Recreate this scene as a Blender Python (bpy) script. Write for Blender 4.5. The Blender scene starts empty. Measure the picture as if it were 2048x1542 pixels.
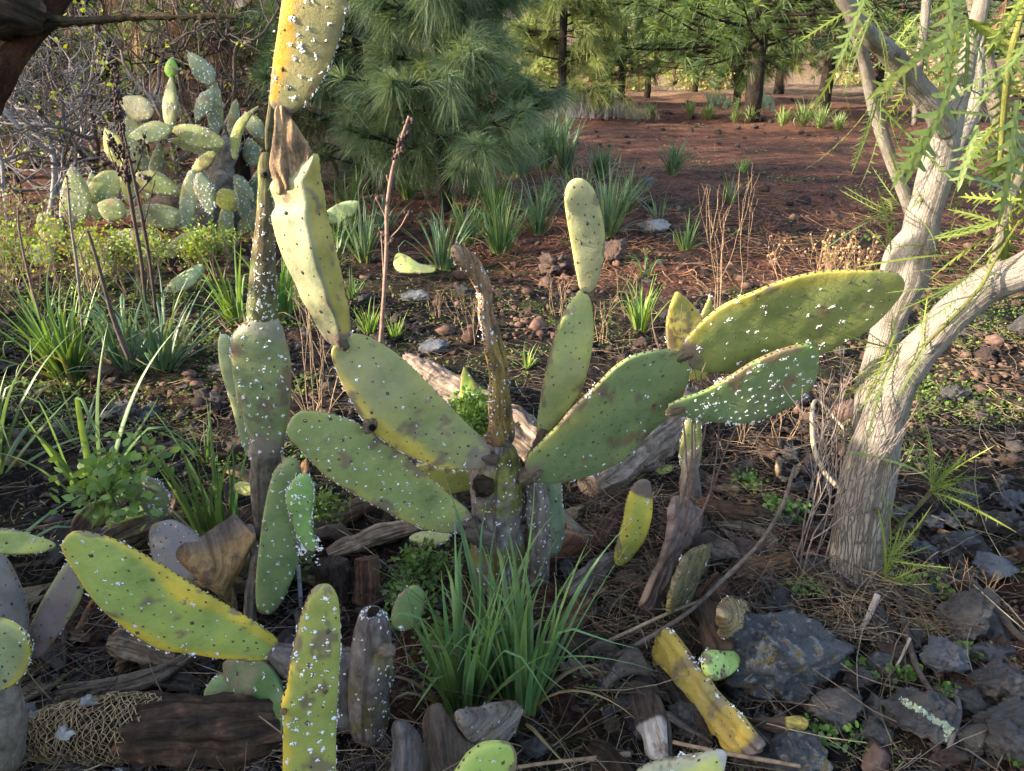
import bpy, bmesh, math, random
import numpy as np
from mathutils import Vector, Matrix

S = bpy.context.scene
COL = S.collection
random.seed(7)
RNG = np.random.default_rng(7)

# ------------------------------------------------------------------ camera
F = 1518.0
CAMH = 1.5
TH = math.radians(23.2)
cam_d = bpy.data.cameras.new('camera')
cam = bpy.data.objects.new('camera', cam_d)
COL.objects.link(cam)
cam.location = (0, 0, CAMH)
cam.rotation_euler = (math.radians(90) - TH, 0, 0)
cam_d.sensor_width = 36
cam_d.lens = 36 * F / 2048
cam_d.clip_start = 0.02
cam_d.clip_end = 1500
cam_d.dof.use_dof = True
cam_d.dof.focus_distance = 2.15
cam_d.dof.aperture_fstop = 20.0
S.camera = cam

# ------------------------------------------------------------------ light
SUN_D = Vector((0.90, 0.25, -0.35)).normalized()       # direction the light travels
el = math.asin(-SUN_D.z)
az = math.atan2(-SUN_D.x, -SUN_D.y)                    # compass angle of the sun from +Y
W = bpy.data.worlds.new('World')
S.world = W
W.use_nodes = True
nt = W.node_tree
sky = nt.nodes.new('ShaderNodeTexSky')
sky.sky_type = 'NISHITA'
sky.sun_disc = False
sky.sun_elevation = el
sky.sun_rotation = az
sky.air_density = 1.0
sky.dust_density = 2.0
sky.ozone_density = 0.8
bg = nt.nodes['Background']
bg.inputs['Strength'].default_value = 0.15
wb = nt.nodes.new('ShaderNodeMix'); wb.data_type = 'RGBA'; wb.blend_type = 'MULTIPLY'; wb.inputs[0].default_value = 1
wb.inputs[7].default_value = (1.03, 1.0, 0.95, 1)                   # even warm white balance of the whole sky
nt.links.new(sky.outputs[0], wb.inputs[6]); nt.links.new(wb.outputs[2], bg.inputs[0])
sd = bpy.data.lights.new('sun', 'SUN')
so = bpy.data.objects.new('sun', sd)
COL.objects.link(so)
sd.energy = 3.9
sd.angle = math.radians(0.6)
sd.color = (1.0, 0.85, 0.64)
so.rotation_euler = SUN_D.to_track_quat('-Z', 'Y').to_euler()
S.view_settings.view_transform = 'Standard'
S.view_settings.look = 'None'
S.view_settings.gamma = 1
S.view_settings.use_curve_mapping = False
S.view_settings.exposure = 2.15
S.render.engine = 'CYCLES'
S.cycles.max_bounces = 6
S.cycles.transparent_max_bounces = 6

# ------------------------------------------------------------------ projection helpers
ct, st_ = math.cos(TH), math.sin(TH)
def ray(px, py):
    x = (px - 1024) / F; v = (771 - py) / F
    return np.array([x, ct + v * st_, -st_ + v * ct])
def P(px, py, Y):
    d = ray(px, py); return np.array([0, 0, CAMH]) + d * (Y / d[1])
def G(px, py, z=0.0):
    d = ray(px, py); return np.array([0, 0, CAMH]) + d * ((z - CAMH) / d[2])
def pxm(px, py, Y):                                    # metres per pixel at that depth
    return (Y / ray(px, py)[1]) / F

# ------------------------------------------------------------------ noise
def _hash(i, j, k, s):
    n = (i * 73856093) ^ (j * 19349663) ^ (k * 83492791) ^ (s * 2654435761)
    n = (n ^ (n >> 13)) * 1274126177
    n = n & 0x7fffffff
    n = (n ^ (n >> 15)) * 2246822519
    return ((n & 0x7fffffff) >> 7 & 0xffff) / 32767.5 - 1.0
def vnoise(p, s=0):
    p = np.asarray(p, float); f = np.floor(p).astype(np.int64); t = p - f; t = t * t * (3 - 2 * t)
    r = 0
    for a in (0, 1):
        wa = t[:, 0] if a else 1 - t[:, 0]
        for b in (0, 1):
            wb = t[:, 1] if b else 1 - t[:, 1]
            for c in (0, 1):
                wc = t[:, 2] if c else 1 - t[:, 2]
                r = r + wa * wb * wc * _hash(f[:, 0] + a, f[:, 1] + b, f[:, 2] + c, s)
    return r
def fbm(p, o=4, s=0, g=0.5):
    p = np.asarray(p, float); r = 0; a = 1
    for i in range(o):
        r = r + a * vnoise(p * (2.03 ** i) + 17.3 * i, s + i); a *= g
    return r
def sm(a, b, x):
    t = np.clip((x - a) / (b - a), 0, 1); return t * t * (3 - 2 * t)

# ------------------------------------------------------------------ object helpers
def empty(name, loc, label=None, cat=None, group=None, kind=None):
    o = bpy.data.objects.new(name, None); o.empty_display_size = 0.05
    COL.objects.link(o); o.location = [float(v) for v in loc]
    return tag(o, label, cat, group, kind)
def tag(o, label=None, cat=None, group=None, kind=None):
    if label: o['label'] = label
    if cat: o['category'] = cat
    if group: o['group'] = group
    if kind: o['kind'] = kind
    return o
LMK = [(1712, 1200, 'the pale tree foot'), (1550, 1325, 'the big lichen rock'), (1874, 1338, 'the smooth blue grey rock'), (1915, 1250, 'the tall black rock'), (1832, 1450, 'the rock with pale green lichen crust'),
 (1990, 1378, 'the pitted rock at the right edge'), (1430, 1420, 'the long yellow fallen pad'), (1445, 1330, 'the charred green ended pad'), (1670, 1500, 'the largest clover plant'), (985, 1430, 'the front grass clump'),
 (745, 1350, 'the cut grey stump'), (620, 1400, 'the upright front pad'), (340, 1200, 'the long yellow rimmed pad'), (175, 1450, 'the fibre network log'), (420, 1460, 'the thick charred log'), (1000, 1100, 'the scaly central trunk'),
 (740, 1080, 'the tan plank like log'), (1270, 1040, 'the cracked yellow green pad'), (1360, 1100, 'the grey purple collapsed pad'), (1290, 890, 'the diagonal grey log'), (365, 1100, 'the dark grey slab pad'), (250, 940, 'the round leaved herb'),
 (470, 1140, 'the brown curled pad'), (560, 1070, 'the upright green pad pair'), (140, 750, 'the dense far left asphodel'), (320, 740, 'the drooping leaved asphodels'), (520, 780, 'the tall thin cactus'), (1280, 640, 'the sunlit asphodel clump'),
 (1305, 462, 'the pale mid ground rock'), (1225, 515, 'the brown lava boulder'), (1110, 545, 'the rough lava boulder'), (990, 700, 'the shrivelled pad'), (1140, 720, 'the narrow grey green pad'), (820, 780, 'the broad olive pad'), (765, 660, 'the lone seed stalk'),
 (1345, 350, 'the round lone grass tuft'), (1470, 240, 'the dark pine trunk'), (1600, 640, 'the longest pad'), (1490, 770, 'the fresh green pad'), (1862, 985, 'the feathery young plant'), (1985, 1145, 'the flat grey edge rock'), (1990, 560, 'the leaning pale limb'),
 (1790, 760, 'the pale tree fork'), (1615, 1000, 'the bare twiggy bush'), (1440, 1030, 'the dark split log'), (1385, 940, 'the short rear cactus'), (275, 1330, 'the curved dead stem strip'), (815, 1220, 'the small specked pad'), (1290, 1460, 'the bleached dead pad'),
 (1600, 1450, 'the yellow ended rotten pad'), (60, 1470, 'the granite coloured rock'), (2000, 1470, 'the large corner rock'), (1230, 470, 'the tall blue green asphodel'), (1470, 405, 'the thin wispy asphodel'), (30, 930, 'the arching left edge leaves')]
USED = set()
def autolabel(what, px, py, salt=0):
    """say which one: what it is, and where it lies against the nearest things one can find"""
    d = sorted(((x - px) ** 2 + ((y - py) * 1.5) ** 2, x, y, n) for x, y, n in LMK)
    def rel(q):
        dd, x, y, n = q; far_ = math.sqrt(dd)
        w = 'right at' if far_ < 34 else ('just ' if far_ < 85 else '')
        if far_ < 34: return 'right at ' + n
        if abs(px - x) > abs(py - y) * 1.1: s = 'right of' if px > x else 'left of'
        else: s = 'behind' if py < y else 'in front of'
        return w + s + ' ' + n
    c = [what + ' ' + rel(d[0]), what + ' ' + rel(d[1])]
    c += ['%s between %s and %s' % (what, d[i][3], d[j][3]) for i, j in ((0, 1), (0, 2), (1, 2), (0, 3))]
    c += ['%s beside %s' % (what, d[0][3]), '%s near %s' % (what, d[1][3]), '%s near %s' % (what, d[2][3]), '%s beside %s' % (what, d[3][3])]
    for t in c:
        if t not in USED and len(t.split()) <= 16: USED.add(t); return t
    return c[0]
def rootloc(o):
    v = np.zeros(3)
    while o is not None:
        v += np.array(o.location); o = o.parent
    return v
def mk(name, V, Fc, mat, parent=None, cols=None, smooth=True, uv=None, loc=None, kind=None, label=None):
    """V world-space verts; Fc faces (list or int array)."""
    V = np.asarray(V, float)
    off = np.zeros(3)
    if parent is not None: off = rootloc(parent)
    if loc is not None: off = off + (np.array(loc) - off)
    V = V - off
    me = bpy.data.meshes.new(name)
    if isinstance(Fc, np.ndarray):
        n, k = Fc.shape
        me.vertices.add(len(V)); me.vertices.foreach_set('co', V.astype(np.float32).ravel())
        me.loops.add(n * k); me.loops.foreach_set('vertex_index', Fc.astype(np.int32).ravel())
        me.polygons.add(n); me.polygons.foreach_set('loop_start', np.arange(0, n * k, k, dtype=np.int32))
        me.update(calc_edges=True)
    else:
        me.from_pydata(V.tolist(), [], [tuple(f) for f in Fc])
    if smooth: me.polygons.foreach_set('use_smooth', np.ones(len(me.polygons), bool))
    if cols is not None:
        a = me.color_attributes.new('Col', 'FLOAT_COLOR', 'POINT')
        c = np.ones((len(V), 4), np.float32); c[:, :3] = cols
        a.data.foreach_set('color', c.ravel())
    if uv is not None:
        l = me.uv_layers.new(name='UVMap')
        li = np.zeros(len(me.loops), np.int32); me.loops.foreach_get('vertex_index', li)
        l.data.foreach_set('uv', np.asarray(uv, np.float32)[li].ravel())
    me.materials.append(mat)
    me.validate()
    o = bpy.data.objects.new(name, me); COL.objects.link(o)
    if parent is not None:
        o.parent = parent
    elif loc is not None:
        o.location = [float(v) for v in loc]
    if kind: o['kind'] = kind
    if label: o['label'] = label
    return o

class Bag:
    """collects geometry to become ONE mesh"""
    def __init__(s): s.V = []; s.F = []; s.C = []; s.U = []; s.n = 0
    def add(s, V, Fc, C=None, U=None):
        V = np.asarray(V, float); Fc = np.asarray(Fc, np.int64)
        if Fc.shape[1] == 3: Fc = np.concatenate([Fc, Fc[:, 2:3]], 1) if False else Fc
        s.V.append(V); s.F.append(Fc + s.n)
        C = (1, 1, 1) if C is None else C
        s.C.append(np.broadcast_to(np.asarray(C, float), (len(V), 3)))
        s.U.append(np.zeros((len(V), 2)) if U is None else U)
        s.n += len(V)
    def build(s, name, mat, parent=None, kind=None, label=None, smooth=True, loc=None):
        if not s.V: return None
        ks = {f.shape[1] for f in s.F}
        if len(ks) == 1: Fc = np.concatenate(s.F)
        else:
            L = []
            for f in s.F:
                if f.shape[1] == 4: L.append(f[:, [0, 1, 2]]); L.append(f[:, [0, 2, 3]])
                else: L.append(f)
            Fc = np.concatenate(L)
        return mk(name, np.concatenate(s.V), Fc, mat, parent, np.concatenate(s.C), smooth,
                  np.concatenate(s.U), loc, kind, label)

def crom(pts, n):
    """Catmull-Rom through rows of pts -> n rows"""
    p = np.asarray(pts, float)
    if len(p) == 2: return p[0] + (p[1] - p[0]) * np.linspace(0, 1, n)[:, None]
    q = np.vstack([2 * p[0] - p[1], p, 2 * p[-1] - p[-2]])
    t = np.linspace(0, len(p) - 1 - 1e-9, n); i = t.astype(int); u = (t - i)[:, None]
    a, b, c, d = q[i], q[i + 1], q[i + 2], q[i + 3]
    return 0.5 * ((2 * b) + (-a + c) * u + (2 * a - 5 * b + 4 * c - d) * u ** 2 + (-a + 3 * b - 3 * c + d) * u ** 3)
def closed_crom(pts, n):
    p = np.asarray(pts, float); m = len(p)
    t = np.linspace(0, m, n, endpoint=False); i = t.astype(int); u = (t - i)[:, None]
    a, b, c, d = p[(i - 1) % m], p[i % m], p[(i + 1) % m], p[(i + 2) % m]
    return 0.5 * ((2 * b) + (-a + c) * u + (2 * a - 5 * b + 4 * c - d) * u ** 2 + (-a + 3 * b - 3 * c + d) * u ** 3)

def tube(pts, rad, seg=8, n=None, lump=0.0, lf=6.0, seed=0, cap=True, flat=1.0, grain=0.0, gk=9, gl=5.0):
    """tapered tube along pts; returns V,F(quads),UV"""
    pts = np.asarray(pts, float); rad = np.asarray(rad, float)
    n = n or max(4, len(pts) * 3)
    Q = crom(np.column_stack([pts, rad]), n); C = Q[:, :3]; R = np.maximum(Q[:, 3], 1e-5)
    T = np.gradient(C, axis=0); T /= np.linalg.norm(T, axis=1)[:, None] + 1e-12
    up = np.array([0, 0, 1.0]) if abs(T[0, 2]) < 0.9 else np.array([0, -1.0, 0])
    A = np.zeros_like(T); v = up - T[0] * (up @ T[0]); v /= np.linalg.norm(v)
    for i in range(n):
        v = v - T[i] * (v @ T[i]); v /= np.linalg.norm(v) + 1e-12; A[i] = v
    B = np.cross(T, A)
    th = np.linspace(0, 2 * np.pi, seg, endpoint=False)
    D = A[:, None] * np.cos(th)[None, :, None] * flat + B[:, None] * np.sin(th)[None, :, None]
    V = C[:, None] + D * R[:, None, None]
    L = np.concatenate([[0], np.cumsum(np.linalg.norm(np.diff(C, axis=0), axis=1))])
    if lump:
        nz = fbm((V.reshape(-1, 3)) * lf + seed * 3.7, 3, seed).reshape(n, seg)
        if lump > .12: nz = nz + .45 * fbm(V.reshape(-1, 3) * lf * 3.4 + seed, 2, seed + 4).reshape(n, seg)
        V = V + D * (R[:, None, None] * lump * nz[..., None])
    if grain:
        tw = th[None] + 0.5 * L[:, None]
        q = np.stack([np.cos(tw) * gk / 2.2, np.sin(tw) * gk / 2.2, np.broadcast_to(L[:, None] * gl, (n, seg))], -1).reshape(-1, 3) + seed * 1.3
        gz = (np.abs(vnoise(q, seed + 1)) * 1.4 - .5 + .5 * vnoise(q * 2.3, seed + 2)).reshape(n, seg)
        V = V + D * (R[:, None, None] * grain * gz[..., None])
    U = np.stack([np.broadcast_to(th / (2 * np.pi), (n, seg)), np.broadcast_to(L[:, None], (n, seg))], -1)
    V = V.reshape(-1, 3); U = U.reshape(-1, 2)
    i = np.arange(n - 1)[:, None]; j = np.arange(seg)[None]
    Fq = np.stack([i * seg + j, i * seg + (j + 1) % seg, (i + 1) * seg + (j + 1) % seg, (i + 1) * seg + j], -1).reshape(-1, 4)
    if cap:
        k = len(V)
        V = np.vstack([V, C[0], C[-1]]); U = np.vstack([U, [0.5, 0], [0.5, L[-1]]])
        e = []
        for q in range(0, seg, 1):
            r = (q + 1) % seg
            e.append([k, r, q, q]); e.append([k + 1, (n - 1) * seg + q, (n - 1) * seg + r, (n - 1) * seg + r])
        e = np.array(e)
        Fq = np.concatenate([np.stack([Fq[:, 0], Fq[:, 1], Fq[:, 2]], 1), np.stack([Fq[:, 0], Fq[:, 2], Fq[:, 3]], 1), e[:, :3]])
    return V, Fq, U
def tpx(spec, **k):
    """tube from rows (px,py,Y,width px)"""
    pts = [P(a, b, y) for a, b, y, w in spec]; r = [w / 2 * pxm(a, b, y) for a, b, y, w in spec]
    return tube(pts, r, **k)

# ------------------------------------------------------------------ materials
def newmat(name):
    m = bpy.data.materials.new(name); m.use_nodes = True
    return m, m.node_tree, m.node_tree.nodes['Principled BSDF']
def N(nt, t, **k):
    n = nt.nodes.new(t)
    for a, b in k.items():
        if a in n.inputs: n.inputs[a].default_value = b
        else: setattr(n, a, b)
    return n
def coords(nt, mode, scale):
    tc = nt.nodes.new('ShaderNodeTexCoord'); mp = nt.nodes.new('ShaderNodeMapping')
    mp.inputs['Scale'].default_value = scale
    nt.links.new(tc.outputs[mode], mp.inputs[0]); return mp.outputs[0]
def ramp(nt, fac, stops):
    r = nt.nodes.new('ShaderNodeValToRGB'); e = r.color_ramp.elements
    while len(e) < len(stops): e.new(0.5)
    for k, (p, c) in enumerate(stops):
        e[k].position = p; e[k].color = (*c, 1) if len(c) == 3 else c
    nt.links.new(fac, r.inputs[0]); return r.outputs[0]
def mixc(nt, fac, a, b, mode='MIX'):
    m = nt.nodes.new('ShaderNodeMix'); m.data_type = 'RGBA'; m.blend_type = mode
    for s, v in ((m.inputs[0], fac), (m.inputs[6], a), (m.inputs[7], b)):
        if hasattr(v, 'links') or hasattr(v, 'is_linked'): nt.links.new(v, s)
        elif isinstance(v, (int, float)): s.default_value = v
        else: s.default_value = (*v, 1)
    return m.outputs[2]
def bump(nt, b, h, strength, dist=0.01, prev=None):
    n = nt.nodes.new('ShaderNodeBump'); n.inputs['Strength'].default_value = strength
    n.inputs['Distance'].default_value = dist
    nt.links.new(h, n.inputs['Height'])
    if prev: nt.links.new(prev, n.inputs['Normal'])
    nt.links.new(n.outputs[0], b.inputs['Normal']); return n.outputs[0]

def m_noise(name, stops, scale=8, stretch=(1, 1, 1), rough=0.85, bs=0.5, bscale=30, bdist=0.01, mode='Object', detail=8, spec=0.3, attr=False, trans=0.0):
    """noise-ramp coloured surface; attr multiplies by vertex colour"""
    m, nt, b = newmat(name)
    c = coords(nt, mode, stretch)
    n1 = N(nt, 'ShaderNodeTexNoise', Scale=scale, Detail=detail, Roughness=0.65); nt.links.new(c, n1.inputs[0])
    col = ramp(nt, n1.outputs[0], stops)
    if attr:
        a = nt.nodes.new('ShaderNodeAttribute'); a.attribute_name = 'Col'
        col = mixc(nt, 1.0, col, a.outputs[0], 'MULTIPLY')
    nt.links.new(col, b.inputs['Base Color'])
    b.inputs['Roughness'].default_value = rough; b.inputs['Specular IOR Level'].default_value = spec
    n2 = N(nt, 'ShaderNodeTexNoise', Scale=bscale, Detail=6, Roughness=0.7); nt.links.new(c, n2.inputs[0])
    bump(nt, b, n2.outputs[0], bs, bdist)
    if trans:
        out = nt.nodes['Material Output']; t = nt.nodes.new('ShaderNodeBsdfTranslucent'); mx = nt.nodes.new('ShaderNodeMixShader')
        nt.links.new(col, t.inputs[0]); mx.inputs[0].default_value = trans
        nt.links.new(b.outputs[0], mx.inputs[1]); nt.links.new(t.outputs[0], mx.inputs[2]); nt.links.new(mx.outputs[0], out.inputs[0])
    return m

def m_pad():
    m, nt, b = newmat('pad_skin')
    a = nt.nodes.new('ShaderNodeAttribute'); a.attribute_name = 'Col'
    c = coords(nt, 'Object', (1, 1, 1))
    n1 = N(nt, 'ShaderNodeTexNoise', Scale=11, Detail=8, Roughness=0.6); nt.links.new(c, n1.inputs[0])
    v = ramp(nt, n1.outputs[0], [(0.28, (0.60, 0.66, 0.62)), (0.5, (0.98, 0.98, 0.98)), (0.72, (1.30, 1.17, 0.95))])
    col = mixc(nt, 1.0, a.outputs[0], v, 'MULTIPLY')
    n3 = N(nt, 'ShaderNodeTexNoise', Scale=38, Detail=4, Roughness=0.7); nt.links.new(c, n3.inputs[0])
    f = ramp(nt, n3.outputs[0], [(0.60, (0, 0, 0)), (0.64, (1, 1, 1))])
    n4 = N(nt, 'ShaderNodeTexNoise', Scale=6, Detail=2); nt.links.new(c, n4.inputs[0])
    g = ramp(nt, n4.outputs[0], [(0.50, (0, 0, 0)), (0.60, (0.9, 0.9, 0.9))])
    fm = mixc(nt, 1.0, f, g, 'MULTIPLY')
    col = mixc(nt, fm, col, (0.20, 0.15, 0.12))
    n5 = N(nt, 'ShaderNodeTexVoronoi', Scale=150); nt.links.new(c, n5.inputs[0])
    sp = ramp(nt, n5.outputs[0], [(0.07, (0.72, 0.68, 0.6)), (0.16, (1, 1, 1))])
    col = mixc(nt, 1.0, col, sp, 'MULTIPLY')
    nt.links.new(col, b.inputs['Base Color'])
    b.inputs['Roughness'].default_value = 0.52; b.inputs['Specular IOR Level'].default_value = 0.35
    n2 = N(nt, 'ShaderNodeTexNoise', Scale=24, Detail=9, Roughness=0.72); nt.links.new(c, n2.inputs[0])
    bump(nt, b, n2.outputs[0], 0.55, 0.009)
    return m
def m_dry():
    m, nt, b = newmat('dry_pad_skin')
    a = nt.nodes.new('ShaderNodeAttribute'); a.attribute_name = 'Col'
    tc = nt.nodes.new('ShaderNodeTexCoord'); mp = nt.nodes.new('ShaderNodeMapping'); mp.inputs['Scale'].default_value = (60, 7, 1)
    nt.links.new(tc.outputs['UV'], mp.inputs[0])
    n1 = N(nt, 'ShaderNodeTexNoise', Scale=1.0, Detail=8, Roughness=0.7, Distortion=0.8); nt.links.new(mp.outputs[0], n1.inputs[0])
    v = ramp(nt, n1.outputs[0], [(0.3, (0.30, 0.27, 0.26)), (0.48, (0.85, 0.8, 0.75)), (0.62, (1.25, 1.2, 1.15)), (0.8, (0.7, 0.65, 0.6))])
    col = mixc(nt, 1.0, a.outputs[0], v, 'MULTIPLY')
    c = coords(nt, 'Object', (1, 1, 1))
    n3 = N(nt, 'ShaderNodeTexNoise', Scale=14, Detail=7, Roughness=0.7); nt.links.new(c, n3.inputs[0])
    f = ramp(nt, n3.outputs[0], [(0.52, (0, 0, 0)), (0.62, (0.7, 0.7, 0.7))])
    col = mixc(nt, f, col, (0.055, 0.045, 0.04))
    nt.links.new(col, b.inputs['Base Color'])
    b.inputs['Roughness'].default_value = 0.85; b.inputs['Specular IOR Level'].default_value = 0.2
    bn = bump(nt, b, n1.outputs[0], 1.0, 0.016)
    n4 = N(nt, 'ShaderNodeTexNoise', Scale=70, Detail=5); nt.links.new(c, n4.inputs[0])
    bump(nt, b, n4.outputs[0], 0.8, 0.006, bn)
    return m
def m_bark(name, stops, us=14, vs=9, bs=1.0, bd=0.008, dist=1.0, vscale=1.0):
    """fissured bark on tube UVs"""
    m, nt, b = newmat(name)
    tc = nt.nodes.new('ShaderNodeTexCoord'); mp = nt.nodes.new('ShaderNodeMapping'); mp.inputs['Scale'].default_value = (us, vs, 1)
    nt.links.new(tc.outputs['UV'], mp.inputs[0])
    n1 = N(nt, 'ShaderNodeTexNoise', Scale=vscale, Detail=6, Roughness=0.6, Distortion=dist); nt.links.new(mp.outputs[0], n1.inputs[0])
    c = coords(nt, 'Object', (1, 1, 1))
    n2 = N(nt, 'ShaderNodeTexNoise', Scale=22, Detail=8, Roughness=0.7); nt.links.new(c, n2.inputs[0])
    mx = mixc(nt, 0.45, n1.outputs[0], n2.outputs[0])
    col = ramp(nt, mx, stops)
    a = nt.nodes.new('ShaderNodeAttribute'); a.attribute_name = 'Col'
    col = mixc(nt, 1.0, col, a.outputs[0], 'MULTIPLY')
    nt.links.new(col, b.inputs['Base Color'])
    b.inputs['Roughness'].default_value = 0.9; b.inputs['Specular IOR Level'].default_value = 0.2
    bn = bump(nt, b, n1.outputs[0], bs, bd * 2.2)
    bump(nt, b, n2.outputs[0], 0.7, 0.012, bn)
    return m
def m_leaf(name, trans=0.35, rough=0.45, var=True):
    m, nt, b = newmat(name)
    a = nt.nodes.new('ShaderNodeAttribute'); a.attribute_name = 'Col'
    c = coords(nt, 'Object', (1, 1, 1))
    n1 = N(nt, 'ShaderNodeTexNoise', Scale=16, Detail=4); nt.links.new(c, n1.inputs[0])
    v = ramp(nt, n1.outputs[0], [(0.3, (0.75, 0.8, 0.8)), (0.7, (1.2, 1.15, 1.0))])
    col = mixc(nt, 1.0, a.outputs[0], v, 'MULTIPLY')
    nt.links.new(col, b.inputs['Base Color']); b.inputs['Roughness'].default_value = rough
    b.inputs['Specular IOR Level'].default_value = 0.35
    out = nt.nodes['Material Output']; t = nt.nodes.new('ShaderNodeBsdfTranslucent'); mx = nt.nodes.new('ShaderNodeMixShader')
    c2 = mixc(nt, 1.0, col, (1.5, 1.35, 0.5), 'MULTIPLY')
    nt.links.new(c2, t.inputs[0]); mx.inputs[0].default_value = trans
    nt.links.new(b.outputs[0], mx.inputs[1]); nt.links.new(t.outputs[0], mx.inputs[2]); nt.links.new(mx.outputs[0], out.inputs[0])
    return m
def m_attr(name, rough=0.8, bs=0.4, bscale=60, spec=0.25):
    m, nt, b = newmat(name)
    a = nt.nodes.new('ShaderNodeAttribute'); a.attribute_name = 'Col'
    c = coords(nt, 'Object', (1, 1, 1))
    n1 = N(nt, 'ShaderNodeTexNoise', Scale=bscale, Detail=5); nt.links.new(c, n1.inputs[0])
    v = ramp(nt, n1.outputs[0], [(0.3, (0.6, 0.6, 0.6)), (0.7, (1.3, 1.3, 1.3))])
    col = mixc(nt, 1.0, a.outputs[0], v, 'MULTIPLY')
    nt.links.new(col, b.inputs['Base Color']); b.inputs['Roughness'].default_value = rough; b.inputs['Specular IOR Level'].default_value = spec
    bump(nt, b, n1.outputs[0], bs, 0.004)
    return m
def m_rock(name, c1, c2, lich=None, amount=0.6, lich2=None, ls=16):
    m, nt, b = newmat(name)
    c = coords(nt, 'Object', (1, 1, 1))
    n1 = N(nt, 'ShaderNodeTexNoise', Scale=5, Detail=10, Roughness=0.7); nt.links.new(c, n1.inputs[0])
    col = ramp(nt, n1.outputs[0], [(0.3, c1), (0.7, c2)])
    if lich:
        n2 = N(nt, 'ShaderNodeTexNoise', Scale=ls, Detail=8, Roughness=0.75); nt.links.new(c, n2.inputs[0])
        f = ramp(nt, n2.outputs[0], [(amount, (0, 0, 0)), (amount + 0.04, (1, 1, 1))])
        col = mixc(nt, f, col, lich)
        if lich2:
            n3 = N(nt, 'ShaderNodeTexNoise', Scale=ls * 0.8, Detail=8, Roughness=0.75); nt.links.new(coords(nt, 'Object', (1.3, 1.1, 1.2)), n3.inputs[0])
            f = ramp(nt, n3.outputs[0], [(amount + 0.03, (0, 0, 0)), (amount + 0.07, (1, 1, 1))])
            col = mixc(nt, f, col, lich2)
    nt.links.new(col, b.inputs['Base Color']); b.inputs['Roughness'].default_value = 0.62; b.inputs['Specular IOR Level'].default_value = 0.5
    n4 = N(nt, 'ShaderNodeTexNoise', Scale=35, Detail=10, Roughness=0.75); nt.links.new(c, n4.inputs[0])
    n5 = N(nt, 'ShaderNodeTexVoronoi', Scale=60); nt.links.new(c, n5.inputs[0])
    bn = bump(nt, b, n4.outputs[0], 1.0, 0.03)
    bump(nt, b, n5.outputs[0], 0.6, 0.008, bn)
    return m

M = {}
M['pad'] = m_pad(); M['dry'] = m_dry()
M['wax'] = m_noise('cochineal_wax', [(0.3, (0.6, 0.62, 0.68)), (0.6, (0.82, 0.82, 0.86))], 90, bs=0.6, bscale=300, bdist=0.002)
M['areole'] = m_noise('areole_cork', [(0.3, (0.03, 0.022, 0.018)), (0.6, (0.10, 0.075, 0.055))], 200)
M['spine'] = m_noise('spine', [(0.3, (0.25, 0.2, 0.12)), (0.7, (0.5, 0.42, 0.3))], 50)
M['cork'] = m_bark('corky_cactus_stem', [(0.35, (0.06, 0.05, 0.045)), (0.5, (0.17, 0.15, 0.135)), (0.62, (0.26, 0.24, 0.22)), (0.75, (0.38, 0.36, 0.34))], 9, 14, 0.8, 0.005, 1.5)
M['deadwood'] = m_bark('dead_fibrous_wood', [(0.36, (0.04, 0.032, 0.027)), (0.47, (0.13, 0.105, 0.085)), (0.58, (0.27, 0.22, 0.18)), (0.72, (0.42, 0.36, 0.30))], 26, 3.0, 1.0, 0.008, 0.6)
M['burnt'] = m_bark('charred_wood', [(0.40, (0.012, 0.010, 0.009)), (0.53, (0.05, 0.036, 0.028)), (0.63, (0.15, 0.09, 0.06)), (0.75, (0.36, 0.24, 0.16))], 16, 6.0, 1.0, 0.008, 0.8)
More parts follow.
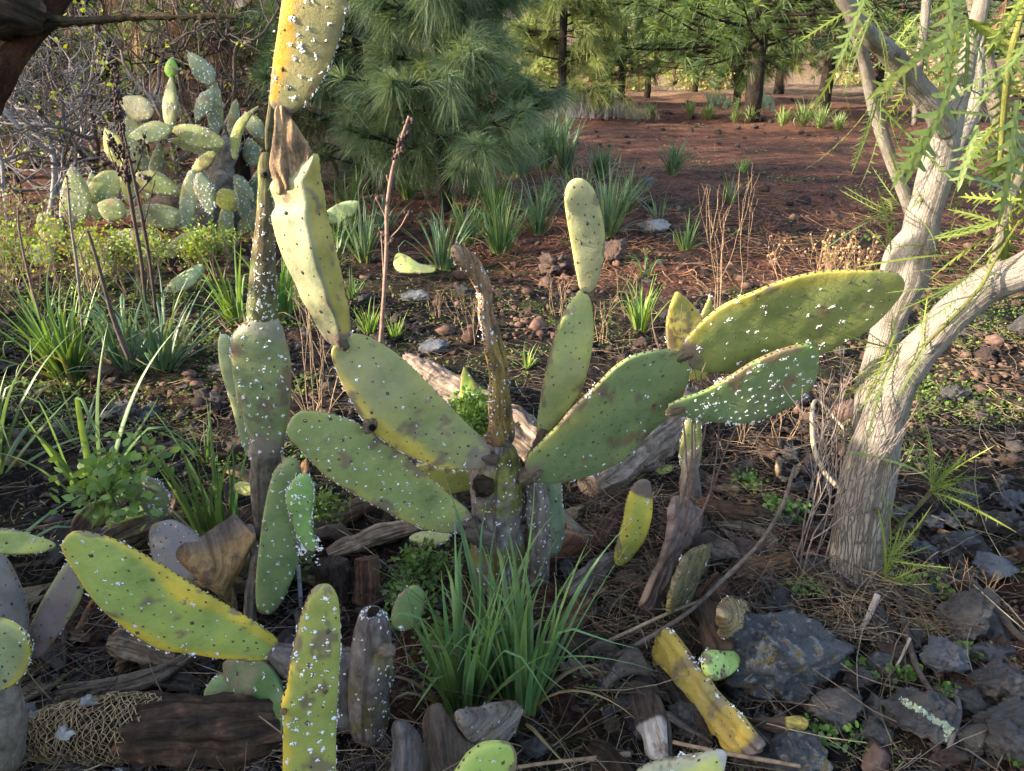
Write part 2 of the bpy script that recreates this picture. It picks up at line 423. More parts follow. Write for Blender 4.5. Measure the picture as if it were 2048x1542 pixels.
def m_greybark():
    m, nt, b = newmat('pale_grey_bark')
    tc = nt.nodes.new('ShaderNodeTexCoord'); mp = nt.nodes.new('ShaderNodeMapping'); mp.inputs['Scale'].default_value = (44, 13, 1)
    nt.links.new(tc.outputs['UV'], mp.inputs[0])
    c = coords(nt, 'Object', (1, 1, 1))
    nw = N(nt, 'ShaderNodeTexNoise', Scale=30, Detail=4); nt.links.new(c, nw.inputs[0])
    wv = mixc(nt, 0.75, mp.outputs[0], nw.outputs[1], 'ADD')
    vo = nt.nodes.new('ShaderNodeTexVoronoi'); vo.feature = 'DISTANCE_TO_EDGE'; vo.inputs['Scale'].default_value = 1.0; nt.links.new(wv, vo.inputs[0])
    fis = ramp(nt, vo.outputs[0], [(0.0, (0, 0, 0)), (0.16, (1, 1, 1))])
    n2 = N(nt, 'ShaderNodeTexNoise', Scale=14, Detail=9, Roughness=0.7); nt.links.new(c, n2.inputs[0])
    col = ramp(nt, n2.outputs[0], [(0.32, (0.15, 0.13, 0.115)), (0.5, (0.245, 0.218, 0.19)), (0.7, (0.305, 0.278, 0.245))])
    sep = nt.nodes.new('ShaderNodeSeparateXYZ'); nt.links.new(tc.outputs['Object'], sep.inputs[0])
    hi = ramp(nt, sep.outputs[2], [(0.25, (0.62, 0.62, 0.62)), (0.75, (0.16, 0.16, 0.16))])   # old fissured bark low, smoother young bark high
    inv = nt.nodes.new('ShaderNodeInvert'); nt.links.new(fis, inv.inputs[1])
    f = mixc(nt, 1.0, inv.outputs[0], hi, 'MULTIPLY')
    col = mixc(nt, f, col, (0.085, 0.07, 0.06))
    a = nt.nodes.new('ShaderNodeAttribute'); a.attribute_name = 'Col'
    col = mixc(nt, 1.0, col, a.outputs[0], 'MULTIPLY')
    nt.links.new(col, b.inputs['Base Color']); b.inputs['Roughness'].default_value = 0.92; b.inputs['Specular IOR Level'].default_value = 0.2
    h = mixc(nt, f, (1, 1, 1), (0, 0, 0))
    bn = bump(nt, b, h, 0.9, 0.010)
    n3 = N(nt, 'ShaderNodeTexNoise', Scale=70, Detail=6, Roughness=0.7); nt.links.new(c, n3.inputs[0])
    bump(nt, b, n3.outputs[0], 0.8, 0.006, bn)
    return m
M['greybark'] = m_greybark()
M['pinebark'] = m_bark('dark_pine_bark', [(0.4, (0.010, 0.008, 0.007)), (0.55, (0.028, 0.020, 0.016)), (0.7, (0.065, 0.043, 0.032))], 8, 6, 1.0, 0.03)
M['twig'] = m_attr('dry_twig', 0.8)
M['blade'] = m_leaf('asphodel_blade', 0.30, 0.4)
M['needle'] = m_leaf('pine_needle', 0.25, 0.45)
M['leaf'] = m_leaf('lobed_leaf', 0.38, 0.42)
M['small'] = m_leaf('small_leaf', 0.35, 0.5)
M['straw'] = m_attr('dry_straw', 0.7)
M['clod'] = m_attr('lava_clod', 0.95, 1.0, 40, 0.1)
M['lichenrock'] = m_rock('basalt_with_lichen', (0.026, 0.028, 0.034), (0.10, 0.105, 0.12), (0.22, 0.24, 0.24), 0.53, (0.22, 0.14, 0.04), 24)
M['basalt'] = m_rock('dark_basalt', (0.016, 0.016, 0.019), (0.125, 0.115, 0.115), (0.16, 0.16, 0.15), 0.60)
M['basaltgrey'] = m_rock('grey_basalt', (0.05, 0.055, 0.068), (0.16, 0.17, 0.20), (0.3, 0.31, 0.31), 0.66)
M['lavared'] = m_rock('red_brown_lava', (0.035, 0.02, 0.017), (0.13, 0.075, 0.055), (0.2, 0.17, 0.15), 0.68)
M['palerock'] = m_rock('pale_rock', (0.14, 0.13, 0.13), (0.34, 0.32, 0.30), (0.10, 0.08, 0.07), 0.6)
M['lichen'] = m_noise('pale_green_lichen', [(0.3, (0.30, 0.38, 0.27)), (0.7, (0.50, 0.56, 0.44))], 60, bs=1, bscale=120)

# ------------------------------------------------------------------ GROUND
def gh(x, y):
    x = np.atleast_1d(np.asarray(x, float)); y = np.atleast_1d(np.asarray(y, float))
    p = np.column_stack([x, y, np.zeros_like(x)])
    d = np.hypot(x, y)
    h = 0.05 * fbm(p * 0.45, 2, 3) + 0.016 * fbm(p * 3.1, 3, 5) * np.clip(8 / (d + 2), 0.3, 1)
    far = sm(9, 30, d)
    return h * (1 + far * 2.0) - 0.01
def ghs(x, y): return float(gh(x, y)[0])
def GG(px, py, dz=0.0):
    """point where the pixel's ray meets the uneven ground"""
    z = 0.0
    for _ in range(5):
        p = G(px, py, z + dz); z = ghs(p[0], p[1])
    p = G(px, py, z + dz); return p

def build_ground():
    r = np.concatenate([np.linspace(0.3, 1.0, 20, endpoint=False), 1.0 * (60 / 1.0) ** np.linspace(0, 1, 520), np.array([75, 100, 140, 200, 300.])])
    front = np.radians(np.linspace(-44, 44, 560))
    back = np.radians(np.linspace(44, 316, 70))[1:-1]
    a = np.concatenate([front, back]); na = len(a); nr = len(r)
    X = r[:, None] * np.sin(a)[None]; Y = r[:, None] * np.cos(a)[None]
    x = X.ravel(); y = Y.ravel()
    z = gh(x, y)
    d = np.hypot(x, y); p = np.column_stack([x, y, z])
    # cloddy micro relief (clods of lava grit), real displacement
    cl = 0.030 * np.abs(fbm(p * 7.0, 3, 21)) + 0.016 * np.abs(fbm(p * 19.0, 2, 23))
    z = z + cl * (1 - sm(6, 14, d)) * (0.6 + 0.6 * sm(-0.3, 0.4, fbm(p * 0.8, 2, 9)))
    hill = sm(55, 210, d) * np.where(y > 0, 1, 0.3) * 26 * (1 + 0.25 * fbm(p * 0.012, 3, 31))
    z = z + hill
    # colour of the ground itself, fading to a hazy grey far out
    n = fbm(p * 0.55, 4, 41); n2 = fbm(p * 3.3, 3, 43); n3 = fbm(p * np.array([1.2, 3.0, 1]), 3, 47)
    red = sm(-0.45, 0.35, n + n2 * 0.35 + sm(3.5, 9, y) * 1.0 - 0.75)
    red = np.maximum(red, sm(5, 10, y) * (0.45 + 0.5 * sm(-0.4, 0.4, n3)))
    dark = np.array([0.040, 0.035, 0.033]); redc = np.array([0.170, 0.080, 0.058]); tan = np.array([0.25, 0.18, 0.11])
    c = dark + (redc - dark) * red[:, None]
    straw = sm(0.25, 0.8, fbm(p * 1.7, 4, 51)) * 0.55 * (1 - sm(5, 9, d) * 0.6)
    c = c + (np.array([0.15, 0.10, 0.065]) - c) * straw[:, None]
    moss = sm(0.42, 0.75, fbm(p * 2.4, 4, 61)) * 0.5 * (1 - sm(4, 12, d) * 0.7)
    c = c + (np.array([0.07, 0.10, 0.025]) - c) * moss[:, None]
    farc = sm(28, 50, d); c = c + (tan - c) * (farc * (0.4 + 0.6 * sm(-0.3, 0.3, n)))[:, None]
    hc = sm(80, 160, d); c = c + (np.array([0.20, 0.21, 0.22]) - c) * hc[:, None]  # haze painted into the far ground colour
    V = np.column_stack([x, y, z])
    i = np.arange(nr - 1)[:, None]; j = np.arange(na)[None]
    Fq = np.stack([i * na + j, i * na + (j + 1) % na, (i + 1) * na + (j + 1) % na, (i + 1) * na + j], -1).reshape(-1, 4)
    k = len(V); V = np.vstack([V, [0, 0, 0]]); c = np.vstack([c, dark])
    Ft = np.array([[k, (q + 1) % na, q] for q in range(na)])
    b = Bag(); b.V = [V]; b.F = [Fq, Ft]; b.C = [c]; b.U = [np.zeros((len(V), 2))]
    m, nt, bs = newmat('volcanic_ground')
    at = nt.nodes.new('ShaderNodeAttribute'); at.attribute_name = 'Col'
    cc = coords(nt, 'Object', (1, 1, 1))
    n1 = N(nt, 'ShaderNodeTexNoise', Scale=28, Detail=10, Roughness=0.75); nt.links.new(cc, n1.inputs[0])
    n2 = N(nt, 'ShaderNodeTexNoise', Scale=3.5, Detail=10, Roughness=0.75); nt.links.new(cc, n2.inputs[0])
    v = ramp(nt, n1.outputs[0], [(0.33, (0.25, 0.25, 0.27)), (0.5, (0.9, 0.9, 0.9)), (0.62, (1.4, 1.3, 1.2)), (0.75, (2.3, 2.0, 1.7))])
    v2 = ramp(nt, n2.outputs[0], [(0.38, (0.45, 0.47, 0.5)), (0.5, (1, 1, 1)), (0.66, (1.5, 1.35, 1.25))])
    col = mixc(nt, 1.0, mixc(nt, 1.0, at.outputs[0], v, 'MULTIPLY'), v2, 'MULTIPLY')
    nt.links.new(col, bs.inputs['Base Color']); bs.inputs['Roughness'].default_value = 0.95; bs.inputs['Specular IOR Level'].default_value = 0.1
    bn = bump(nt, bs, n1.outputs[0], 1.0, 0.02)
    bump(nt, bs, n2.outputs[0], 0.8, 0.08, bn)
    o = b.build('ground', m, kind='structure')
    o['label'] = 'red brown volcanic soil strewn with grit and pine litter'
    return o
build_ground()

# distant slope behind the pines
def far_hill():
    na, nr = 90, 14
    a = np.radians(np.linspace(-60, 60, na)); r = np.linspace(230, 520, nr)
    X = (r[:, None] * np.sin(a)).ravel(); Y = (r[:, None] * np.cos(a)).ravel()
    p = np.column_stack([X, Y, np.zeros_like(X)])
    t = np.repeat(np.linspace(0, 1, nr), na)
    Z = 10 + 150 * t ** 0.8 * (1 + 0.25 * fbm(p * 0.008, 4, 3)) + 8 * fbm(p * 0.03, 3, 8) * t
    i = np.arange(nr - 1)[:, None]; j = np.arange(na - 1)[None]
    Fq = np.stack([i * na + j, i * na + j + 1, (i + 1) * na + j + 1, (i + 1) * na + j], -1).reshape(-1, 4)
    m = m_noise('hazed_hillside', [(0.35, (0.16, 0.18, 0.22)), (0.55, (0.24, 0.26, 0.31)), (0.7, (0.30, 0.29, 0.28))], 0.02, bs=0.2, bscale=0.1, bdist=1)  # bluish grey carries the distance haze in the slope's colour
    o = mk('hillside', np.column_stack([X, Y, Z]), Fq, m, kind='structure', label='pale bluish grey slope rising far behind the pines')
far_hill()

# ------------------------------------------------------------------ PAD BUILDER
GREEN = (0.155, 0.195, 0.082); DEEP = (0.050, 0.100, 0.030); PALE = (0.235, 0.265, 0.145); BLUE = (0.17, 0.22, 0.14)
YEL = (0.50, 0.38, 0.075); YG = (0.31, 0.30, 0.09); YOUNG = (0.16, 0.28, 0.06); CORK = (0.20, 0.165, 0.13)
ICO_V = ICO_F = None
def ico(sub=1):
    bm = bmesh.new(); bmesh.ops.create_icosphere(bm, subdivisions=sub, radius=1)
    V = np.array([v.co[:] for v in bm.verts]); Fc = np.array([[v.index for v in f.verts] for f in bm.faces]); bm.free()
    return V, Fc
I1 = ico(1); I2 = ico(2)
OCT = (np.array([[1, 0, 0], [0, 1, 0], [-1, 0, 0], [0, -1, 0], [0, 0, 1], [0, 0, -1.0]]),
       np.array([[0, 1, 4], [1, 2, 4], [2, 3, 4], [3, 0, 4], [1, 0, 5], [2, 1, 5], [3, 2, 5], [0, 3, 5]]))
def spikes(bag, p, d, L, w, col=(1, 1, 1)):
    d = d / np.linalg.norm(d); a = np.cross(d, [0.3, 0.5, 0.8]); a /= np.linalg.norm(a); b = np.cross(d, a)
    V = np.array([p + a * w, p - a * w * .5 + b * w * .87, p - a * w * .5 - b * w * .87, p + d * L])
    bag.add(V, [[0, 1, 3], [1, 2, 3], [2, 0, 3]], col)

def pad(parent, outline, base, tip, yb, yt=None, yaw=0.0, th=0.030, col=GREEN, edge=YEL, ey=0.35, side=None,
        bend=0.0, bendw=0.0, gap=0.036, bugs=0.15, rim=0.3, rimside=None, corky=0.12, wr=0.0, ridge=None, dry=False,
        name='pad', seed=None, label=None, pitch=0.0, ns=64, m=42, spine=0.35, dead=None, mat=None, bugsize=1.0, lie=None, ew=.74):
    """outline: pixels round the pad; base/tip pixels of its long axis; yb/yt distance of both ends (metres ahead).
    yaw: metres of extra distance per metre towards the right of the axis; side: which margin is yellow (+1 right, -1 left)"""
    seed = seed if seed is not None else int(outline[0][0] * 7 + outline[0][1] * 13) % 9973
    rng = np.random.default_rng(seed)
    yt = yb if yt is None else yt
    B = P(*base, yb); T = P(*tip, yt)
    ax = T - B; L = np.linalg.norm(ax); ax /= L
    r2 = np.array([ax[2], 0, -ax[0]]); r2 /= np.linalg.norm(r2)       # right-hand perpendicular in x-z
    wv = np.array([r2[0], yaw * (1 if r2[0] >= 0 else -1) if lie is None else yaw * r2[0] + lie * r2[2], r2[2]])
    wv = wv - ax * (wv @ ax); wv /= np.linalg.norm(wv)
    nv = np.cross(wv, ax);
    if nv[1] > 0: nv = -nv                                              # nv faces the camera
    O = np.array([0, 0, CAMH])
    poly = closed_crom(outline, 260)
    Q = []
    for px, py in poly:
        d = ray(px, py); t = ((B - O) @ nv) / (d @ nv); Q.append(O + d * t)
    Q = np.array(Q) - B
    A = Q @ ax; Wd = Q @ wv
    a0, a1 = A.min(), A.max()
    s = 0.5 - 0.5 * np.cos(np.linspace(0.0, np.pi, ns)); s = 0.6 * s + 0.4 * np.linspace(0, 1, ns)
    sa = a0 + (a1 - a0) * s
    lo = np.zeros(ns); hi = np.zeros(ns)
    A2 = np.roll(A, -1); W2 = np.roll(Wd, -1)
    for i, v in enumerate(sa):
        v = min(max(v, a0 + 1e-4 * L), a1 - 1e-4 * L)
        k = ((A - v) * (A2 - v) <= 0)
        w = Wd[k] + (W2[k] - Wd[k]) * ((v - A[k]) / (A2[k] - A[k] + 1e-12))
        lo[i], hi[i] = w.min(), w.max()
    c = (lo + hi) / 2; h = (hi - lo) / 2; hm = h.max()
    T_i = th / 2 * np.clip(h / hm, 0.0, 1) ** 0.45
    T_i = np.minimum(T_i, np.maximum(h, 1e-4)); T_i[0] *= 0.6; T_i[-1] *= 0.6
    t = np.linspace(0, 2 * np.pi, m, endpoint=False)
    cu = np.cos(t); su = np.sin(t)
    u = np.sign(cu) * np.abs(cu) ** 0.92; zz = np.sign(su) * np.abs(su) ** 0.46
    a_ = sa[:, None] + 0 * u[None]; w_ = c[:, None] + h[:, None] * u[None]; z_ = T_i[:, None] * zz[None]
    rel = (a_ - a0) / (a1 - a0)
    def mid(a, w, uu):
        r = (a - a0) / (a1 - a0)
        z = bend * L * (4 * (r - 0.5) ** 2) + bendw * L * uu ** 2
        if ridge is not None:
            z = z + ridge[1] * np.where(uu < ridge[0], (uu + 1) / (ridge[0] + 1), (1 - uu) / (1 - ridge[0])) * np.sin(np.pi * np.clip(r, 0.02, 0.98)) ** 0.5
        return z
    uu_ = u[None] + 0 * a_
    z_ = z_ + mid(a_, w_, uu_)
    pn = np.column_stack([a_.ravel(), w_.ravel(), (z_ * 2).ravel()])
    nz = (fbm(pn * 11 + seed, 3, seed % 50) * 0.0036 + fbm(pn * 4 + seed, 2, 5) * 0.011).reshape(ns, m)
    z_ = z_ + nz
    if wr:
        q = np.column_stack([a_.ravel() * 9, w_.ravel() * 55, np.zeros(a_.size) + seed])
        z_ = z_ + (wr * (np.abs(vnoise(q, 3)) - 0.4 + 0.5 * vnoise(q * [1, 2.3, 1], 4))).reshape(ns, m) * np.abs(zz)[None]
        w_ = w_ + (0.6 * wr * vnoise(q * [2.5, 0.15, 1], 9)).reshape(ns, m) * 1.5
    V = B + a_[..., None] * ax + w_[..., None] * wv + z_[..., None] * nv
    col = tuple(min(.5, q * 1.30) for q in col) if not dry else col
    # colour
    e = np.clip(np.abs(uu_), 0, 1)
    if side: e = np.where(np.sign(uu_) == side, e, e * 0.45)
    tipe = np.clip((rel - 0.70) / 0.3, 0, 1)
    n1 = fbm(pn * 7 + seed, 3, 12).reshape(ns, m)
    n4 = fbm(pn * 4.2 + seed * 2, 3, 33).reshape(ns, m)
    f = np.clip(sm(ew, ew + .28, e + 0.32 * n4) * 1.0 * min(1, ey * 2) + sm(0.35, 1.2, e + 0.5 * n4) * ey * .6 + ey * 0.45 * tipe * (1 + n4), 0, 1)
    C = np.array(col)[None, None] * (1 + 0.12 * n1[..., None]) * (1 - f[..., None]) + np.array(edge)[None, None] * f[..., None]
    if ridge is not None and len(ridge) > 2:
        g = sm(ridge[0] - 0.05, ridge[0] + 0.12, uu_)[..., None]; C = C * (1 - g) + np.array(ridge[2]) * g
    k = sm(corky * 1.0, corky * 0.75, rel + 0.13 * n1 * (corky > 0) + .05 * fbm(pn * 60, 2, 4).reshape(ns, m)) * (corky > 0)
    C = C * (1 - k[..., None]) + np.array(CORK)[None, None] * k[..., None]
    if not dry:                                                        # corky scars and brown blotches, mostly near the margin
        sc_ = fbm(pn * 16 + seed, 4, 91, .6).reshape(ns, m); g = (sm(.62, .72, sc_ + .30 * sm(.55, 1, e)) * .85)[..., None]
        C = C * (1 - g) + np.array([.17, .125, .085]) * g
        g = (sm(.50, .9, fbm(pn * 5 + seed, 3, 92).reshape(ns, m)) * .35)[..., None]; C = C * (1 - g) + np.array([.30, .27, .17]) * g
    if dead is not None:                                               # (rel from, rel to, colour)
        g = (sm(dead[0], dead[0] + 0.05, rel + 0.10 * n1) * sm(dead[1] + 0.05, dead[1], rel + 0.1 * n1))[..., None]
        C = C * (1 - g) + np.array(dead[2]) * g
    U = np.stack([(w_ + 0.3), (a_ + 0.3)], -1)
    i = np.arange(ns - 1)[:, None]; j = np.arange(m)[None]
    Fq = np.stack([i * m + j, i * m + (j + 1) % m, (i + 1) * m + (j + 1) % m, (i + 1) * m + j], -1).reshape(-1, 4)
    Vf = V.reshape(-1, 3); kk = len(Vf)
    Vf = np.vstack([Vf, V[0].mean(0), V[-1].mean(0)])
    Ft = np.array([[kk, (q + 1) % m, q] for q in range(m)] + [[kk + 1, (ns - 1) * m + q, (ns - 1) * m + (q + 1) % m] for q in range(m)])
    bg = Bag(); bg.V = [Vf]; bg.F = [Fq, Ft]; bg.C = [np.vstack([C.reshape(-1, 3), C[0, 0], C[-1, 0]])]
    bg.U = [np.vstack([U.reshape(-1, 2), U[0, 0], U[-1, 0]])]
    # make normals face out whatever the handedness
    o = bg.build(name, mat or (M['dry'] if dry else M['pad']), parent, label=label)
    bm = bmesh.new(); bm.from_mesh(o.data); bmesh.ops.recalc_face_normals(bm, faces=bm.faces); bm.to_mesh(o.data); bm.free()
    if parent is None: pass
    # areoles
    ar = Bag(); wx = Bag(); sp = Bag()
    def surf(a, w, sgn):
        ii = np.interp(a, sa, np.arange(ns)); lo_ = np.interp(a, sa, lo); hi_ = np.interp(a, sa, hi)
        cc = (lo_ + hi_) / 2; hh = max((hi_ - lo_) / 2, 1e-4); uu = np.clip((w - cc) / hh, -1, 1)
        i0 = int(ii); fr = ii - i0; i1 = min(i0 + 1, ns - 1)
        cosv = np.sign(uu) * min(1, abs(uu)) ** (1 / 0.92); tt = math.acos(np.clip(cosv, -1, 1))
        tt = tt if sgn > 0 else 2 * np.pi - tt
        jj = tt / (2 * np.pi) * m; j0 = int(jj) % m; g = jj - int(jj); j1 = (j0 + 1) % m
        p = (V[i0, j0] * (1 - g) + V[i0, j1] * g) * (1 - fr) + (V[i1, j0] * (1 - g) + V[i1, j1] * g) * fr
        return p, uu
    if gap:
        step = gap; row = 0; a = a0 + step * 0.6
        while a < a1 - step * 0.25:
            l_, h_ = np.interp(a, sa, lo), np.interp(a, sa, hi)
            off = (row % 2) * step * 0.5
            ws = np.arange(math.floor(l_ / step) * step + off, h_, step)
            for w in ws:
                for sgn in (1, -1):
                    aa = a + rng.normal(0, step * 0.16); ww = w + rng.normal(0, step * 0.16)
                    if not (l_ + 0.004 < ww < h_ - 0.004): continue
                    p, uu = surf(aa, ww, sgn); no = nv * sgn
                    if abs(uu) > 0.97: continue
                    if rng.random() < .12: continue
                    q = rng.choice([.6, .9, 1.2, 1.9], p=[.3, .4, .22, .08]) * 0.0026
                    ar.add(p + (OCT[0] @ np.array([ax * 1.35, wv, no * 0.7])) * q, OCT[1])
                    if rng.random() < spine:
                        for _ in range(rng.integers(1, 3)):
                            spikes(sp, p, no + ax * rng.normal(0.2, .5) + wv * rng.normal(0, .5), rng.uniform(0.005, 0.014), 0.0006)
                    if rng.random() < bugs: blob(wx, p + no * 0.001, no, ax, wv, rng, bugsize * rng.choice([1, 1, 1.4, 2.2], p=[.45, .25, .2, .1]))
                    elif rng.random() < bugs * 1.2: blob(wx, p + (ax * rng.normal() + wv * rng.normal()) * 0.01, no, ax, wv, rng, 0.55 * bugsize)
            a += step * 0.87; row += 1
        # margins
        for sg, arr in ((-1, lo), (1, hi)):
            a = a0 + 0.02
            while a < a1 - 0.01:
                w = np.interp(a, sa, arr); p, _ = surf(a, w, 1); o_ = wv * sg
                q = rng.uniform(0.8, 1.3) * 0.003
                ar.add(p + (OCT[0] @ np.array([ax * 1.3, wv * .8, nv])) * q, OCT[1])
                if rng.random() < 0.6: spikes(sp, p, o_ + ax * rng.normal(0, .4) + nv * rng.normal(0, .4), rng.uniform(0.005, 0.012), 0.0006)
                rr = rim if (rimside is None or rimside == sg) else rim * 0.12
                a += gap * 0.55
                if rr > 0.05 and rng.random() < rr:
                    for _ in range(rng.integers(1, 5)):
                        pa = a + rng.normal(0, .012); pp, _ = surf(np.clip(pa, a0, a1), np.interp(pa, sa, arr), 1)
                        blob(wx, pp + nv * rng.normal(0, th * 0.2), o_, ax, nv, rng, bugsize * rng.uniform(.6, 1.3))
    if ar.V: ar.build('areoles', M['areole'], o, kind='stuff', label='dark areoles dotted over the pad')
    if sp.V: sp.build('spines', M['spine'], o, kind='stuff', smooth=False)
    if wx.V: wx.build('cochineal_wax', M['wax'], o, kind='stuff', label='white woolly cochineal clumps')
    o['_'] = 0; del o['_']
    return o
def blob(wx, p, no, ax, wv, rng, sc):
    k = max(3, int(rng.integers(3, 9) * min(1.8, sc)))
    no = no / np.linalg.norm(no); r0 = .0032 * min(1.5, sc) * rng.uniform(.7, 1.2)
    V = I1[0] * (1 + rng.uniform(-.3, .3, (12, 1))); wx.add(p + (V @ np.array([ax, wv, no * .35])) * r0, I1[1])
    for _ in range(k):
        q = p + (ax * rng.normal() + wv * rng.normal() * .8) * 0.0035 * sc + no * 0.0008
        r = rng.uniform(0.0009, 0.0026) * (0.75 + .25 * sc)
        V = I1[0] if False else OCT[0]
        R = V * (1 + rng.uniform(-.35, .35, (6, 1)))
        wx.add(q + (R @ np.array([ax, wv, no * .6])) * r, OCT[1])

def wax_on(target, pts, rng, lo=.4, hi=1.0, parent=None):
    """wax clumps laid on the surface of a mesh where the given pixels' rays meet it"""
    from mathutils.bvhtree import BVHTree
    off = rootloc(target); bm = bmesh.new(); bm.from_mesh(target.data); t = BVHTree.FromBMesh(bm); wx = Bag()
    for x, y in pts:
        d = ray(x, y); h = t.ray_cast(Vector(np.array([0, 0, CAMH]) - off), Vector(d / np.linalg.norm(d)))
        if h[0] is None: continue
        n = np.array(h[1]); n = n if n @ d < 0 else -n
        a = np.cross(n, [.1, .2, .9]); a /= np.linalg.norm(a)
        blob(wx, np.array(h[0]) + off, n, np.cross(n, a), a, rng, rng.uniform(lo, hi))
    bm.free()
    wx.build('cochineal_wax', M['wax'], target, kind='stuff')
def epx(base, tip, wpx, shape=0.62, k=0.0, neck=0.28):
    """obovate outline in pixels from base to tip"""
    b = np.array(base, float); t = np.array(tip, float); a = t - b; L = np.linalg.norm(a); a /= L; n = np.array([-a[1], a[0]])
    s = np.linspace(0, 1, 13); w = np.sin(np.pi * s ** shape) ** 0.75
    w = np.maximum(w, np.where(s < 0.15, neck * (1 - s / 0.3), 0)); w[-1] = 0.0
    cv = k * L * np.sin(np.pi * s)
    R = [b + a * L * si + n * (wi * wpx / 2 + c) for si, wi, c in zip(s, w, cv)]
    Lf = [b + a * L * si + n * (-wi * wpx / 2 + c) for si, wi, c in zip(s[::-1][1:], w[::-1][1:], cv[::-1][1:])]
    return [tuple(q) for q in R + Lf]
def epad(parent, base, tip, wpx, yb, yt=None, shape=0.62, k=0.0, **kw):
    return pad(parent, epx(base, tip, wpx, shape, k), base, tip, yb, yt, **kw)

# ------------------------------------------------------------------ CENTRAL CACTUS
ca = empty('prickly_pear_cactus', GG(1000, 1180), 'large central prickly pear with long pads fanning out from one scaly trunk', 'cactus')
tr = tpx([(1000, 1230, 1.98, 120), (1000, 1180, 1.96, 112), (996, 1100, 1.94, 106), (994, 1020, 1.93, 100), (996, 950, 1.92, 104), (1000, 905, 1.91, 70), (1002, 885, 1.91, 40)],
         seg=48, n=80, lump=0.13, lf=14, seed=3, flat=1.0, grain=.05)
def trunk_cols(V):
    n = fbm(V * 15, 4, 77) + 0.45 * fbm(V * 60, 2, 7); f = sm(-0.02, 0.03, n)[:, None]
    return np.array([0.95, 0.9, 0.95]) * (1 - f) + np.array([0.80, 0.88, 0.30]) * f
b = Bag(); b.add(tr[0], tr[1], trunk_cols(tr[0]), tr[2])
trunk_ = b.build('trunk', M['cork'], ca, label='thick trunk with peeling grey cork over green skin')
# flaking cork plates on the trunk
b = Bag(); v = tpx([(1075, 1210, 1.93, 44), (1078, 1120, 1.93, 44), (1074, 1040, 1.93, 48), (1072, 985, 1.93, 50), (1070, 955, 1.92, 36)], seg=18, n=34, lump=0.22, lf=16, seed=8)
b.add(v[0], v[1], (1.0, .95, .95), v[2]); dst_ = b.build('dead_stem', M['cork'], ca, label='grey dead stem pressed against the trunk')
b = Bag(); v = tpx([(985, 985, 1.86, 10), (972, 975, 1.85, 34), (958, 968, 1.84, 36), (948, 962, 1.83, 12)], seg=14, n=16, lump=0.5, lf=40, seed=2)
b.add(v[0], v[1], (.8, .7, .6), v[2]); b.build('scar', M['burnt'], ca, label='black rotted scar on the left of the trunk')
v = tpx([(985, 1075, 1.90, 60), (950, 1062, 1.86, 48), (925, 1052, 1.84, 38)], seg=14, n=14, lump=.2, lf=30)
b = Bag(); b.add(v[0], v[1], (.85, .75, .7), v[2]); b.build('joint', M['cork'], ca)

pad(ca, [(664, 702), (682, 676), (712, 668), (745, 677), (800, 712), (860, 770), (925, 838), (968, 880), (978, 905), (968, 930), (930, 938), (870, 932), (812, 908), (765, 880), (722, 835), (690, 780), (670, 735)],
    (972, 915), (672, 690), 1.86, 1.74, yaw=0.42, th=0.024, ew=.6, col=(0.20, 0.215, 0.085), edge=YEL, ey=0.55, side=-1, bugs=0.10, rim=0.9, rimside=-1, corky=0.05, label='broad olive pad with a round hole scar on its lower margin')
pad(ca, [(574, 868), (583, 833), (605, 820), (640, 822), (700, 838), (750, 868), (800, 903), (850, 948), (900, 990), (938, 1022), (944, 1045), (930, 1062), (880, 1064), (820, 1048), (752, 1012), (700, 982), (650, 948), (612, 910)],
    (938, 1048), (580, 845), 1.84, 1.68, yaw=0.34, th=0.024, col=(0.170, 0.20, 0.072), edge=YG, ey=0.35, bugs=0.75, rim=0.8, rimside=-1, corky=0.06, gap=.030, bugsize=0.6, label='lower left green pad peppered with white cochineal')
pad(ca, [(541, 372), (560, 352), (600, 320), (628, 308), (640, 335), (652, 420), (672, 500), (688, 570), (698, 640), (700, 672), (685, 690), (664, 692), (640, 668), (612, 620), (588, 566), (562, 510), (543, 455), (540, 430), (548, 412)],
    (680, 688), (585, 330), 1.74, 1.70, yaw=0.10, th=0.036, col=(0.185, 0.19, 0.115), edge=YEL, ey=0.22, side=1, bugs=0.03, rim=0.05, corky=0.04, wr=0.004, ridge=(0.42, 0.045, (0.36, 0.30, 0.075)), label='folded pale pad with a yellow right facet', spine=.2)
pad(ca, [(575, -60), (556, 60), (545, 130), (539, 195), (545, 215), (565, 228), (590, 226), (625, 190), (655, 140), (682, 66), (696, 0), (700, -60), (690, -130), (645, -160), (600, -130)],
    (570, 226), (640, -150), 1.70, 1.60, yaw=0.05, th=0.032, ew=.55, col=(0.20, 0.19, 0.095), edge=(0.50, 0.28, 0.04), ey=0.65, side=-1, bugs=0.6, rim=1.0, rimside=1, corky=0.05, gap=.030, bugsize=.8, label='yellow topmost pad crusted with cochineal along its right margin')
pad(ca, [(545, 222), (556, 208), (575, 232), (596, 262), (614, 290), (622, 312), (616, 345), (596, 352), (580, 372), (560, 384), (546, 386), (541, 330), (545, 270)],
    (570, 375), (560, 215), 1.68, 1.695, yaw=0.1, th=0.03, col=(0.44, 0.31, 0.19), edge=(0.38, 0.25, 0.15), ey=0.2, wr=0.012, gap=0, corky=0, dry=True, name='dried_joint', label='torn dry brown fibre where the top pad joins', ns=60, m=44)
v = tpx([(732, 838, 1.735, 8), (738, 848, 1.728, 30), (741, 852, 1.72, 32), (743, 855, 1.712, 20)], seg=16, n=12, lump=.25, lf=60)
b = Bag(); b.add(v[0], v[1], (.9, .75, .62), v[2]); b.build('scar', M['cork'], ca, label='corky hole scar low on the margin')
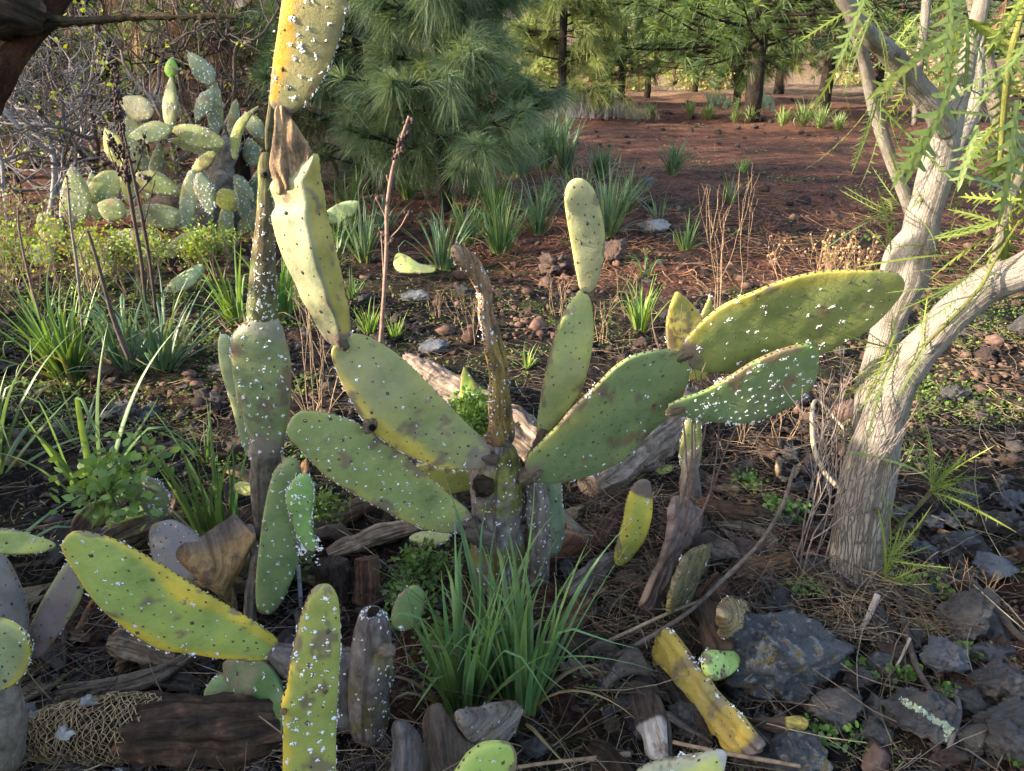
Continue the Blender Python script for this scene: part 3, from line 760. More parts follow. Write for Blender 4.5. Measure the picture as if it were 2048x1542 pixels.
v = tpx([(743, 853, 1.72, 14), (745, 856, 1.705, 14)], seg=12, n=6)
b = Bag(); b.add(v[0], v[1], (.2, .15, .12), v[2]); b.build('scar_hole', M['burnt'], ca)
pad(ca, [(908, 502), (918, 489), (934, 494), (958, 528), (975, 565), (984, 620), (996, 680), (1006, 740), (1013, 810), (1022, 862), (1018, 888), (998, 893), (980, 888), (978, 850), (976, 780), (970, 720), (964, 660), (960, 600), (944, 560), (922, 535)],
    (1000, 888), (920, 492), 1.90, 1.80, yaw=1.6, th=0.034, col=(0.30, 0.21, 0.07), edge=(0.30, 0.18, 0.09), ey=0.4, bugs=0.25, gap=0.022, rim=0.3, wr=0.009, corky=0.02, dead=(0.5, 2, (0.33, 0.22, 0.14)), dry=True, label='shrivelled yellow brown pad seen edge on', bugsize=.8, ns=70)
pad(ca, [(1076, 868), (1078, 820), (1086, 760), (1102, 690), (1122, 635), (1145, 598), (1164, 580), (1180, 600), (1186, 650), (1182, 700), (1166, 765), (1140, 815), (1110, 855), (1090, 880)],
    (1082, 875), (1166, 583), 1.93, 1.93, yaw=0.2, th=0.03, col=(0.22, 0.25, 0.10), edge=YG, ey=0.25, bugs=0.06, rim=0.05, spine=.3, corky=0.03, label='narrow grey green pad leaning right of the shrivelled one')
pad(ca, [(1128, 395), (1134, 368), (1150, 355), (1168, 358), (1186, 378), (1200, 420), (1208, 470), (1206, 520), (1196, 560), (1182, 583), (1162, 581), (1152, 545), (1142, 490), (1133, 440)],
    (1170, 583), (1160, 356), 1.93, 1.90, yaw=0.12, th=0.026, col=(0.22, 0.215, 0.12), edge=(0.44, 0.41, 0.15), ey=0.25, bugs=0.0, rim=0.0, gap=0.028, spine=.9, corky=0.0, label='slim bright pad standing upright on the narrow grey green one')
pad(ca, [(1050, 935), (1058, 905), (1095, 868), (1140, 820), (1195, 768), (1250, 722), (1300, 705), (1345, 702), (1370, 712), (1379, 738), (1370, 780), (1340, 830), (1292, 878), (1235, 925), (1170, 953), (1110, 962), (1068, 958)],
    (1056, 945), (1374, 715), 1.86, 1.93, yaw=0.50, th=0.024, col=(0.140, 0.185, 0.080), edge=YG, ey=0.3, side=-1, bugs=0.14, rim=0.7, rimside=1, corky=0.07, label='big green pad reaching up to the right')
pad(ca, [(1360, 706), (1362, 690), (1400, 650), (1460, 605), (1530, 572), (1600, 552), (1680, 542), (1760, 541), (1795, 547), (1809, 565), (1800, 590), (1762, 630), (1715, 665), (1650, 700), (1590, 728), (1520, 744), (1450, 748), (1395, 740), (1370, 727)],
    (1366, 712), (1806, 560), 1.93, 1.90, yaw=0.42, th=0.024, col=(0.165, 0.195, 0.065), edge=(0.40, 0.34, 0.07), ey=0.32, side=-1, bugs=0.22, rim=0.2, rimside=1, corky=0.03, label='longest pad on the far right end touching the pale tree')
pad(ca, [(1338, 818), (1360, 803), (1405, 786), (1450, 760), (1510, 722), (1560, 700), (1605, 690), (1630, 693), (1638, 712), (1628, 755), (1600, 792), (1560, 818), (1510, 836), (1440, 842), (1385, 838), (1352, 830)],
    (1345, 822), (1632, 700), 1.88, 1.90, yaw=0.42, th=0.026, col=(0.130, 0.178, 0.080), edge=(0.15, 0.24, 0.07), ey=0.3, bugs=0.75, rim=0.75, rimside=1, corky=0.0, gap=0.030, label='fresh green pad hanging below the longest one')
pad(ca, [(1082, 960), (1118, 956), (1124, 1000), (1130, 1050), (1122, 1095), (1104, 1115), (1086, 1100), (1080, 1050)], (1104, 1112), (1100, 955), 2.02, 2.0, th=0.028, col=BLUE, edge=BLUE, bugs=0.45, corky=0, rim=.4, label='bluish pad behind the trunk base')
pad(ca, [(832, 930), (860, 925), (905, 932), (948, 940), (948, 972), (920, 982), (880, 984), (845, 970)], (946, 955), (832, 940), 2.08, 2.1, th=0.028, col=(0.2, .23, .07), edge=YG, bugs=0.2, corky=0, rim=.2, label='small pad half hidden behind the trunk')
for a, l in (((912, 768), 0), ((976, 900), 1)): pass

for (x, y, Y, w, dx, dy) in [(684, 684, 1.735, 34, 10, 14), (972, 912, 1.865, 44, 22, 8), (1168, 583, 1.93, 20, -3, 14), (1368, 712, 1.93, 34, 16, -4), (1350, 822, 1.885, 26, 18, -6), (1062, 946, 1.87, 46, -22, 14), (1082, 876, 1.93, 26, -8, 16), (1002, 890, 1.90, 40, 0, 10), (570, 226, 1.70, 26, 4, -12), (936, 1044, 1.85, 46, 18, 6)]:
    v = tpx([(x - dx, y - dy, Y, w * .7), (x - dx * .4, y - dy * .4, Y, w), (x + dx * .4, y + dy * .4, Y, w * .95), (x + dx, y + dy, Y, w * .7)], seg=22, n=16, lump=.18, lf=40, seed=x, grain=.12, flat=.6)
    b = Bag(); b.add(v[0], v[1], (.62, .52, .42), v[2]); b.build('joint', M['cork'], ca)
rgw = np.random.default_rng(6)
wax_on(trunk_, [(rgw.uniform(950, 1055), rgw.uniform(895, 1180)) for _ in range(110)], rgw, .3, .8)
wax_on(dst_, [(rgw.uniform(1050, 1105), rgw.uniform(955, 1190)) for _ in range(70)], rgw, .3, .8)

# small pads behind the centre
cb = empty('prickly_pear_cactus', GG(950, 905), 'small young prickly pear behind the central trunk with a spotted round pad', 'cactus')
epad(cb, (952, 850), (928, 733), 44, 2.55, th=0.022, col=YOUNG, edge=YG, bugs=0.6, corky=0, gap=.026, rim=.2, bugsize=.8)
epad(cb, (955, 905), (960, 770), 40, 2.5, th=0.02, col=GREEN, edge=YG, bugs=0.5, corky=0, gap=.026)
cc_ = empty('prickly_pear_cactus', GG(1380, 800), 'short prickly pear behind the longest right pad, showing one yellowish pad', 'cactus')
epad(cc_, (1400, 760), (1352, 582), 92, 2.45, 2.4, yaw=0.2, th=0.028, col=(0.3, .31, .09), edge=YEL, ey=.35, bugs=0.12, corky=0, rim=.2, shape=.75)
epad(cc_, (1395, 720), (1420, 588), 34, 2.5, 2.45, yaw=0.2, th=0.02, col=(0.3, .31, .09), edge=YG, bugs=0.12, corky=0, rim=.2)
epad(cc_, (1375, 945), (1390, 800), 44, 2.45, 2.42, th=0.03, col=GREEN, edge=YG, bugs=0.6, corky=.1, rim=.5)
v = tpx([(1382, 1000, 2.42, 44), (1380, 950, 2.42, 36), (1383, 900, 2.42, 34)], seg=14, n=16, lump=.2); b = Bag(); b.add(v[0], v[1], None, v[2]); b.build('trunk', M['cork'], cc_)

# ------------------------------------------------------------------ LEFT TALL CACTUS
cl = empty('prickly_pear_cactus', GG(540, 1130), 'tall thin prickly pear on the left, grey old pads below a long stem', 'cactus')
pad(cl, [(497, 912), (500, 880), (482, 820), (468, 760), (462, 700), (466, 668), (490, 648), (503, 636), (546, 636), (562, 650), (574, 690), (582, 730), (582, 790), (575, 850), (562, 905), (530, 925)],
    (530, 920), (525, 640), 1.86, 1.86, yaw=0.25, th=0.075, col=(0.155, 0.185, 0.085), edge=(0.22, .19, .13), ey=.3, bugs=0.75, rim=0.5, rimside=-1, corky=0.28, dead=(0.86, 2, (0.27, .25, .18)), gap=.032, label='thick grey green middle segment')
v = tpx([(526, 645, 1.88, 56), (526, 600, 1.87, 58), (527, 520, 1.87, 48), (530, 440, 1.86, 36), (532, 380, 1.86, 30), (531, 345, 1.86, 30), (532, 318, 1.86, 26), (533, 306, 1.86, 16)], seg=22, n=60, lump=0.09, lf=16, seed=5)
b = Bag(); n_ = fbm(v[0] * 9, 3, 5)[:, None]; f = sm(-.3, .3, n_); b.add(v[0], v[1], np.array([.80, .72, .45]) * f + np.array([.78, .95, .42]) * (1 - f), v[2])
stm = b.build('stem', M['cork'], cl, label='long round stem with a knob on its top')
rg = np.random.default_rng(4)
wax_on(stm, [(rg.uniform(495, 560), 345 + 310 * rg.random() ** .6) for _ in range(170)], rg, .3, .85)
v = tpx([(535, 300, 1.88, 8), (536, 260, 1.88, 12), (543, 215, 1.88, 14), (541, 190, 1.88, 8)], seg=10, n=16, lump=.2)
b = Bag(); b.add(v[0], v[1], (.8, .8, .5), v[2]); b.build('stem_tip', M['cork'], cl)
for (x, y, w) in ((530, 346, 22), (524, 300, 8), (500, 650, 20)):
    v = tpx([(x, y, 1.85, w * .8), (x, y + 1, 1.842, w), (x, y + 2, 1.836, w * .5)], seg=14, n=8, lump=.15, lf=50); b = Bag(); b.add(v[0], v[1], (.7, .6, .5), v[2]); b.build('knob', M['cork'], cl)
    v = tpx([(x, y + 2, 1.836, w * .4), (x, y + 2.5, 1.832, w * .34)], seg=10, n=4); b = Bag(); b.add(v[0], v[1], (.15, .1, .08), v[2]); b.build('knob_hole', M['burnt'], cl)
pad(cl, [(436, 700), (437, 678), (445, 670), (462, 682), (475, 740), (490, 800), (502, 870), (506, 908), (494, 912), (478, 868), (460, 800), (442, 740)], (502, 908), (444, 674), 1.93, 1.90, yaw=0.3, th=0.028, col=PALE, edge=YG, ey=.15, bugs=.1, corky=0.02, rim=.2, label='pale flat pad behind the middle segment')
v = tpx([(545, 1250, 1.90, 40), (535, 1120, 1.88, 36), (530, 1050, 1.87, 40), (528, 990, 1.86, 52), (530, 930, 1.86, 60), (532, 900, 1.86, 62)], seg=24, n=44, lump=0.12, lf=16, seed=9)
b = Bag(); b.add(v[0], v[1], (.85, .80, .74), v[2]); b.build('trunk', M['cork'], cl)

cp = empty('prickly_pear_cactus', GG(540, 1215), 'pair of upright green pads at the foot of the tall left cactus', 'cactus')
pad(cp, [(514, 1212), (512, 1150), (520, 1080), (530, 1010), (545, 950), (565, 922), (588, 915), (602, 935), (606, 1000), (602, 1080), (590, 1140), (565, 1195), (540, 1222)],
    (535, 1220), (580, 918), 1.72, 1.74, yaw=0.3, th=0.04, col=(0.155, 0.205, 0.085), edge=GREEN, ey=.2, bugs=0.65, rim=0.75, rimside=1, corky=0.03, gap=.030, bugsize=.8, dead=(0.93, 2, (.25, .22, .19)))
pad(cp, [(572, 990), (585, 962), (605, 948), (622, 955), (628, 985), (624, 1030), (628, 1070), (636, 1092), (620, 1105), (600, 1080), (582, 1040)],
    (622, 1100), (606, 950), 1.68, 1.68, yaw=0.15, th=0.028, col=(0.17, 0.27, 0.085), edge=YOUNG, ey=.4, bugs=0.7, rim=0.8, corky=0.0, gap=.024, bugsize=.85)
b = Bag(); v = tpx([(604, 1120, 1.70, 8), (612, 1110, 1.69, 20), (625, 1098, 1.68, 18)], seg=10, n=8, lump=.3); b.add(v[0], v[1], (.4, .5, .3), v[2]); j = b.build('joint', M['cork'], cp)
wx = Bag()
for k in range(70): blob(wx, P(rg.normal(618, 11), rg.normal(1092, 11), 1.675), np.array([0, -1., 0]), np.array([0, 0, 1.]), np.array([1., 0, 0]), rg, rg.uniform(.5, 1.3))
wx.build('cochineal_wax', M['wax'], j, kind='stuff')

# ------------------------------------------------------------------ FRONT LEFT CACTUS
cf = empty('prickly_pear_cactus', GG(740, 1470), 'front left prickly pear with a long yellow rimmed pad pointing left', 'cactus')
pad(cf, [(122, 1098), (130, 1078), (146, 1067), (180, 1068), (235, 1083), (290, 1112), (350, 1148), (400, 1180), (450, 1210), (510, 1245), (550, 1275), (557, 1292), (548, 1314), (510, 1323), (440, 1316), (380, 1306), (320, 1298), (270, 1270), (215, 1228), (175, 1185), (145, 1140)],
    (552, 1300), (128, 1082), 1.42, 1.30, yaw=0.40, th=0.032, col=(0.215, 0.255, 0.065), edge=(0.56, 0.42, 0.055), ey=1.0, ew=.50, bugs=0.20, rim=0.85, rimside=-1, corky=0.04, gap=.030, bugsize=.72, spine=.15, label='long yellow rimmed pad pointing left')
pad(cf, [(567, 1600), (566, 1500), (567, 1440), (562, 1410), (573, 1385), (582, 1320), (596, 1255), (612, 1205), (625, 1180), (648, 1167), (668, 1178), (678, 1210), (680, 1290), (676, 1380), (673, 1480), (672, 1600), (660, 1680), (620, 1700), (580, 1680)],
    (622, 1690), (650, 1170), 1.02, 1.06, yaw=0.35, th=0.030, col=(0.235, 0.26, 0.07), edge=(0.50, 0.40, 0.06), ey=0.45, side=-1, bugs=0.75, rim=0.55, rimside=1, corky=0.0, gap=.026, bugsize=.95, spine=.1, dead=(0.955, 2, (.16, .12, .10)), label='upright pad in front with a sunlit yellow left margin')  # sunlight on the left rim is put into the edge colour
v = tpx([(566, 1424, 1.03, 10), (567, 1423, 1.02, 15), (568, 1423, 1.012, 12)], seg=10, n=6); b = Bag(); b.add(v[0], v[1], (1.3, .9, .6), v[2]); b.build('knob', M['cork'], cf)
pad(cf, [(449, 1330), (470, 1316), (520, 1316), (548, 1340), (566, 1385), (577, 1430), (577, 1478), (555, 1476), (525, 1455), (490, 1420), (462, 1380)],
    (505, 1312), (577, 1478), 1.42, 1.28, yaw=0.1, th=0.024, col=DEEP, edge=(0.06, .14, .03), ey=0.2, bugs=0.45, rim=0.4, rimside=1, corky=0, gap=.032, spine=.8, bugsize=.8, label='dark green pad hanging under the yellow rimmed one')
b = Bag()
v = tpx([(545, 1300, 1.42, 34), (580, 1320, 1.42, 66), (640, 1335, 1.42, 80), (700, 1330, 1.44, 70), (720, 1320, 1.46, 50)], seg=26, n=34, lump=.1, lf=20); b.add(v[0], v[1], (.78, .72, .72), v[2])
b.build('trunk', M['cork'], cf, label='thick grey trunk lying behind the upright pad')
b = Bag()
v = tpx([(745, 1530, 1.36, 66), (740, 1470, 1.36, 76), (738, 1400, 1.36, 84), (744, 1330, 1.36, 88), (746, 1270, 1.37, 74), (744, 1236, 1.37, 60), (746, 1222, 1.37, 34)], seg=30, n=50, lump=.09, lf=22, seed=11)
n_ = fbm(v[0] * 14, 3, 9)[:, None]; f = sm(0.1, .35, n_); b.add(v[0], v[1], np.array([.80, .74, .76]) * (1 - f) + np.array([.75, .72, .42]) * f, v[2])
stp = b.build('stump', M['cork'], cf, label='cut grey stump with white wax on its top')
v = tpx([(746, 1225, 1.36, 30), (742, 1219, 1.36, 16)], seg=12, n=5); b = Bag(); b.add(v[0], v[1], (.25, .2, .2), v[2]); b.build('cut_face', M['burnt'], stp)
v = tpx([(770, 1300, 1.34, 34), (776, 1302, 1.318, 30), (778, 1303, 1.308, 14)], seg=14, n=8, lump=.1, lf=40); b = Bag(); b.add(v[0], v[1], (.95, .85, .7), v[2]); b.build('knob', M['cork'], stp)
wax_on(stp, [(rg.normal(746, 18), rg.normal(1226, 7)) for _ in range(60)] + [(rg.uniform(755, 792), rg.uniform(1290, 1490)) for _ in range(60)] + [(rg.uniform(700, 790), rg.uniform(1250, 1480)) for _ in range(20)], rg, .3, .8)
b = Bag(); v = tpx([(575, 1390, 1.40, 50), (570, 1330, 1.42, 50)], seg=14, n=6); 
v = tpx([(640, 1560, 1.36, 80), (690, 1470, 1.38, 76), (690, 1380, 1.40, 74), (680, 1330, 1.42, 70)], seg=22, n=24, lump=.12, lf=16); b.add(v[0], v[1], (.7, .66, .66), v[2]); b.build('trunk', M['cork'], cf)

# ------------------------------------------------------------------ LEFT EDGE PADS
ce = empty('prickly_pear_cactus', GG(15, 1470), 'cactus at the left frame edge, a round yellow rimmed pad on a grey stem', 'cactus')
pad(ce, [(-70, 1300), (-55, 1255), (-20, 1237), (20, 1240), (50, 1258), (62, 1290), (60, 1320), (45, 1352), (15, 1372), (-25, 1374), (-60, 1345)], (10, 1374), (-10, 1238), 1.20, 1.20, yaw=.1, th=0.028, col=PALE, edge=(.48, .40, .07), ey=.6, bugs=.05, gap=.022, rim=.9, rimside=1, corky=0, bugsize=.6, spine=.1)
v = tpx([(15, 1520, 1.22, 62), (15, 1440, 1.21, 66), (12, 1400, 1.21, 60), (8, 1360, 1.21, 40)], seg=22, n=20, lump=.1, lf=20); b = Bag(); b.add(v[0], v[1], (.9, .85, .8), v[2]); b.build('trunk', M['cork'], ce)
cg = empty('prickly_pear_pad', GG(10, 1360), 'smooth grey purple old pad standing at the left frame edge', 'cactus pad')
pad(cg, [(-60, 1300), (-60, 1150), (-30, 1105), (5, 1115), (35, 1160), (52, 1220), (54, 1290), (40, 1370), (0, 1400), (-40, 1380)], (0, 1390), (-15, 1108), 1.45, 1.50, yaw=.0, th=0.04, col=(.17, .155, .16), edge=(.15, .13, .13), ey=.2, bugs=0.02, rim=0, corky=0, spine=0)
cg = empty('prickly_pear_pad', GG(90, 1290), 'mauve grey dying pad leaning behind the yellow rimmed front pad', 'cactus pad')
pad(cg, [(58, 1290), (62, 1250), (90, 1190), (125, 1135), (150, 1120), (168, 1150), (165, 1190), (140, 1235), (105, 1285), (70, 1315)], (62, 1305), (160, 1130), 1.52, 1.58, yaw=.2, th=0.03, col=(.17, .13, .135), edge=(.3, .27, .14), ey=.4, bugs=0.03, rim=.1, corky=0)
cg = empty('prickly_pear_pad', GG(40, 1120), 'yellow green pad lying flat at the left frame edge', 'cactus pad')
pad(cg, [(-80, 1085), (-40, 1062), (20, 1057), (70, 1070), (106, 1084), (96, 1098), (50, 1106), (-10, 1108), (-60, 1102)], (-75, 1090), (104, 1084), 1.95, 1.92, lie=1.6, th=0.025, col=(.25, .29, .08), edge=(.42, .37, .1), ey=.4, bugs=0.1, rim=.4, corky=0, gap=.03)

# ------------------------------------------------------------------ FALLEN PADS
def fallen(label, outline, base, tip, yb, yt, cat='cactus pad', name='fallen_cactus_pad', **kw):
    g = GG(*tip)
    c = np.mean([P(*base, yb), P(*tip, yt)], 0); c[2] = ghs(c[0], c[1])
    r = empty(name, c, label, cat)
    pad(r, outline, base, tip, yb, yt, **kw); return r
def gy(px, py, dz=0.0): return float(GG(px, py, dz)[1])
fallen('long mustard yellow fallen pad, wrinkled, with black spots down its right margin',
       [(1322, 1262), (1340, 1262), (1366, 1296), (1396, 1338), (1430, 1386), (1478, 1434), (1514, 1472), (1526, 1498), (1508, 1512), (1472, 1510), (1444, 1494), (1410, 1466), (1362, 1440), (1338, 1408), (1314, 1358), (1306, 1304)],
       (1326, 1265), (1515, 1505), gy(1326, 1265, .12), gy(1515, 1505, .11), yaw=0.3, th=0.034, col=(.27, .205, .045), edge=(.46, .33, .07), ey=.5, side=1, bugs=.03, rim=.25, rimside=-1, wr=.010, corky=0, dead=(0.93, 2, (.12, .10, .09)), spine=0, ns=70, m=44)
fallen('yellow green narrow pad leaning upright with a black crack and grey tip',
       [(1228, 1120), (1230, 1095), (1244, 1050), (1254, 1005), (1268, 975), (1285, 963), (1300, 967), (1306, 990), (1303, 1030), (1290, 1070), (1268, 1100), (1246, 1124)],
       (1234, 1122), (1288, 965), 2.0, 2.0, yaw=.1, th=0.03, col=(.25, .27, .055), edge=(.44, .38, .06), ey=.5, bugs=.1, rim=.05, corky=0, dead=(0.84, 2, (.13, .10, .085)), gap=.026)
fallen('charred fallen pad with a fresh green rounded end beside the lichen rock',
       [(1412, 1340), (1408, 1315), (1414, 1300), (1445, 1302), (1466, 1298), (1474, 1284), (1481, 1308), (1478, 1332), (1458, 1352), (1432, 1357)],
       (1440, 1300), (1444, 1357), gy(1440, 1310, .14), gy(1444, 1357, .13), yaw=.1, th=0.03, col=(.24, .33, .09), edge=(.3, .38, .12), ey=.3, bugs=.05, rim=.1, corky=0, gap=.018, spine=.2)
rr = bpy.data.objects[-1] if False else None
o_ = [x for x in bpy.data.objects if x.get('label', '').startswith('charred fallen pad')][0]
pad(o_, [(1388, 1225), (1405, 1208), (1440, 1222), (1458, 1262), (1472, 1292), (1460, 1303), (1435, 1305), (1415, 1300), (1400, 1262)], (1440, 1303), (1400, 1212), gy(1440, 1305, .14), gy(1400, 1215, .10), th=.035, col=(.10, .065, .045), edge=(.05, .04, .035), ey=.6, gap=0, corky=0, dry=True, wr=.010, name='charred_half')
fallen('curled tan papery dried shell resting on the lichen rock',
       [(1453, 1240), (1470, 1208), (1495, 1204), (1508, 1218), (1524, 1230), (1512, 1248), (1500, 1250), (1490, 1262), (1472, 1288), (1458, 1275)],
       (1468, 1286), (1495, 1205), gy(1468, 1286, .1), gy(1495, 1215, .09), th=.03, yaw=.4, bendw=-.1, col=(.40, .31, .17), edge=(.30, .22, .12), ey=.4, dry=True, gap=0.03, bugs=.15, rim=.15, bugsize=.6, corky=0, wr=.007, cat='dried pad', name='dried_cactus_pad')
fallen('dark grey fallen pad with a bleached white patch in front of the yellow fallen one',
       [(1248, 1400), (1262, 1375), (1300, 1380), (1322, 1410), (1332, 1460), (1338, 1500), (1325, 1520), (1300, 1512), (1285, 1470), (1262, 1440)],
       (1275, 1380), (1318, 1518), gy(1275, 1385, .05), gy(1318, 1515, .05), th=.035, yaw=.1, col=(.07, .055, .05), edge=(.10, .075, .06), ey=.5, dry=True, gap=0, corky=0, wr=.008, dead=(.55, 2, (.50, .46, .44)), cat='dried pad', name='dried_cactus_pad')
fallen('small brown rotten pad with a bright yellow end right of the long yellow one',
       [(1500, 1440), (1530, 1432), (1570, 1436), (1600, 1434), (1617, 1445), (1610, 1462), (1585, 1470), (1552, 1466), (1520, 1452)],
       (1505, 1440), (1617, 1450), gy(1505, 1440, .08), gy(1617, 1450, .08), th=.025, lie=1.2, col=(.10, .07, .05), edge=(.3, .22, .09), ey=.2, dead=(.5, 2, (.48, .40, .10)), bugs=.05, rim=.1, corky=0, dry=True, gap=0, wr=.004)
fallen('pale green grey blotched pad cut off by the bottom edge, right of centre',
       [(1275, 1560), (1290, 1535), (1340, 1520), (1400, 1508), (1430, 1500), (1452, 1505), (1448, 1540), (1430, 1620), (1330, 1640)], (1290, 1600), (1450, 1510), 1.02, 1.06, lie=.5, th=.03, col=(.33, .36, .10), edge=(.3, .3, .2), ey=.4, bugs=.1, rim=.2, corky=0, dead=(.78, 2, (.33, .32, .30)))
fallen('fresh green pad poking up at the bottom edge below the grass clump',
       [(900, 1580), (925, 1530), (955, 1503), (990, 1492), (1022, 1495), (1035, 1512), (1032, 1545), (1020, 1600), (960, 1630)], (930, 1620), (1020, 1493), 1.04, 1.08, yaw=.3, th=.03, col=(.24, .32, .075), edge=(.35, .4, .1), ey=.3, bugs=.08, rim=.2, rimside=1, corky=0, gap=.03)
fallen('dark grey pointed dead pad standing at the bottom edge, left of centre',
       [(776, 1580), (778, 1510), (782, 1465), (796, 1445), (815, 1445), (832, 1470), (846, 1520), (850, 1600), (815, 1620)], (812, 1610), (806, 1445), 1.10, 1.16, th=.04, col=(.15, .14, .15), edge=(.09, .08, .08), ey=.4, dry=True, gap=0, corky=0, wr=.009, cat='dried pad', name='dried_cactus_pad')
fallen('brown black shrivelled dead pad standing left of the grass clump foot',
       [(850, 1600), (848, 1500), (850, 1440), (862, 1415), (882, 1412), (905, 1440), (930, 1475), (950, 1500), (945, 1560), (900, 1600)], (900, 1600), (872, 1412), 1.16, 1.24, th=.04, col=(.11, .09, .08), edge=(.14, .10, .07), ey=.4, dry=True, gap=0, corky=0, wr=.012, cat='dried pad', name='dried_cactus_pad')
fallen('grey corky fallen pad with a dark hole, under the right side of the grass clump',
       [(922, 1450), (926, 1432), (960, 1428), (1000, 1415), (1030, 1408), (1042, 1418), (1028, 1442), (1010, 1475), (985, 1502), (955, 1500), (935, 1480)], (945, 1495), (1038, 1412), 1.24, 1.33, yaw=.5, th=.05, col=(.27, .245, .235), edge=(.16, .13, .11), ey=.4, bugs=.25, rim=.3, gap=.03, dry=True, corky=0, wr=.005, cat='dried pad', name='dried_cactus_pad', bugsize=.5)
fallen('dark grey slab like dead pad standing behind the yellow rimmed front pad',
       [(300, 1075), (306, 1050), (325, 1042), (350, 1040), (385, 1060), (410, 1085), (430, 1118), (410, 1150), (380, 1162), (340, 1148), (312, 1120)], (385, 1160), (318, 1045), 1.76, 1.84, yaw=.3, th=.035, col=(.145, .13, .135), edge=(.16, .14, .14), ey=.3, gap=.03, bugs=.1, rim=.3, corky=0, spine=0, bugsize=.5)
fallen('brown orange curled dead pad pointing up beside the green upright pair',
       [(386, 1165), (400, 1140), (440, 1122), (480, 1090), (505, 1070), (516, 1082), (512, 1120), (500, 1175), (490, 1215), (455, 1215), (420, 1195)], (430, 1205), (508, 1072), 1.70, 1.78, yaw=.8, th=.04, bendw=-.6, col=(.27, .18, .085), edge=(.14, .115, .10), ey=.5, dry=True, gap=0, corky=0, wr=.010, cat='dried pad', name='dried_cactus_pad')
fallen('grey tan dead pad strip standing right behind the brown curled one',
       [(490, 1275), (492, 1210), (500, 1150), (508, 1085), (522, 1090), (524, 1150), (515, 1215), (505, 1280)], (498, 1278), (515, 1085), 1.68, 1.78, yaw=.8, th=.03, col=(.17, .14, .12), edge=(.14, .11, .10), ey=.3, dry=True, gap=0, corky=0, wr=.009, cat='dried pad', name='dried_cactus_pad')
fallen('brown half rotten pad with a green patch, behind the left logs',
       [(140, 1080), (145, 1040), (170, 1015), (205, 1000), (222, 1010), (222, 1035), (205, 1050), (185, 1058), (160, 1075), (135, 1110)], (138, 1108), (218, 1008), 1.92, 2.02, yaw=.4, th=.03, col=(.10, .07, .055), edge=(.15, .10, .07), ey=.4, dead=(.66, 2, (.22, .26, .08)), dry=True, gap=0, corky=0, wr=.006)
fallen('small yellow green pad lying behind the left lichen log',
       [(218, 1040), (235, 1022), (270, 1012), (300, 1015), (296, 1030), (262, 1040), (235, 1050)], (218, 1045), (300, 1016), 2.05, 2.08, lie=1.0, th=.025, col=(.25, .29, .08), edge=YG, ey=.4, bugs=.03, rim=.0, corky=0)
fallen('white specked grey green pad hanging below the leafy bush on the left',
       [(268, 990), (275, 965), (300, 955), (325, 968), (340, 1000), (332, 1030), (318, 1050), (300, 1040), (282, 1015)], (318, 1048), (285, 960), 1.95, 1.95, yaw=.1, th=.025, col=(.17, .2, .1), edge=(.2, .2, .12), ey=.3, bugs=.8, rim=.8, corky=0, gap=.024)
fallen('reddish brown dried pad, half disc, leaning on the right of the central trunk',
       [(1093, 1100), (1098, 1080), (1118, 1067), (1145, 1064), (1168, 1075), (1160, 1095), (1148, 1115), (1125, 1122), (1096, 1124)], (1098, 1118), (1165, 1072), 2.05, 2.08, yaw=.5, th=.025, col=(.24, .115, .07), edge=(.28, .18, .12), ey=.4, dry=True, gap=0, corky=0, wr=.004, cat='dried pad', name='dried_cactus_pad')
fallen('pale yellow green pad lying flat under the lower left green pad',
       [(818, 1078), (835, 1066), (870, 1062), (898, 1066), (895, 1082), (870, 1092), (840, 1090)], (820, 1080), (897, 1072), 2.1, 2.12, lie=1.4, th=.022, col=(.34, .38, .14), edge=YG, ey=.3, bugs=.15, rim=.2, corky=0)
fallen('small white specked green pad beside the grey cut stump',
       [(782, 1240), (790, 1205), (810, 1180), (832, 1172), (848, 1185), (850, 1215), (838, 1245), (815, 1262), (792, 1260)], (800, 1262), (836, 1175), 1.56, 1.60, yaw=.0, th=.025, col=(.11, .17, .06), edge=GREEN, ey=.2, bugs=.3, rim=.2, corky=0, bugsize=.7)
fallen('pale green pad tip showing between the long yellow rimmed pad and the dark green one',
       [(408, 1395), (415, 1370), (435, 1352), (455, 1355), (468, 1380), (470, 1402), (440, 1405)], (468, 1400), (412, 1385), 1.40, 1.40, yaw=.4, th=.025, col=(.30, .36, .16), edge=YG, ey=.2, bugs=.1, rim=.1, corky=0)
fallen('yellow green dried pad strip slanting down behind the long dark stick',
       [(1335, 1200), (1350, 1150), (1375, 1110), (1400, 1092), (1432, 1090), (1440, 1105), (1420, 1150), (1395, 1190), (1372, 1225), (1345, 1230)], (1352, 1228), (1425, 1092), gy(1352, 1228, .07), gy(1425, 1092, .07), yaw=.2, th=.03, col=(.20, .18, .10), edge=(.42, .38, .13), ey=.5, side=1, dry=True, gap=.03, bugs=.05, rim=0, corky=0, wr=.006)
fallen('grey purple collapsed dead pad bent over in the middle of the debris',
       [(1290, 1215), (1300, 1170), (1322, 1120), (1330, 1060), (1340, 1010), (1360, 995), (1395, 1010), (1420, 1035), (1425, 1060), (1390, 1080), (1350, 1110), (1338, 1160), (1322, 1225)], (1305, 1220), (1380, 1005), gy(1305, 1220, .06), gy(1380, 1020, .12), yaw=.2, th=.04, col=(.20, .15, .14), edge=(.27, .19, .14), ey=.4, dry=True, gap=0, corky=0, wr=.010, cat='dried pad', name='dried_cactus_pad')
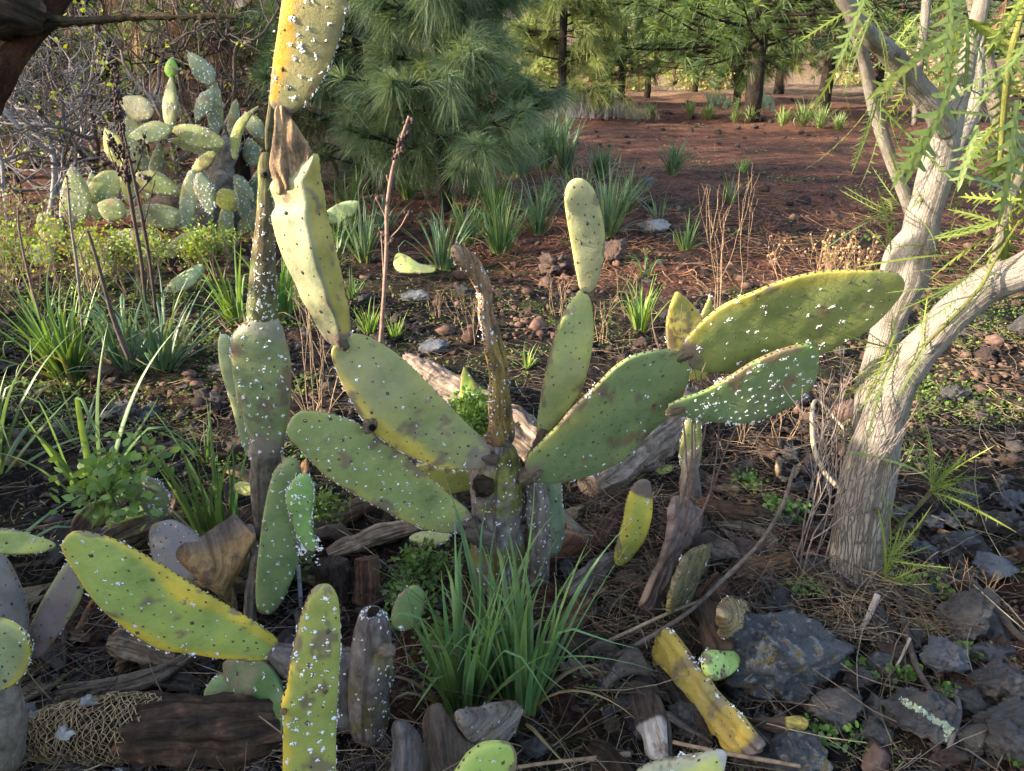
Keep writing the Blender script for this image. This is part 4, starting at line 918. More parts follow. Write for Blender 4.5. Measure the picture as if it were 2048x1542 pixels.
fallen('yellow lime pad lying on the ground behind the diagonal grey log',
       [(1240, 980), (1270, 955), (1310, 935), (1345, 930), (1340, 945), (1300, 968), (1262, 990)], (1240, 985), (1345, 934), 2.5, 2.65, lie=1.0, th=.02, col=(.35, .37, .06), edge=YEL, ey=.4, bugs=.02, rim=0, corky=0)
fallen('yellowish lime pad tip behind the tall left cactus', [(472, 972), (485, 964), (500, 966), (512, 980), (500, 992), (480, 988)], (512, 985), (474, 972), 2.1, 2.12, lie=.8, th=.02, col=(.38, .38, .08), edge=YEL, ey=.4, bugs=0, rim=0, corky=0)
fallen('bluish dead pad lying on the ground behind the left grass clumps, sunlit pale green',
       [(325, 588), (345, 560), (375, 540), (402, 528), (405, 545), (385, 572), (360, 585), (335, 592)], (328, 590), (404, 530), 5.2, 5.3, lie=.8, th=.04, col=(.28, .33, .16), edge=PALE, ey=.3, bugs=.1, rim=0, corky=0, gap=.05)
fallen('sprawled small green pads lying between the grass clumps behind the centre',
       [(788, 530), (795, 508), (815, 512), (840, 528), (870, 535), (868, 546), (835, 548), (800, 545)], (790, 535), (868, 540), 5.6, 5.5, lie=.8, th=.04, col=(.22, .27, .08), edge=YG, ey=.3, bugs=.3, rim=.2, corky=0, gap=.05)
fallen('pad leaning out right of the folded pad far behind', [(652, 425), (675, 408), (700, 402), (718, 404), (712, 425), (690, 440), (660, 446)], (655, 440), (716, 405), 6.4, 6.3, yaw=.2, th=.04, col=(.2, .27, .14), edge=PALE, ey=.2, bugs=.1, rim=0, corky=0, gap=.06)

# ------------------------------------------------------------------ LOGS
def log(label, spec, mat='deadwood', name='log', cat='log', tint=(1, 1, 1), seg=22, lump=.16, lf=13, flat=1.0, n=None):
    """spec rows: px, py, height of axis above ground, width px"""
    rows = []
    for a, b_, dz, w in spec:
        g = GG(a, b_, dz); rows.append((a, b_, g[1], w))
    pts = [P(a, b_, y) for a, b_, y, w in rows]; r = [w / 2 * pxm(a, b_, y) for a, b_, y, w in rows]
    v = tube(pts, r, seg=max(seg, 40), n=n or max(30, len(rows) * 14), lump=lump * 1.3, lf=lf, seed=int(rows[0][0]) % 97, flat=flat, grain=.26)
    c = np.mean(pts, 0); c[2] = ghs(c[0], c[1])
    bb = Bag(); bb.add(v[0], v[1], tint, v[2])
    o = bb.build(name, M[mat], None, loc=c, label=label); o['category'] = cat
    return o
log('long weathered grey log lying diagonally behind the big right pad', [(1175, 975, .06, 66), (1230, 935, .08, 90), (1300, 880, .1, 96), (1360, 835, .12, 92), (1400, 805, .13, 60)], tint=(1.25, 1.2, 1.2), seg=36, n=60, lump=.10)
log('ribbed grey fallen trunk slanting down behind the broad olive pad', [(815, 715, .1, 22), (850, 745, .12, 50), (910, 785, .12, 62), (975, 828, .1, 70), (1040, 870, .08, 80), (1075, 900, .05, 70)], tint=(1.15, 1.1, 1.1), seg=30, n=50)
log('tan weathered plank like piece under the lower left pad', [(655, 1108, .05, 30), (700, 1090, .06, 52), (770, 1068, .06, 50), (830, 1052, .06, 34), (850, 1046, .05, 12)], tint=(1.25, 1.1, 1.0), flat=.55)
log('short dark upright wooden block below the plank like piece', [(668, 1200, .02, 60), (668, 1160, .08, 62), (666, 1122, .14, 60)], mat='burnt', tint=(1.1, 1, 1))
log('reddish brown upright wooden block beside the dark one', [(735, 1205, .02, 52), (736, 1160, .08, 56), (732, 1116, .14, 46)], tint=(.75, .5, .4))
log('lichen spotted brown log on the left, behind the yellow rimmed pad', [(205, 1095, .05, 40), (225, 1075, .07, 58), (265, 1055, .08, 62), (305, 1040, .07, 50), (318, 1035, .06, 24)], tint=(.8, .68, .55))
log('curved grey brown strip of dead stem below the yellow rimmed pad', [(120, 1385, .02, 36), (190, 1378, .04, 42), (260, 1365, .05, 46), (320, 1345, .06, 44), (370, 1318, .08, 40), (395, 1300, .09, 24)], flat=.7, tint=(.95, .9, .85))
log('curled tan bark chunk just under the margin of the yellow rimmed pad', [(222, 1285, .08, 30), (262, 1290, .08, 56), (310, 1308, .07, 60), (352, 1322, .06, 40)], tint=(1.1, .95, .8), lump=.35)
log('short grey stick log right of the grass clump', [(1130, 1195, .03, 36), (1165, 1165, .04, 42), (1200, 1138, .05, 42), (1230, 1118, .05, 26)], tint=(1.0, 1.0, 1.05))
log('dark split log lying behind the twiggy bush', [(1395, 1010, .06, 24), (1440, 1018, .07, 44), (1490, 1028, .07, 42), (1540, 1035, .06, 24)], mat='burnt', tint=(1.5, 1.3, 1.1))
log('curved grey root piece left of the pale tree', [(1430, 1048, .04, 10), (1470, 1052, .06, 18), (1510, 1058, .05, 20), (1540, 1080, .03, 22), (1552, 1095, .02, 10)], tint=(1.1, 1.05, 1))
log('orange brown broken log between the debris and the pale tree', [(1455, 1160, .03, 40), (1500, 1142, .04, 56), (1550, 1130, .05, 50), (1580, 1118, .04, 30)], tint=(1.0, .72, .5), lump=.3)
log('brown broken log end behind the charred pad', [(1395, 1215, .03, 30), (1415, 1190, .05, 50), (1440, 1165, .05, 40)], tint=(.8, .5, .35), lump=.3)
log('round ended brown grey log piece just right of the grass clump', [(1120, 1270, .03, 48), (1150, 1235, .05, 58), (1175, 1210, .06, 50), (1185, 1202, .06, 26)], mat='deadwood', tint=(.55, .45, .36))
log('thick charred log along the bottom left with orange knot', [(240, 1470, .06, 90), (330, 1462, .08, 120), (420, 1455, .08, 126), (500, 1450, .08, 118), (560, 1445, .07, 90), (585, 1440, .06, 40)], mat='burnt', tint=(1.2, 1.0, .9), seg=36, n=60, lump=.12)
log('rough rotten brown log at the bottom right of the grey pad debris', [(1180, 1500, .03, 50), (1215, 1530, .03, 66), (1250, 1580, .03, 70)], mat='burnt', tint=(1.1, .9, .8))
log('dark rotten piece under the round ended log', [(1080, 1320, .02, 40), (1140, 1300, .03, 50), (1200, 1290, .04, 46), (1250, 1285, .04, 30)], mat='burnt')
log('orange torn bark piece in front of the dark rotten piece', [(955, 1365, .02, 16), (985, 1345, .03, 34), (1010, 1330, .02, 20)], tint=(1.0, .7, .4), lump=.35)
log('dark decayed stem piece leaning behind the yellow fallen pad', [(1318, 1340, .03, 22), (1350, 1390, .04, 26), (1390, 1440, .04, 30), (1410, 1500, .02, 28)], mat='burnt')
log('greyish log stub behind the green upright pair', [(480, 1150, .06, 40), (500, 1120, .09, 48), (492, 1060, .14, 40)], tint=(1.1, 1.05, 1.05))
log('brown decayed log between the plank and the tall left cactus', [(600, 1045, .05, 20), (650, 1040, .06, 38), (720, 1015, .05, 36), (760, 1000, .04, 20)], tint=(.75, .55, .42))
log('dark log lying behind the white specked pad under the trunk', [(1300, 1000, .05, 26), (1240, 1030, .05, 34), (1210, 1070, .04, 40), (1200, 1100, .03, 26)], mat='burnt', tint=(1.3, 1, .9))
o = log('orange knot log', [(470, 1440, .15, 20), (470, 1446, .135, 40)], tint=(1.3, .8, .4)); bpy.data.objects.remove(o)

# lattice skeleton of a dead cactus segment
def lattice():
    c0 = GG(230, 1470, .06)
    r = empty('cactus_skeleton_log', (c0[0], c0[1], ghs(c0[0], c0[1])), 'dead cactus segment with an open tan fibre network at the bottom left', 'log')
    spec = [(75, 1470, .05, 90), (160, 1462, .06, 120), (250, 1455, .07, 130), (330, 1450, .07, 120)]
    rows = [(a, b_, GG(a, b_, dz)[1], w) for a, b_, dz, w in spec]
    v = tpx([(a, b_, y, w * .88) for a, b_, y, w in rows], seg=24, n=30, lump=.1)
    b = Bag(); b.add(v[0], v[1], (.5, .4, .3), v[2]); b.build('core', M['burnt'], r)
    for layer, (scale, col) in enumerate(((1.0, (.36, .26, .14)), (.94, (.22, .15, .09)))):
        pts = np.array([P(a, b_, y) for a, b_, y, w in rows]); R = np.array([w / 2 * pxm(a, b_, y) * scale for a, b_, y, w in rows])
        nu, nv_ = 44, 46
        V, Fq, U = tube(pts, R, seg=nu, n=nv_, lump=.05, cap=False)
        V = V.reshape(nv_, nu, 3); rg = np.random.default_rng(3 + layer)
        V = V + rg.normal(0, .0026, V.shape)
        b = Bag()
        def strand(p, q):
            d = q - p; L = np.linalg.norm(d); d /= L; a = np.cross(d, [.2, .4, .9]); a /= np.linalg.norm(a); c = np.cross(d, a); w = rg.uniform(.0005, .0011)
            ring = [a * w, (-a * .5 + c * .87) * w, (-a * .5 - c * .87) * w]
            b.add(np.array([p + k for k in ring] + [q + k for k in ring]), [[0, 1, 4, 3], [1, 2, 5, 4], [2, 0, 3, 5]], np.array(col) * rg.uniform(.7, 1.3))
        for i in range(nv_ - 1):
            for j in range(nu):
                off = i % 2
                if (i + j) % 2: continue
                if rg.random() < .93: strand(V[i, j], V[i + 1, (j + 1) % nu])
                if rg.random() < .93: strand(V[i, j], V[i + 1, (j - 1) % nu])
                if rg.random() < .12: strand(V[i, j], V[i, (j + 2) % nu])
        b.build('fibre_network', M['twig'], r, kind='stuff', label='tan net of dry fibres', smooth=False)
    for (x, y, s) in ((175, 1402, 18), (125, 1465, 16), (235, 1545, 14), (60, 1425, 9)):
        y0 = gy(x, y, .12) - .02; rg = np.random.default_rng(x)
        pts = np.array([P(x + s * math.cos(k) * (1.4 if k < 3 else 1) * rg.uniform(.7, 1.2), y + s * .8 * math.sin(k) * rg.uniform(.7, 1.2), y0 + rg.normal(0, .004)) for k in np.linspace(0, 6.28, 12, endpoint=False)])
        c = pts.mean(0) + [0, -.006, .003]
        V = np.vstack([pts, c, pts - [0, 0, .004]]); Fc = [[k, (k + 1) % 12, 12] for k in range(12)] + [[k, 13 + k, 13 + (k + 1) % 12] for k in range(12)] + [[k, 13 + (k + 1) % 12, (k + 1) % 12] for k in range(12)]
        mk('bark_flake', V, np.array(Fc), M['twig'], r, cols=np.broadcast_to(np.array([.28, .27, .28]), (25, 3)), smooth=False)
lattice()

# ------------------------------------------------------------------ ROCKS
def rock_mesh(seed, sub=4, cuts=9, rough=.16, flatz=.75):
    rough = rough * 2.2
    V, Fc = ico(sub); rg = np.random.default_rng(seed)
    V = V * (1 + .22 * fbm(V * 1.3 + seed, 3, seed)[:, None])
    for _ in range(cuts):
        n = rg.normal(size=3); n /= np.linalg.norm(n); d = rg.uniform(.55, .85); k = V @ n - d
        V = V - n * np.clip(k, 0, None)[:, None] * .92
    V = V * (1 + rough * .42 * fbm(V * 4 + seed, 5, seed + 3, .62)[:, None] - rough * .3 * np.abs(fbm(V * 2.2 + seed, 2, seed + 9))[:, None])
    V[:, 2] *= flatz
    return V, Fc
def rock(label, px, py, wpx, hpx, mat='basalt', seed=1, depth=None, sub=4, rotz=0.0, name='rock', sink=.3, group=None, cuts=9, rough=.16):
    """px,py: centre of its visible body"""
    y0 = GG(px, py + hpx * .4)[1]; m_ = pxm(px, py, y0); rx = wpx / 2 * m_ * 1.08; rz = hpx / 2 * m_ * 1.15
    ry = depth or rx * .8
    rz_ = max(rz * .85, .02)
    V, Fc = rock_mesh(seed, sub, cuts, rough, 1.0)
    e = np.abs(V).max(0); V = V / e * [rx, ry, rz_]
    c = GG(px, py + hpx * .18); z = ghs(c[0], c[1]) + rz_ * (1 - sink * .8) + .012
    o = mk(name, V + [c[0], c[1], z], Fc, M[mat], None, loc=(c[0], c[1], z), label=label); o['category'] = 'rock'
    if group: o['group'] = group
    return o
rock('large dark blue rock spotted with grey and orange lichen, right of the charred pad', 1550, 1325, 285, 170, 'lichenrock', 3, depth=.15, sub=5, sink=.35)
rock('tall black jagged rock to the right of the pale tree foot', 1915, 1250, 104, 140, 'basalt', 11, sub=5, sink=.15)
rock('smooth blue grey rock below the tall black one', 1874, 1338, 96, 96, 'basaltgrey', 5, sub=5, sink=.2)
b_ = rock('dark rock edged with a pale green crust of lichen near the bottom right', 1832, 1450, 150, 122, 'basalt', 23, sub=5, sink=.2)
rock('brown black pitted rock at the right frame edge under the blue grey one', 1990, 1378, 130, 100, 'basalt', 31, sub=5)
rock('large dark rock at the right frame edge with a pale top patch', 2010, 1475, 170, 120, 'basalt', 37, sub=5)
rock('long low dark rock below the big lichen rock', 1668, 1432, 116, 66, 'basalt', 41)
rock('dark blue rock cut by the bottom edge beside the pale spotted pad', 1580, 1525, 130, 90, 'lichenrock', 43, sub=5)
rock('small dark blue rock with lichen left of the blue grey rock', 1755, 1338, 56, 56, 'lichenrock', 47)
rock('dark rock under the clover plant left of the edged lichen rock', 1712, 1372, 60, 60, 'basalt', 53)
rock('brown tinted dark rock between two lower right rocks', 1935, 1490, 66, 84, 'basalt', 59)
rock('black rock behind the clover at the bottom', 1745, 1480, 70, 60, 'basalt', 61)
rock('grey flat rock at the right edge behind the fern like twigs', 1985, 1145, 100, 44, 'basaltgrey', 67)
rock('dark rock hidden by green weeds behind the tall black one', 1838, 1200, 70, 60, 'basalt', 71)
rock('granite coloured rock in the bottom left corner', 55, 1478, 110, 120, 'palerock', 73, sub=5, sink=.1)
rock('brown pitted rock behind the pale curved root', 1485, 1115, 90, 66, 'lavared', 79)
rock('small dark rock under the bottom twigs, centre right', 1370, 1440, 90, 60, 'basalt', 83)
rock('dark red rock at the bottom, left of the rotten log', 1070, 1510, 56, 50, 'basalt', 89)
rock('grey rock lying in the mid ground beside two grass tufts', 1305, 462, 70, 40, 'palerock', 97)
rock('brown lava boulder right behind the slim bright pad', 1225, 515, 58, 66, 'lavared', 101)
rock('dark rough lava boulder left of the slim bright pad', 1110, 545, 90, 60, 'lavared', 103, rough=.5)
rock('black lava boulder in front of the mid ground grass tufts', 1295, 368, 32, 18, 'basalt', 107)
rock('grey stone with pale top beside the dry seed stalk', 835, 600, 70, 28, 'palerock', 109)
rock('dark lava rock left behind the seedling grass', 258, 835, 78, 56, 'basalt', 113, rough=.4)
rock('flat bluish stone beside the left dark lava rock', 292, 840, 44, 18, 'basaltgrey', 127)
rock('bluish grey stone behind the broad olive pad', 870, 700, 60, 34, 'basaltgrey', 131)
rock('dark stone behind the pale flat pad on the left', 440, 745, 46, 24, 'basalt', 137)
rock('dark pointed stone at the right edge in the sunlit grit', 1900, 800, 60, 46, 'basalt', 139, rough=.4)
rock('brown stone under the pale tree limb on the right', 2035, 668, 60, 60, 'basalt', 149)
# lichen crust on the edged rock
def crust():
    pts = [(1806, 1402), (1825, 1412), (1850, 1425), (1870, 1440), (1890, 1448), (1898, 1462), (1896, 1478)]
    dg = bpy.context.evaluated_depsgraph_get(); dg.update()
    b = Bag(); mw = np.array(b_.location)
    rg = np.random.default_rng(8)
    from mathutils.bvhtree import BVHTree
    bm = bmesh.new(); bm.from_mesh(b_.data); t = BVHTree.FromBMesh(bm)
    c = crom(pts, 46)
    for x, y in c:
        for _ in range(5):
            d = ray(x + rg.normal(0, 4), y + rg.normal(0, 3))
            h = t.ray_cast(Vector(np.array([0, 0, CAMH]) - mw), Vector(d / np.linalg.norm(d)))
            if h[0] is None: continue
            n = np.array(h[1]); p = np.array(h[0]) + mw
            a = np.cross(n, [.1, .9, .3]); a /= np.linalg.norm(a); q = np.cross(n, a); r = rg.uniform(.003, .0065)
            an = np.linspace(0, 6.28, 7, endpoint=False); ring = p + (np.cos(an)[:, None] * a + np.sin(an)[:, None] * q) * r * rg.uniform(.6, 1.2, (7, 1))
            b.add(np.vstack([ring - n * .002, p + n * .0025]), [[k, (k + 1) % 7, 7] for k in range(7)])
    bm.free()
    b.build('lichen_crust', M['lichen'], b_, kind='stuff')
crust()
# loose stones, individually, sharing meshes
RM = []
for k in range(8):
    V, Fc = rock_mesh(200 + k, 3, 10, .5, .8); me = bpy.data.meshes.new('stone'); me.from_pydata(V.tolist(), [], Fc.tolist())
    me.polygons.foreach_set('use_smooth', np.ones(len(me.polygons), bool)); RM.append(me)
def stones(n, box, wr, label, group, mats, seed, join=False):
    rg = np.random.default_rng(seed); x0, x1, y0, y1 = box
    vs = {}; L = []; bag = Bag()
    for k in range(n):
        px, py = rg.uniform(x0, x1), rg.uniform(y0, y1); L.append((rg.uniform(*wr), px, py, mats[rg.integers(len(mats))], int(rg.integers(8))))
    L.sort(reverse=True)
    for wp, px, py, mt, q in L:
        g = GG(px, py); w = wp * pxm(px, py, g[1]) / 2
        rot = (rg.uniform(-.5, .5), rg.uniform(-.5, .5), rg.uniform(0, 6.3)); sc = (w, w * rg.uniform(.7, 1.1), w * rg.uniform(.55, .95)); lc = (g[0], g[1], ghs(g[0], g[1]) + w * .52 + .008)
        if join:
            V = np.array([v.co[:] for v in RM[q].vertices]) * sc + lc; Fc = np.array([list(p.vertices) for p in RM[q].polygons]); bag.add(V, Fc, (.05, .045, .045)); continue
        if (q, mt) not in vs:
            me = RM[q].copy(); me.materials.append(M[mt]); vs[(q, mt)] = me
        o = bpy.data.objects.new('stone', vs[(q, mt)]); COL.objects.link(o)
        o.location = lc; o.scale = sc; o.rotation_euler = rot
        t = (wp - wr[0]) / (wr[1] - wr[0]); sz = 'large' if t > .72 else ('mid sized' if t > .4 else 'small')
        cl = {'basalt': 'black', 'basaltgrey': 'grey', 'lavared': 'red brown', 'lichenrock': 'lichen flecked', 'palerock': 'pale'}[mt]
        tag(o, autolabel('%s %s stone' % (sz, cl), px, py), 'stone', group)
    if join: bag.build('rubble', M['clod'], None, kind='stuff', label=label)
stones(44, (1800, 2050, 930, 1190), (26, 60), '', 'stones piled at the right edge', ['basalt', 'basalt', 'basaltgrey', 'lavared'], 5)
stones(36, (700, 1360, 580, 730), (16, 42), '', 'lava stones in the sunlit strip', ['lavared', 'lavared', 'basalt'], 6)
stones(38, (1600, 2050, 600, 930), (16, 44), '', 'lava stones on the right slope', ['lavared', 'lavared', 'basalt'], 7)
stones(36, (0, 500, 690, 1000), (20, 52), '', 'lava stones on the left ground', ['basalt', 'lavared'], 8)
stones(26, (1380, 1680, 850, 1000), (18, 50), '', 'lava stones behind the twigs', ['lavared', 'basalt'], 9)
stones(16, (1000, 1700, 400, 580), (10, 26), '', 'lava stones on the open ground', ['basalt', 'lavared'], 10)
stones(74, (1480, 2050, 1060, 1560), (30, 90), '', 'stones between the bottom right rocks', ['basalt', 'basalt', 'lichenrock', 'basaltgrey', 'lavared'], 12)
stones(24, (1050, 1480, 1230, 1560), (22, 60), '', 'stones in the litter right of the grass clump', ['basalt', 'lavared'], 14)
stones(120, (1150, 2050, 205, 300), (4, 14), 'far line of dark rubble beyond the red ground', None, ['basalt'], 13, join=True)

# ------------------------------------------------------------------ GRIT AND LITTER (nobody could count it)
def grit():
    b = Bag(); rg = np.random.default_rng(20)
    V0, F0 = I1
    n = 46000
    px = rg.uniform(-450, 2600, n); py = 330 + (1620 - 330) * rg.random(n) ** 0.8
    Vs = []; Cs = []; Fs = []
    g = np.zeros((n, 3))
    for it in range(3):
        x = (px - 1024) / F; v = (771 - py) / F; dy = ct + v * st_; dz = -st_ + v * ct
        z = gh(g[:, 0], g[:, 1]) if it else np.zeros(n)
        t = (z - CAMH) / dz; g = np.column_stack([x * t, dy * t, z])
    g[:, 2] = gh(g[:, 0], g[:, 1])
    mass = fbm(g * 1.3, 3, 71)
    keep = (mass > -0.35) & (g[:, 1] < 16); g = g[keep]; n = len(g)
    s = rg.lognormal(-0.35, .62, n) * .0085 * np.clip(g[:, 1] / 2.6, .8, 1.9)
    k = len(V0)
    J = V0[None] * (1 + rg.uniform(-.55, .5, (n, k, 1))) * (s[:, None] * np.column_stack([np.ones(n), rg.uniform(.7, 1.1, n)]).mean(1)[:, None])[:, None] 
    J[:, :, 2] *= .75
    V = J + g[:, None] + np.array([0, 0, .35])[None, None] * s[:, None, None] + np.array([0, 0, .012])
    hue = rg.random(n)[:, None]; red = sm(-.2, .4, fbm(g * .9, 3, 44) - .35 + .75 * sm(2.6, 4.5, g[:, 1]))[:, None]
    C = (np.array([.045, .04, .042]) * (1 - red) + np.array([.115, .070, .055]) * red) * (.35 + 1.1 * hue)
    b.V = [V.reshape(-1, 3)]; b.F = [(F0[None] + (np.arange(n) * k)[:, None, None]).reshape(-1, 3)]; b.C = [np.repeat(C, k, 0)]; b.U = [np.zeros((n * k, 2))]
    b.build('lava_grit', M['clod'], None, kind='stuff', label='loose red brown and black lava clods strewn over the ground', smooth=False)
grit()

def strands(n, box, L, wd, cols, seed, name, label, lift=.03, curve=.3, yp=1.0, mask=None):
    rg = np.random.default_rng(seed); x0, x1, y0, y1 = box
    px = rg.uniform(x0, x1, n); py = y0 + (y1 - y0) * rg.random(n) ** yp; g = np.zeros((n, 3))
    for it in range(3):
        x = (px - 1024) / F; v = (771 - py) / F; dy = ct + v * st_; dz = -st_ + v * ct
        z = gh(g[:, 0], g[:, 1]) if it else np.zeros(n); t = (z - CAMH) / dz; g = np.column_stack([x * t, dy * t, z])
    a = rg.uniform(0, 2 * np.pi, n); ln = rg.uniform(*L, n); k = 6
    s = np.linspace(-.5, .5, k)
    cv = rg.normal(0, curve, n); dirx = np.cos(a); diry = np.sin(a)
    X = g[:, 0, None] + ln[:, None] * (s[None] * dirx[:, None] - cv[:, None] * (s[None] ** 2 - .12) * diry[:, None])
    Y = g[:, 1, None] + ln[:, None] * (s[None] * diry[:, None] + cv[:, None] * (s[None] ** 2 - .12) * dirx[:, None])
    tilt = rg.normal(0, .22, n) * ln
    Z = gh(X.ravel(), Y.ravel()).reshape(n, k) + .012 + rg.uniform(0.0, lift, n)[:, None] + np.abs(tilt[:, None]) * .3 + tilt[:, None] * s[None] + rg.normal(0, .002, (n, k))
    C = np.stack([X, Y, Z], -1)
    T = np.gradient(C, axis=1); T /= np.linalg.norm(T, axis=2)[..., None] + 1e-9
    A = np.cross(T, [0, 0, 1.]); A /= np.linalg.norm(A, axis=2)[..., None] + 1e-9; B_ = np.cross(T, A)
    w = (rg.uniform(*wd, n)[:, None] * np.linspace(1, .55, k)[None])[..., None]
    R = np.stack([C + A * w, C + (-A * .5 + B_ * .87) * w, C + (-A * .5 - B_ * .87) * w], 2)
    V = R.reshape(-1, 3); base = (np.arange(n) * k * 3)[:, None, None, None]
    i = np.arange(k - 1)[None, :, None]; j = np.arange(3)[None, None]
    Fq = np.stack([i * 3 + j, i * 3 + (j + 1) % 3, (i + 1) * 3 + (j + 1) % 3, (i + 1) * 3 + j], -1)
    Fq = (Fq + base).reshape(-1, 4)
    cc = np.array(cols)[rg.integers(0, len(cols), n)] * rg.uniform(.6, 1.3, (n, 1))
    b = Bag(); b.V = [V]; b.F = [Fq]; b.C = [np.repeat(cc, k * 3, 0)]; b.U = [np.zeros((len(V), 2))]
    b.build(name, M['straw'], None, kind='stuff', label=label)
TW = [(.12, .085, .06), (.07, .05, .04), (.20, .15, .10), (.16, .09, .055), (.27, .22, .15)]
strands(10500, (-400, 2500, 880, 1640), (.03, .12), (.0004, .0009), TW, 31, 'dry_litter', 'tangled dry pine needles and twigs over the near ground', lift=.035, curve=.5)
strands(7000, (-400, 2500, 560, 900), (.05, .16), (.0008, .0016), TW + [(.33, .25, .14)], 32, 'dry_litter', 'dry straw scattered over the middle ground', lift=.03, curve=.5)
strands(700, (-400, 2500, 850, 1620), (.15, .45), (.0011, .0024), [(.10, .07, .05), (.18, .14, .10), (.26, .20, .13), (.06, .045, .04)], 33, 'dead_stalks', 'long dead stalks criss-crossing the near ground', lift=.05, curve=.35)
strands(4500, (900, 2100, 240, 580), (.08, .25), (.002, .004), [(.20, .09, .05), (.16, .07, .04), (.25, .14, .08)], 34, 'dry_litter', 'red brown pine needle litter on the open ground', lift=.02)
strands(1300, (1180, 1560, 860, 1330), (.06, .22), (.0007, .0015), TW, 35, 'dry_litter', 'mat of thin dry stems between centre cactus and pale tree', lift=.07, curve=.6)

strands(380, (1580, 1900, 1150, 1320), (.05, .22), (.0008, .0018), TW + [(.33, .25, .16)], 36, 'dry_litter', 'dry twigs heaped round the pale tree foot', lift=.09, curve=.5)

def scatter_leaves(n, box, size, cols, seed, name, label, yp=1, h=.03, thr=.25, fr=1.9):
    """tiny weeds: little leaf pairs"""
    rg = np.random.default_rng(seed); x0, x1, y0, y1 = box
    px = rg.uniform(x0, x1, n); py = y0 + (y1 - y0) * rg.random(n) ** yp; g = np.zeros((n, 3))
    for it in range(3):
        x = (px - 1024) / F; v = (771 - py) / F; dy = ct + v * st_; dz = -st_ + v * ct
        z = gh(g[:, 0], g[:, 1]) if it else np.zeros(n); t = (z - CAMH) / dz; g = np.column_stack([x * t, dy * t, z])
    g[:, 2] = 0; k = fbm(g * fr, 3, seed) > thr; g = g[k]; n = len(g)
    g[:, 2] = gh(g[:, 0], g[:, 1]) + rg.uniform(.01, h + .015, n)
    a = rg.uniform(0, 6.283, n); e = rg.uniform(-.1, .9, n); s = rg.uniform(*size, n)
    d = np.column_stack([np.cos(a) * np.cos(e), np.sin(a) * np.cos(e), np.sin(e)]); q = np.column_stack([-np.sin(a), np.cos(a), rg.normal(0, .2, n)])
    V = np.stack([g, g + (d * .5 + q * .32) * s[:, None], g + d * s[:, None], g + (d * .5 - q * .32) * s[:, None]], 1).reshape(-1, 3)
    b = Bag(); cc = np.array(cols)[rg.integers(0, len(cols), n)] * rg.uniform(.7, 1.3, (n, 1))
    b.V = [V]; b.F = [(np.arange(n) * 4)[:, None] + np.arange(4)[None]]; b.C = [np.repeat(cc, 4, 0)]; b.U = [np.zeros((len(V), 2))]
    b.build(name, M['small'], None, kind='stuff', label=label, smooth=False)
WG = [(.13, .22, .035), (.10, .18, .03), (.18, .25, .05)]
scatter_leaves(26000, (-60, 2100, 560, 960), (.008, .022), WG, 51, 'small_weeds', 'tiny green weeds in patches over the middle ground')
scatter_leaves(13000, (1650, 2500, 600, 830), (.008, .024), WG, 52, 'small_weeds', 'dense small weeds on the right slope', thr=-.05)
scatter_leaves(9000, (900, 2100, 250, 560), (.02, .05), WG, 53, 'small_weeds', 'thin weeds on the open ground', thr=.45)
scatter_leaves(7000, (-60, 2100, 960, 1560), (.006, .014), WG, 54, 'small_weeds', 'small weeds among the near debris', thr=.45, fr=4)
scatter_leaves(7000, (0, 640, 560, 800), (.01, .03), WG, 55, 'small_weeds', 'small weeds under the left clumps', thr=.1)

# ------------------------------------------------------------------ ASPHODEL CLUMPS
def blade_geo(rg, base, L, w, lean, az_, droop, col, nseg=9, twist=0.2, fold=0.0):
    s = np.linspace(0, 1, nseg)
    ang = lean + droop * s ** 1.6                 # angle from vertical
    if fold: ang = ang + fold * sm(.62, .75, s)
    ds = L / (nseg - 1)
    r = np.concatenate([[0], np.cumsum(np.sin((ang[1:] + ang[:-1]) / 2) * ds)]); z = np.concatenate([[0], np.cumsum(np.cos((ang[1:] + ang[:-1]) / 2) * ds)])
    a = az_ + twist * s ** 2
    C = np.column_stack([np.cos(a) * r, np.sin(a) * r, z]) + base
    T = np.gradient(C, axis=0); T /= np.linalg.norm(T, axis=1)[:, None]
    S_ = np.column_stack([-np.sin(a), np.cos(a), 0 * a]); Nn = np.cross(S_, T)
    ww = w / 2 * np.minimum(1, 1.02 - s ** 2.2) * (0.75 + .25 * np.sin(np.pi * np.clip(s * 1.3, 0, 1)))
    ww = np.maximum(ww, 0.0004)
    Lf = C + S_ * ww[:, None] + Nn * ww[:, None] * .45; R = C - S_ * ww[:, None] + Nn * ww[:, None] * .45
    V = np.stack([Lf, C - Nn * ww[:, None] * .15, R], 1).reshape(-1, 3)
    i = np.arange(nseg - 1)[:, None]; j = np.arange(2)[None]
    Fq = np.stack([i * 3 + j, i * 3 + j + 1, (i + 1) * 3 + j + 1, (i + 1) * 3 + j], -1).reshape(-1, 4)
    base_c = np.array([.30, .36, .12]); f = sm(.16, 0, s)[:, None]
    cc = np.array(col) * (1 - f) + base_c * f
    f2 = sm(.93, 1, s)[:, None] * (rg.random() < .4); cc = cc * (1 - f2) + np.array([.3, .24, .12]) * f2
    return V, Fq, np.repeat(cc, 3, 0)
ASG = (.105, .19, .075); ASB = (.12, .195, .125); ASL = (.18, .29, .075)
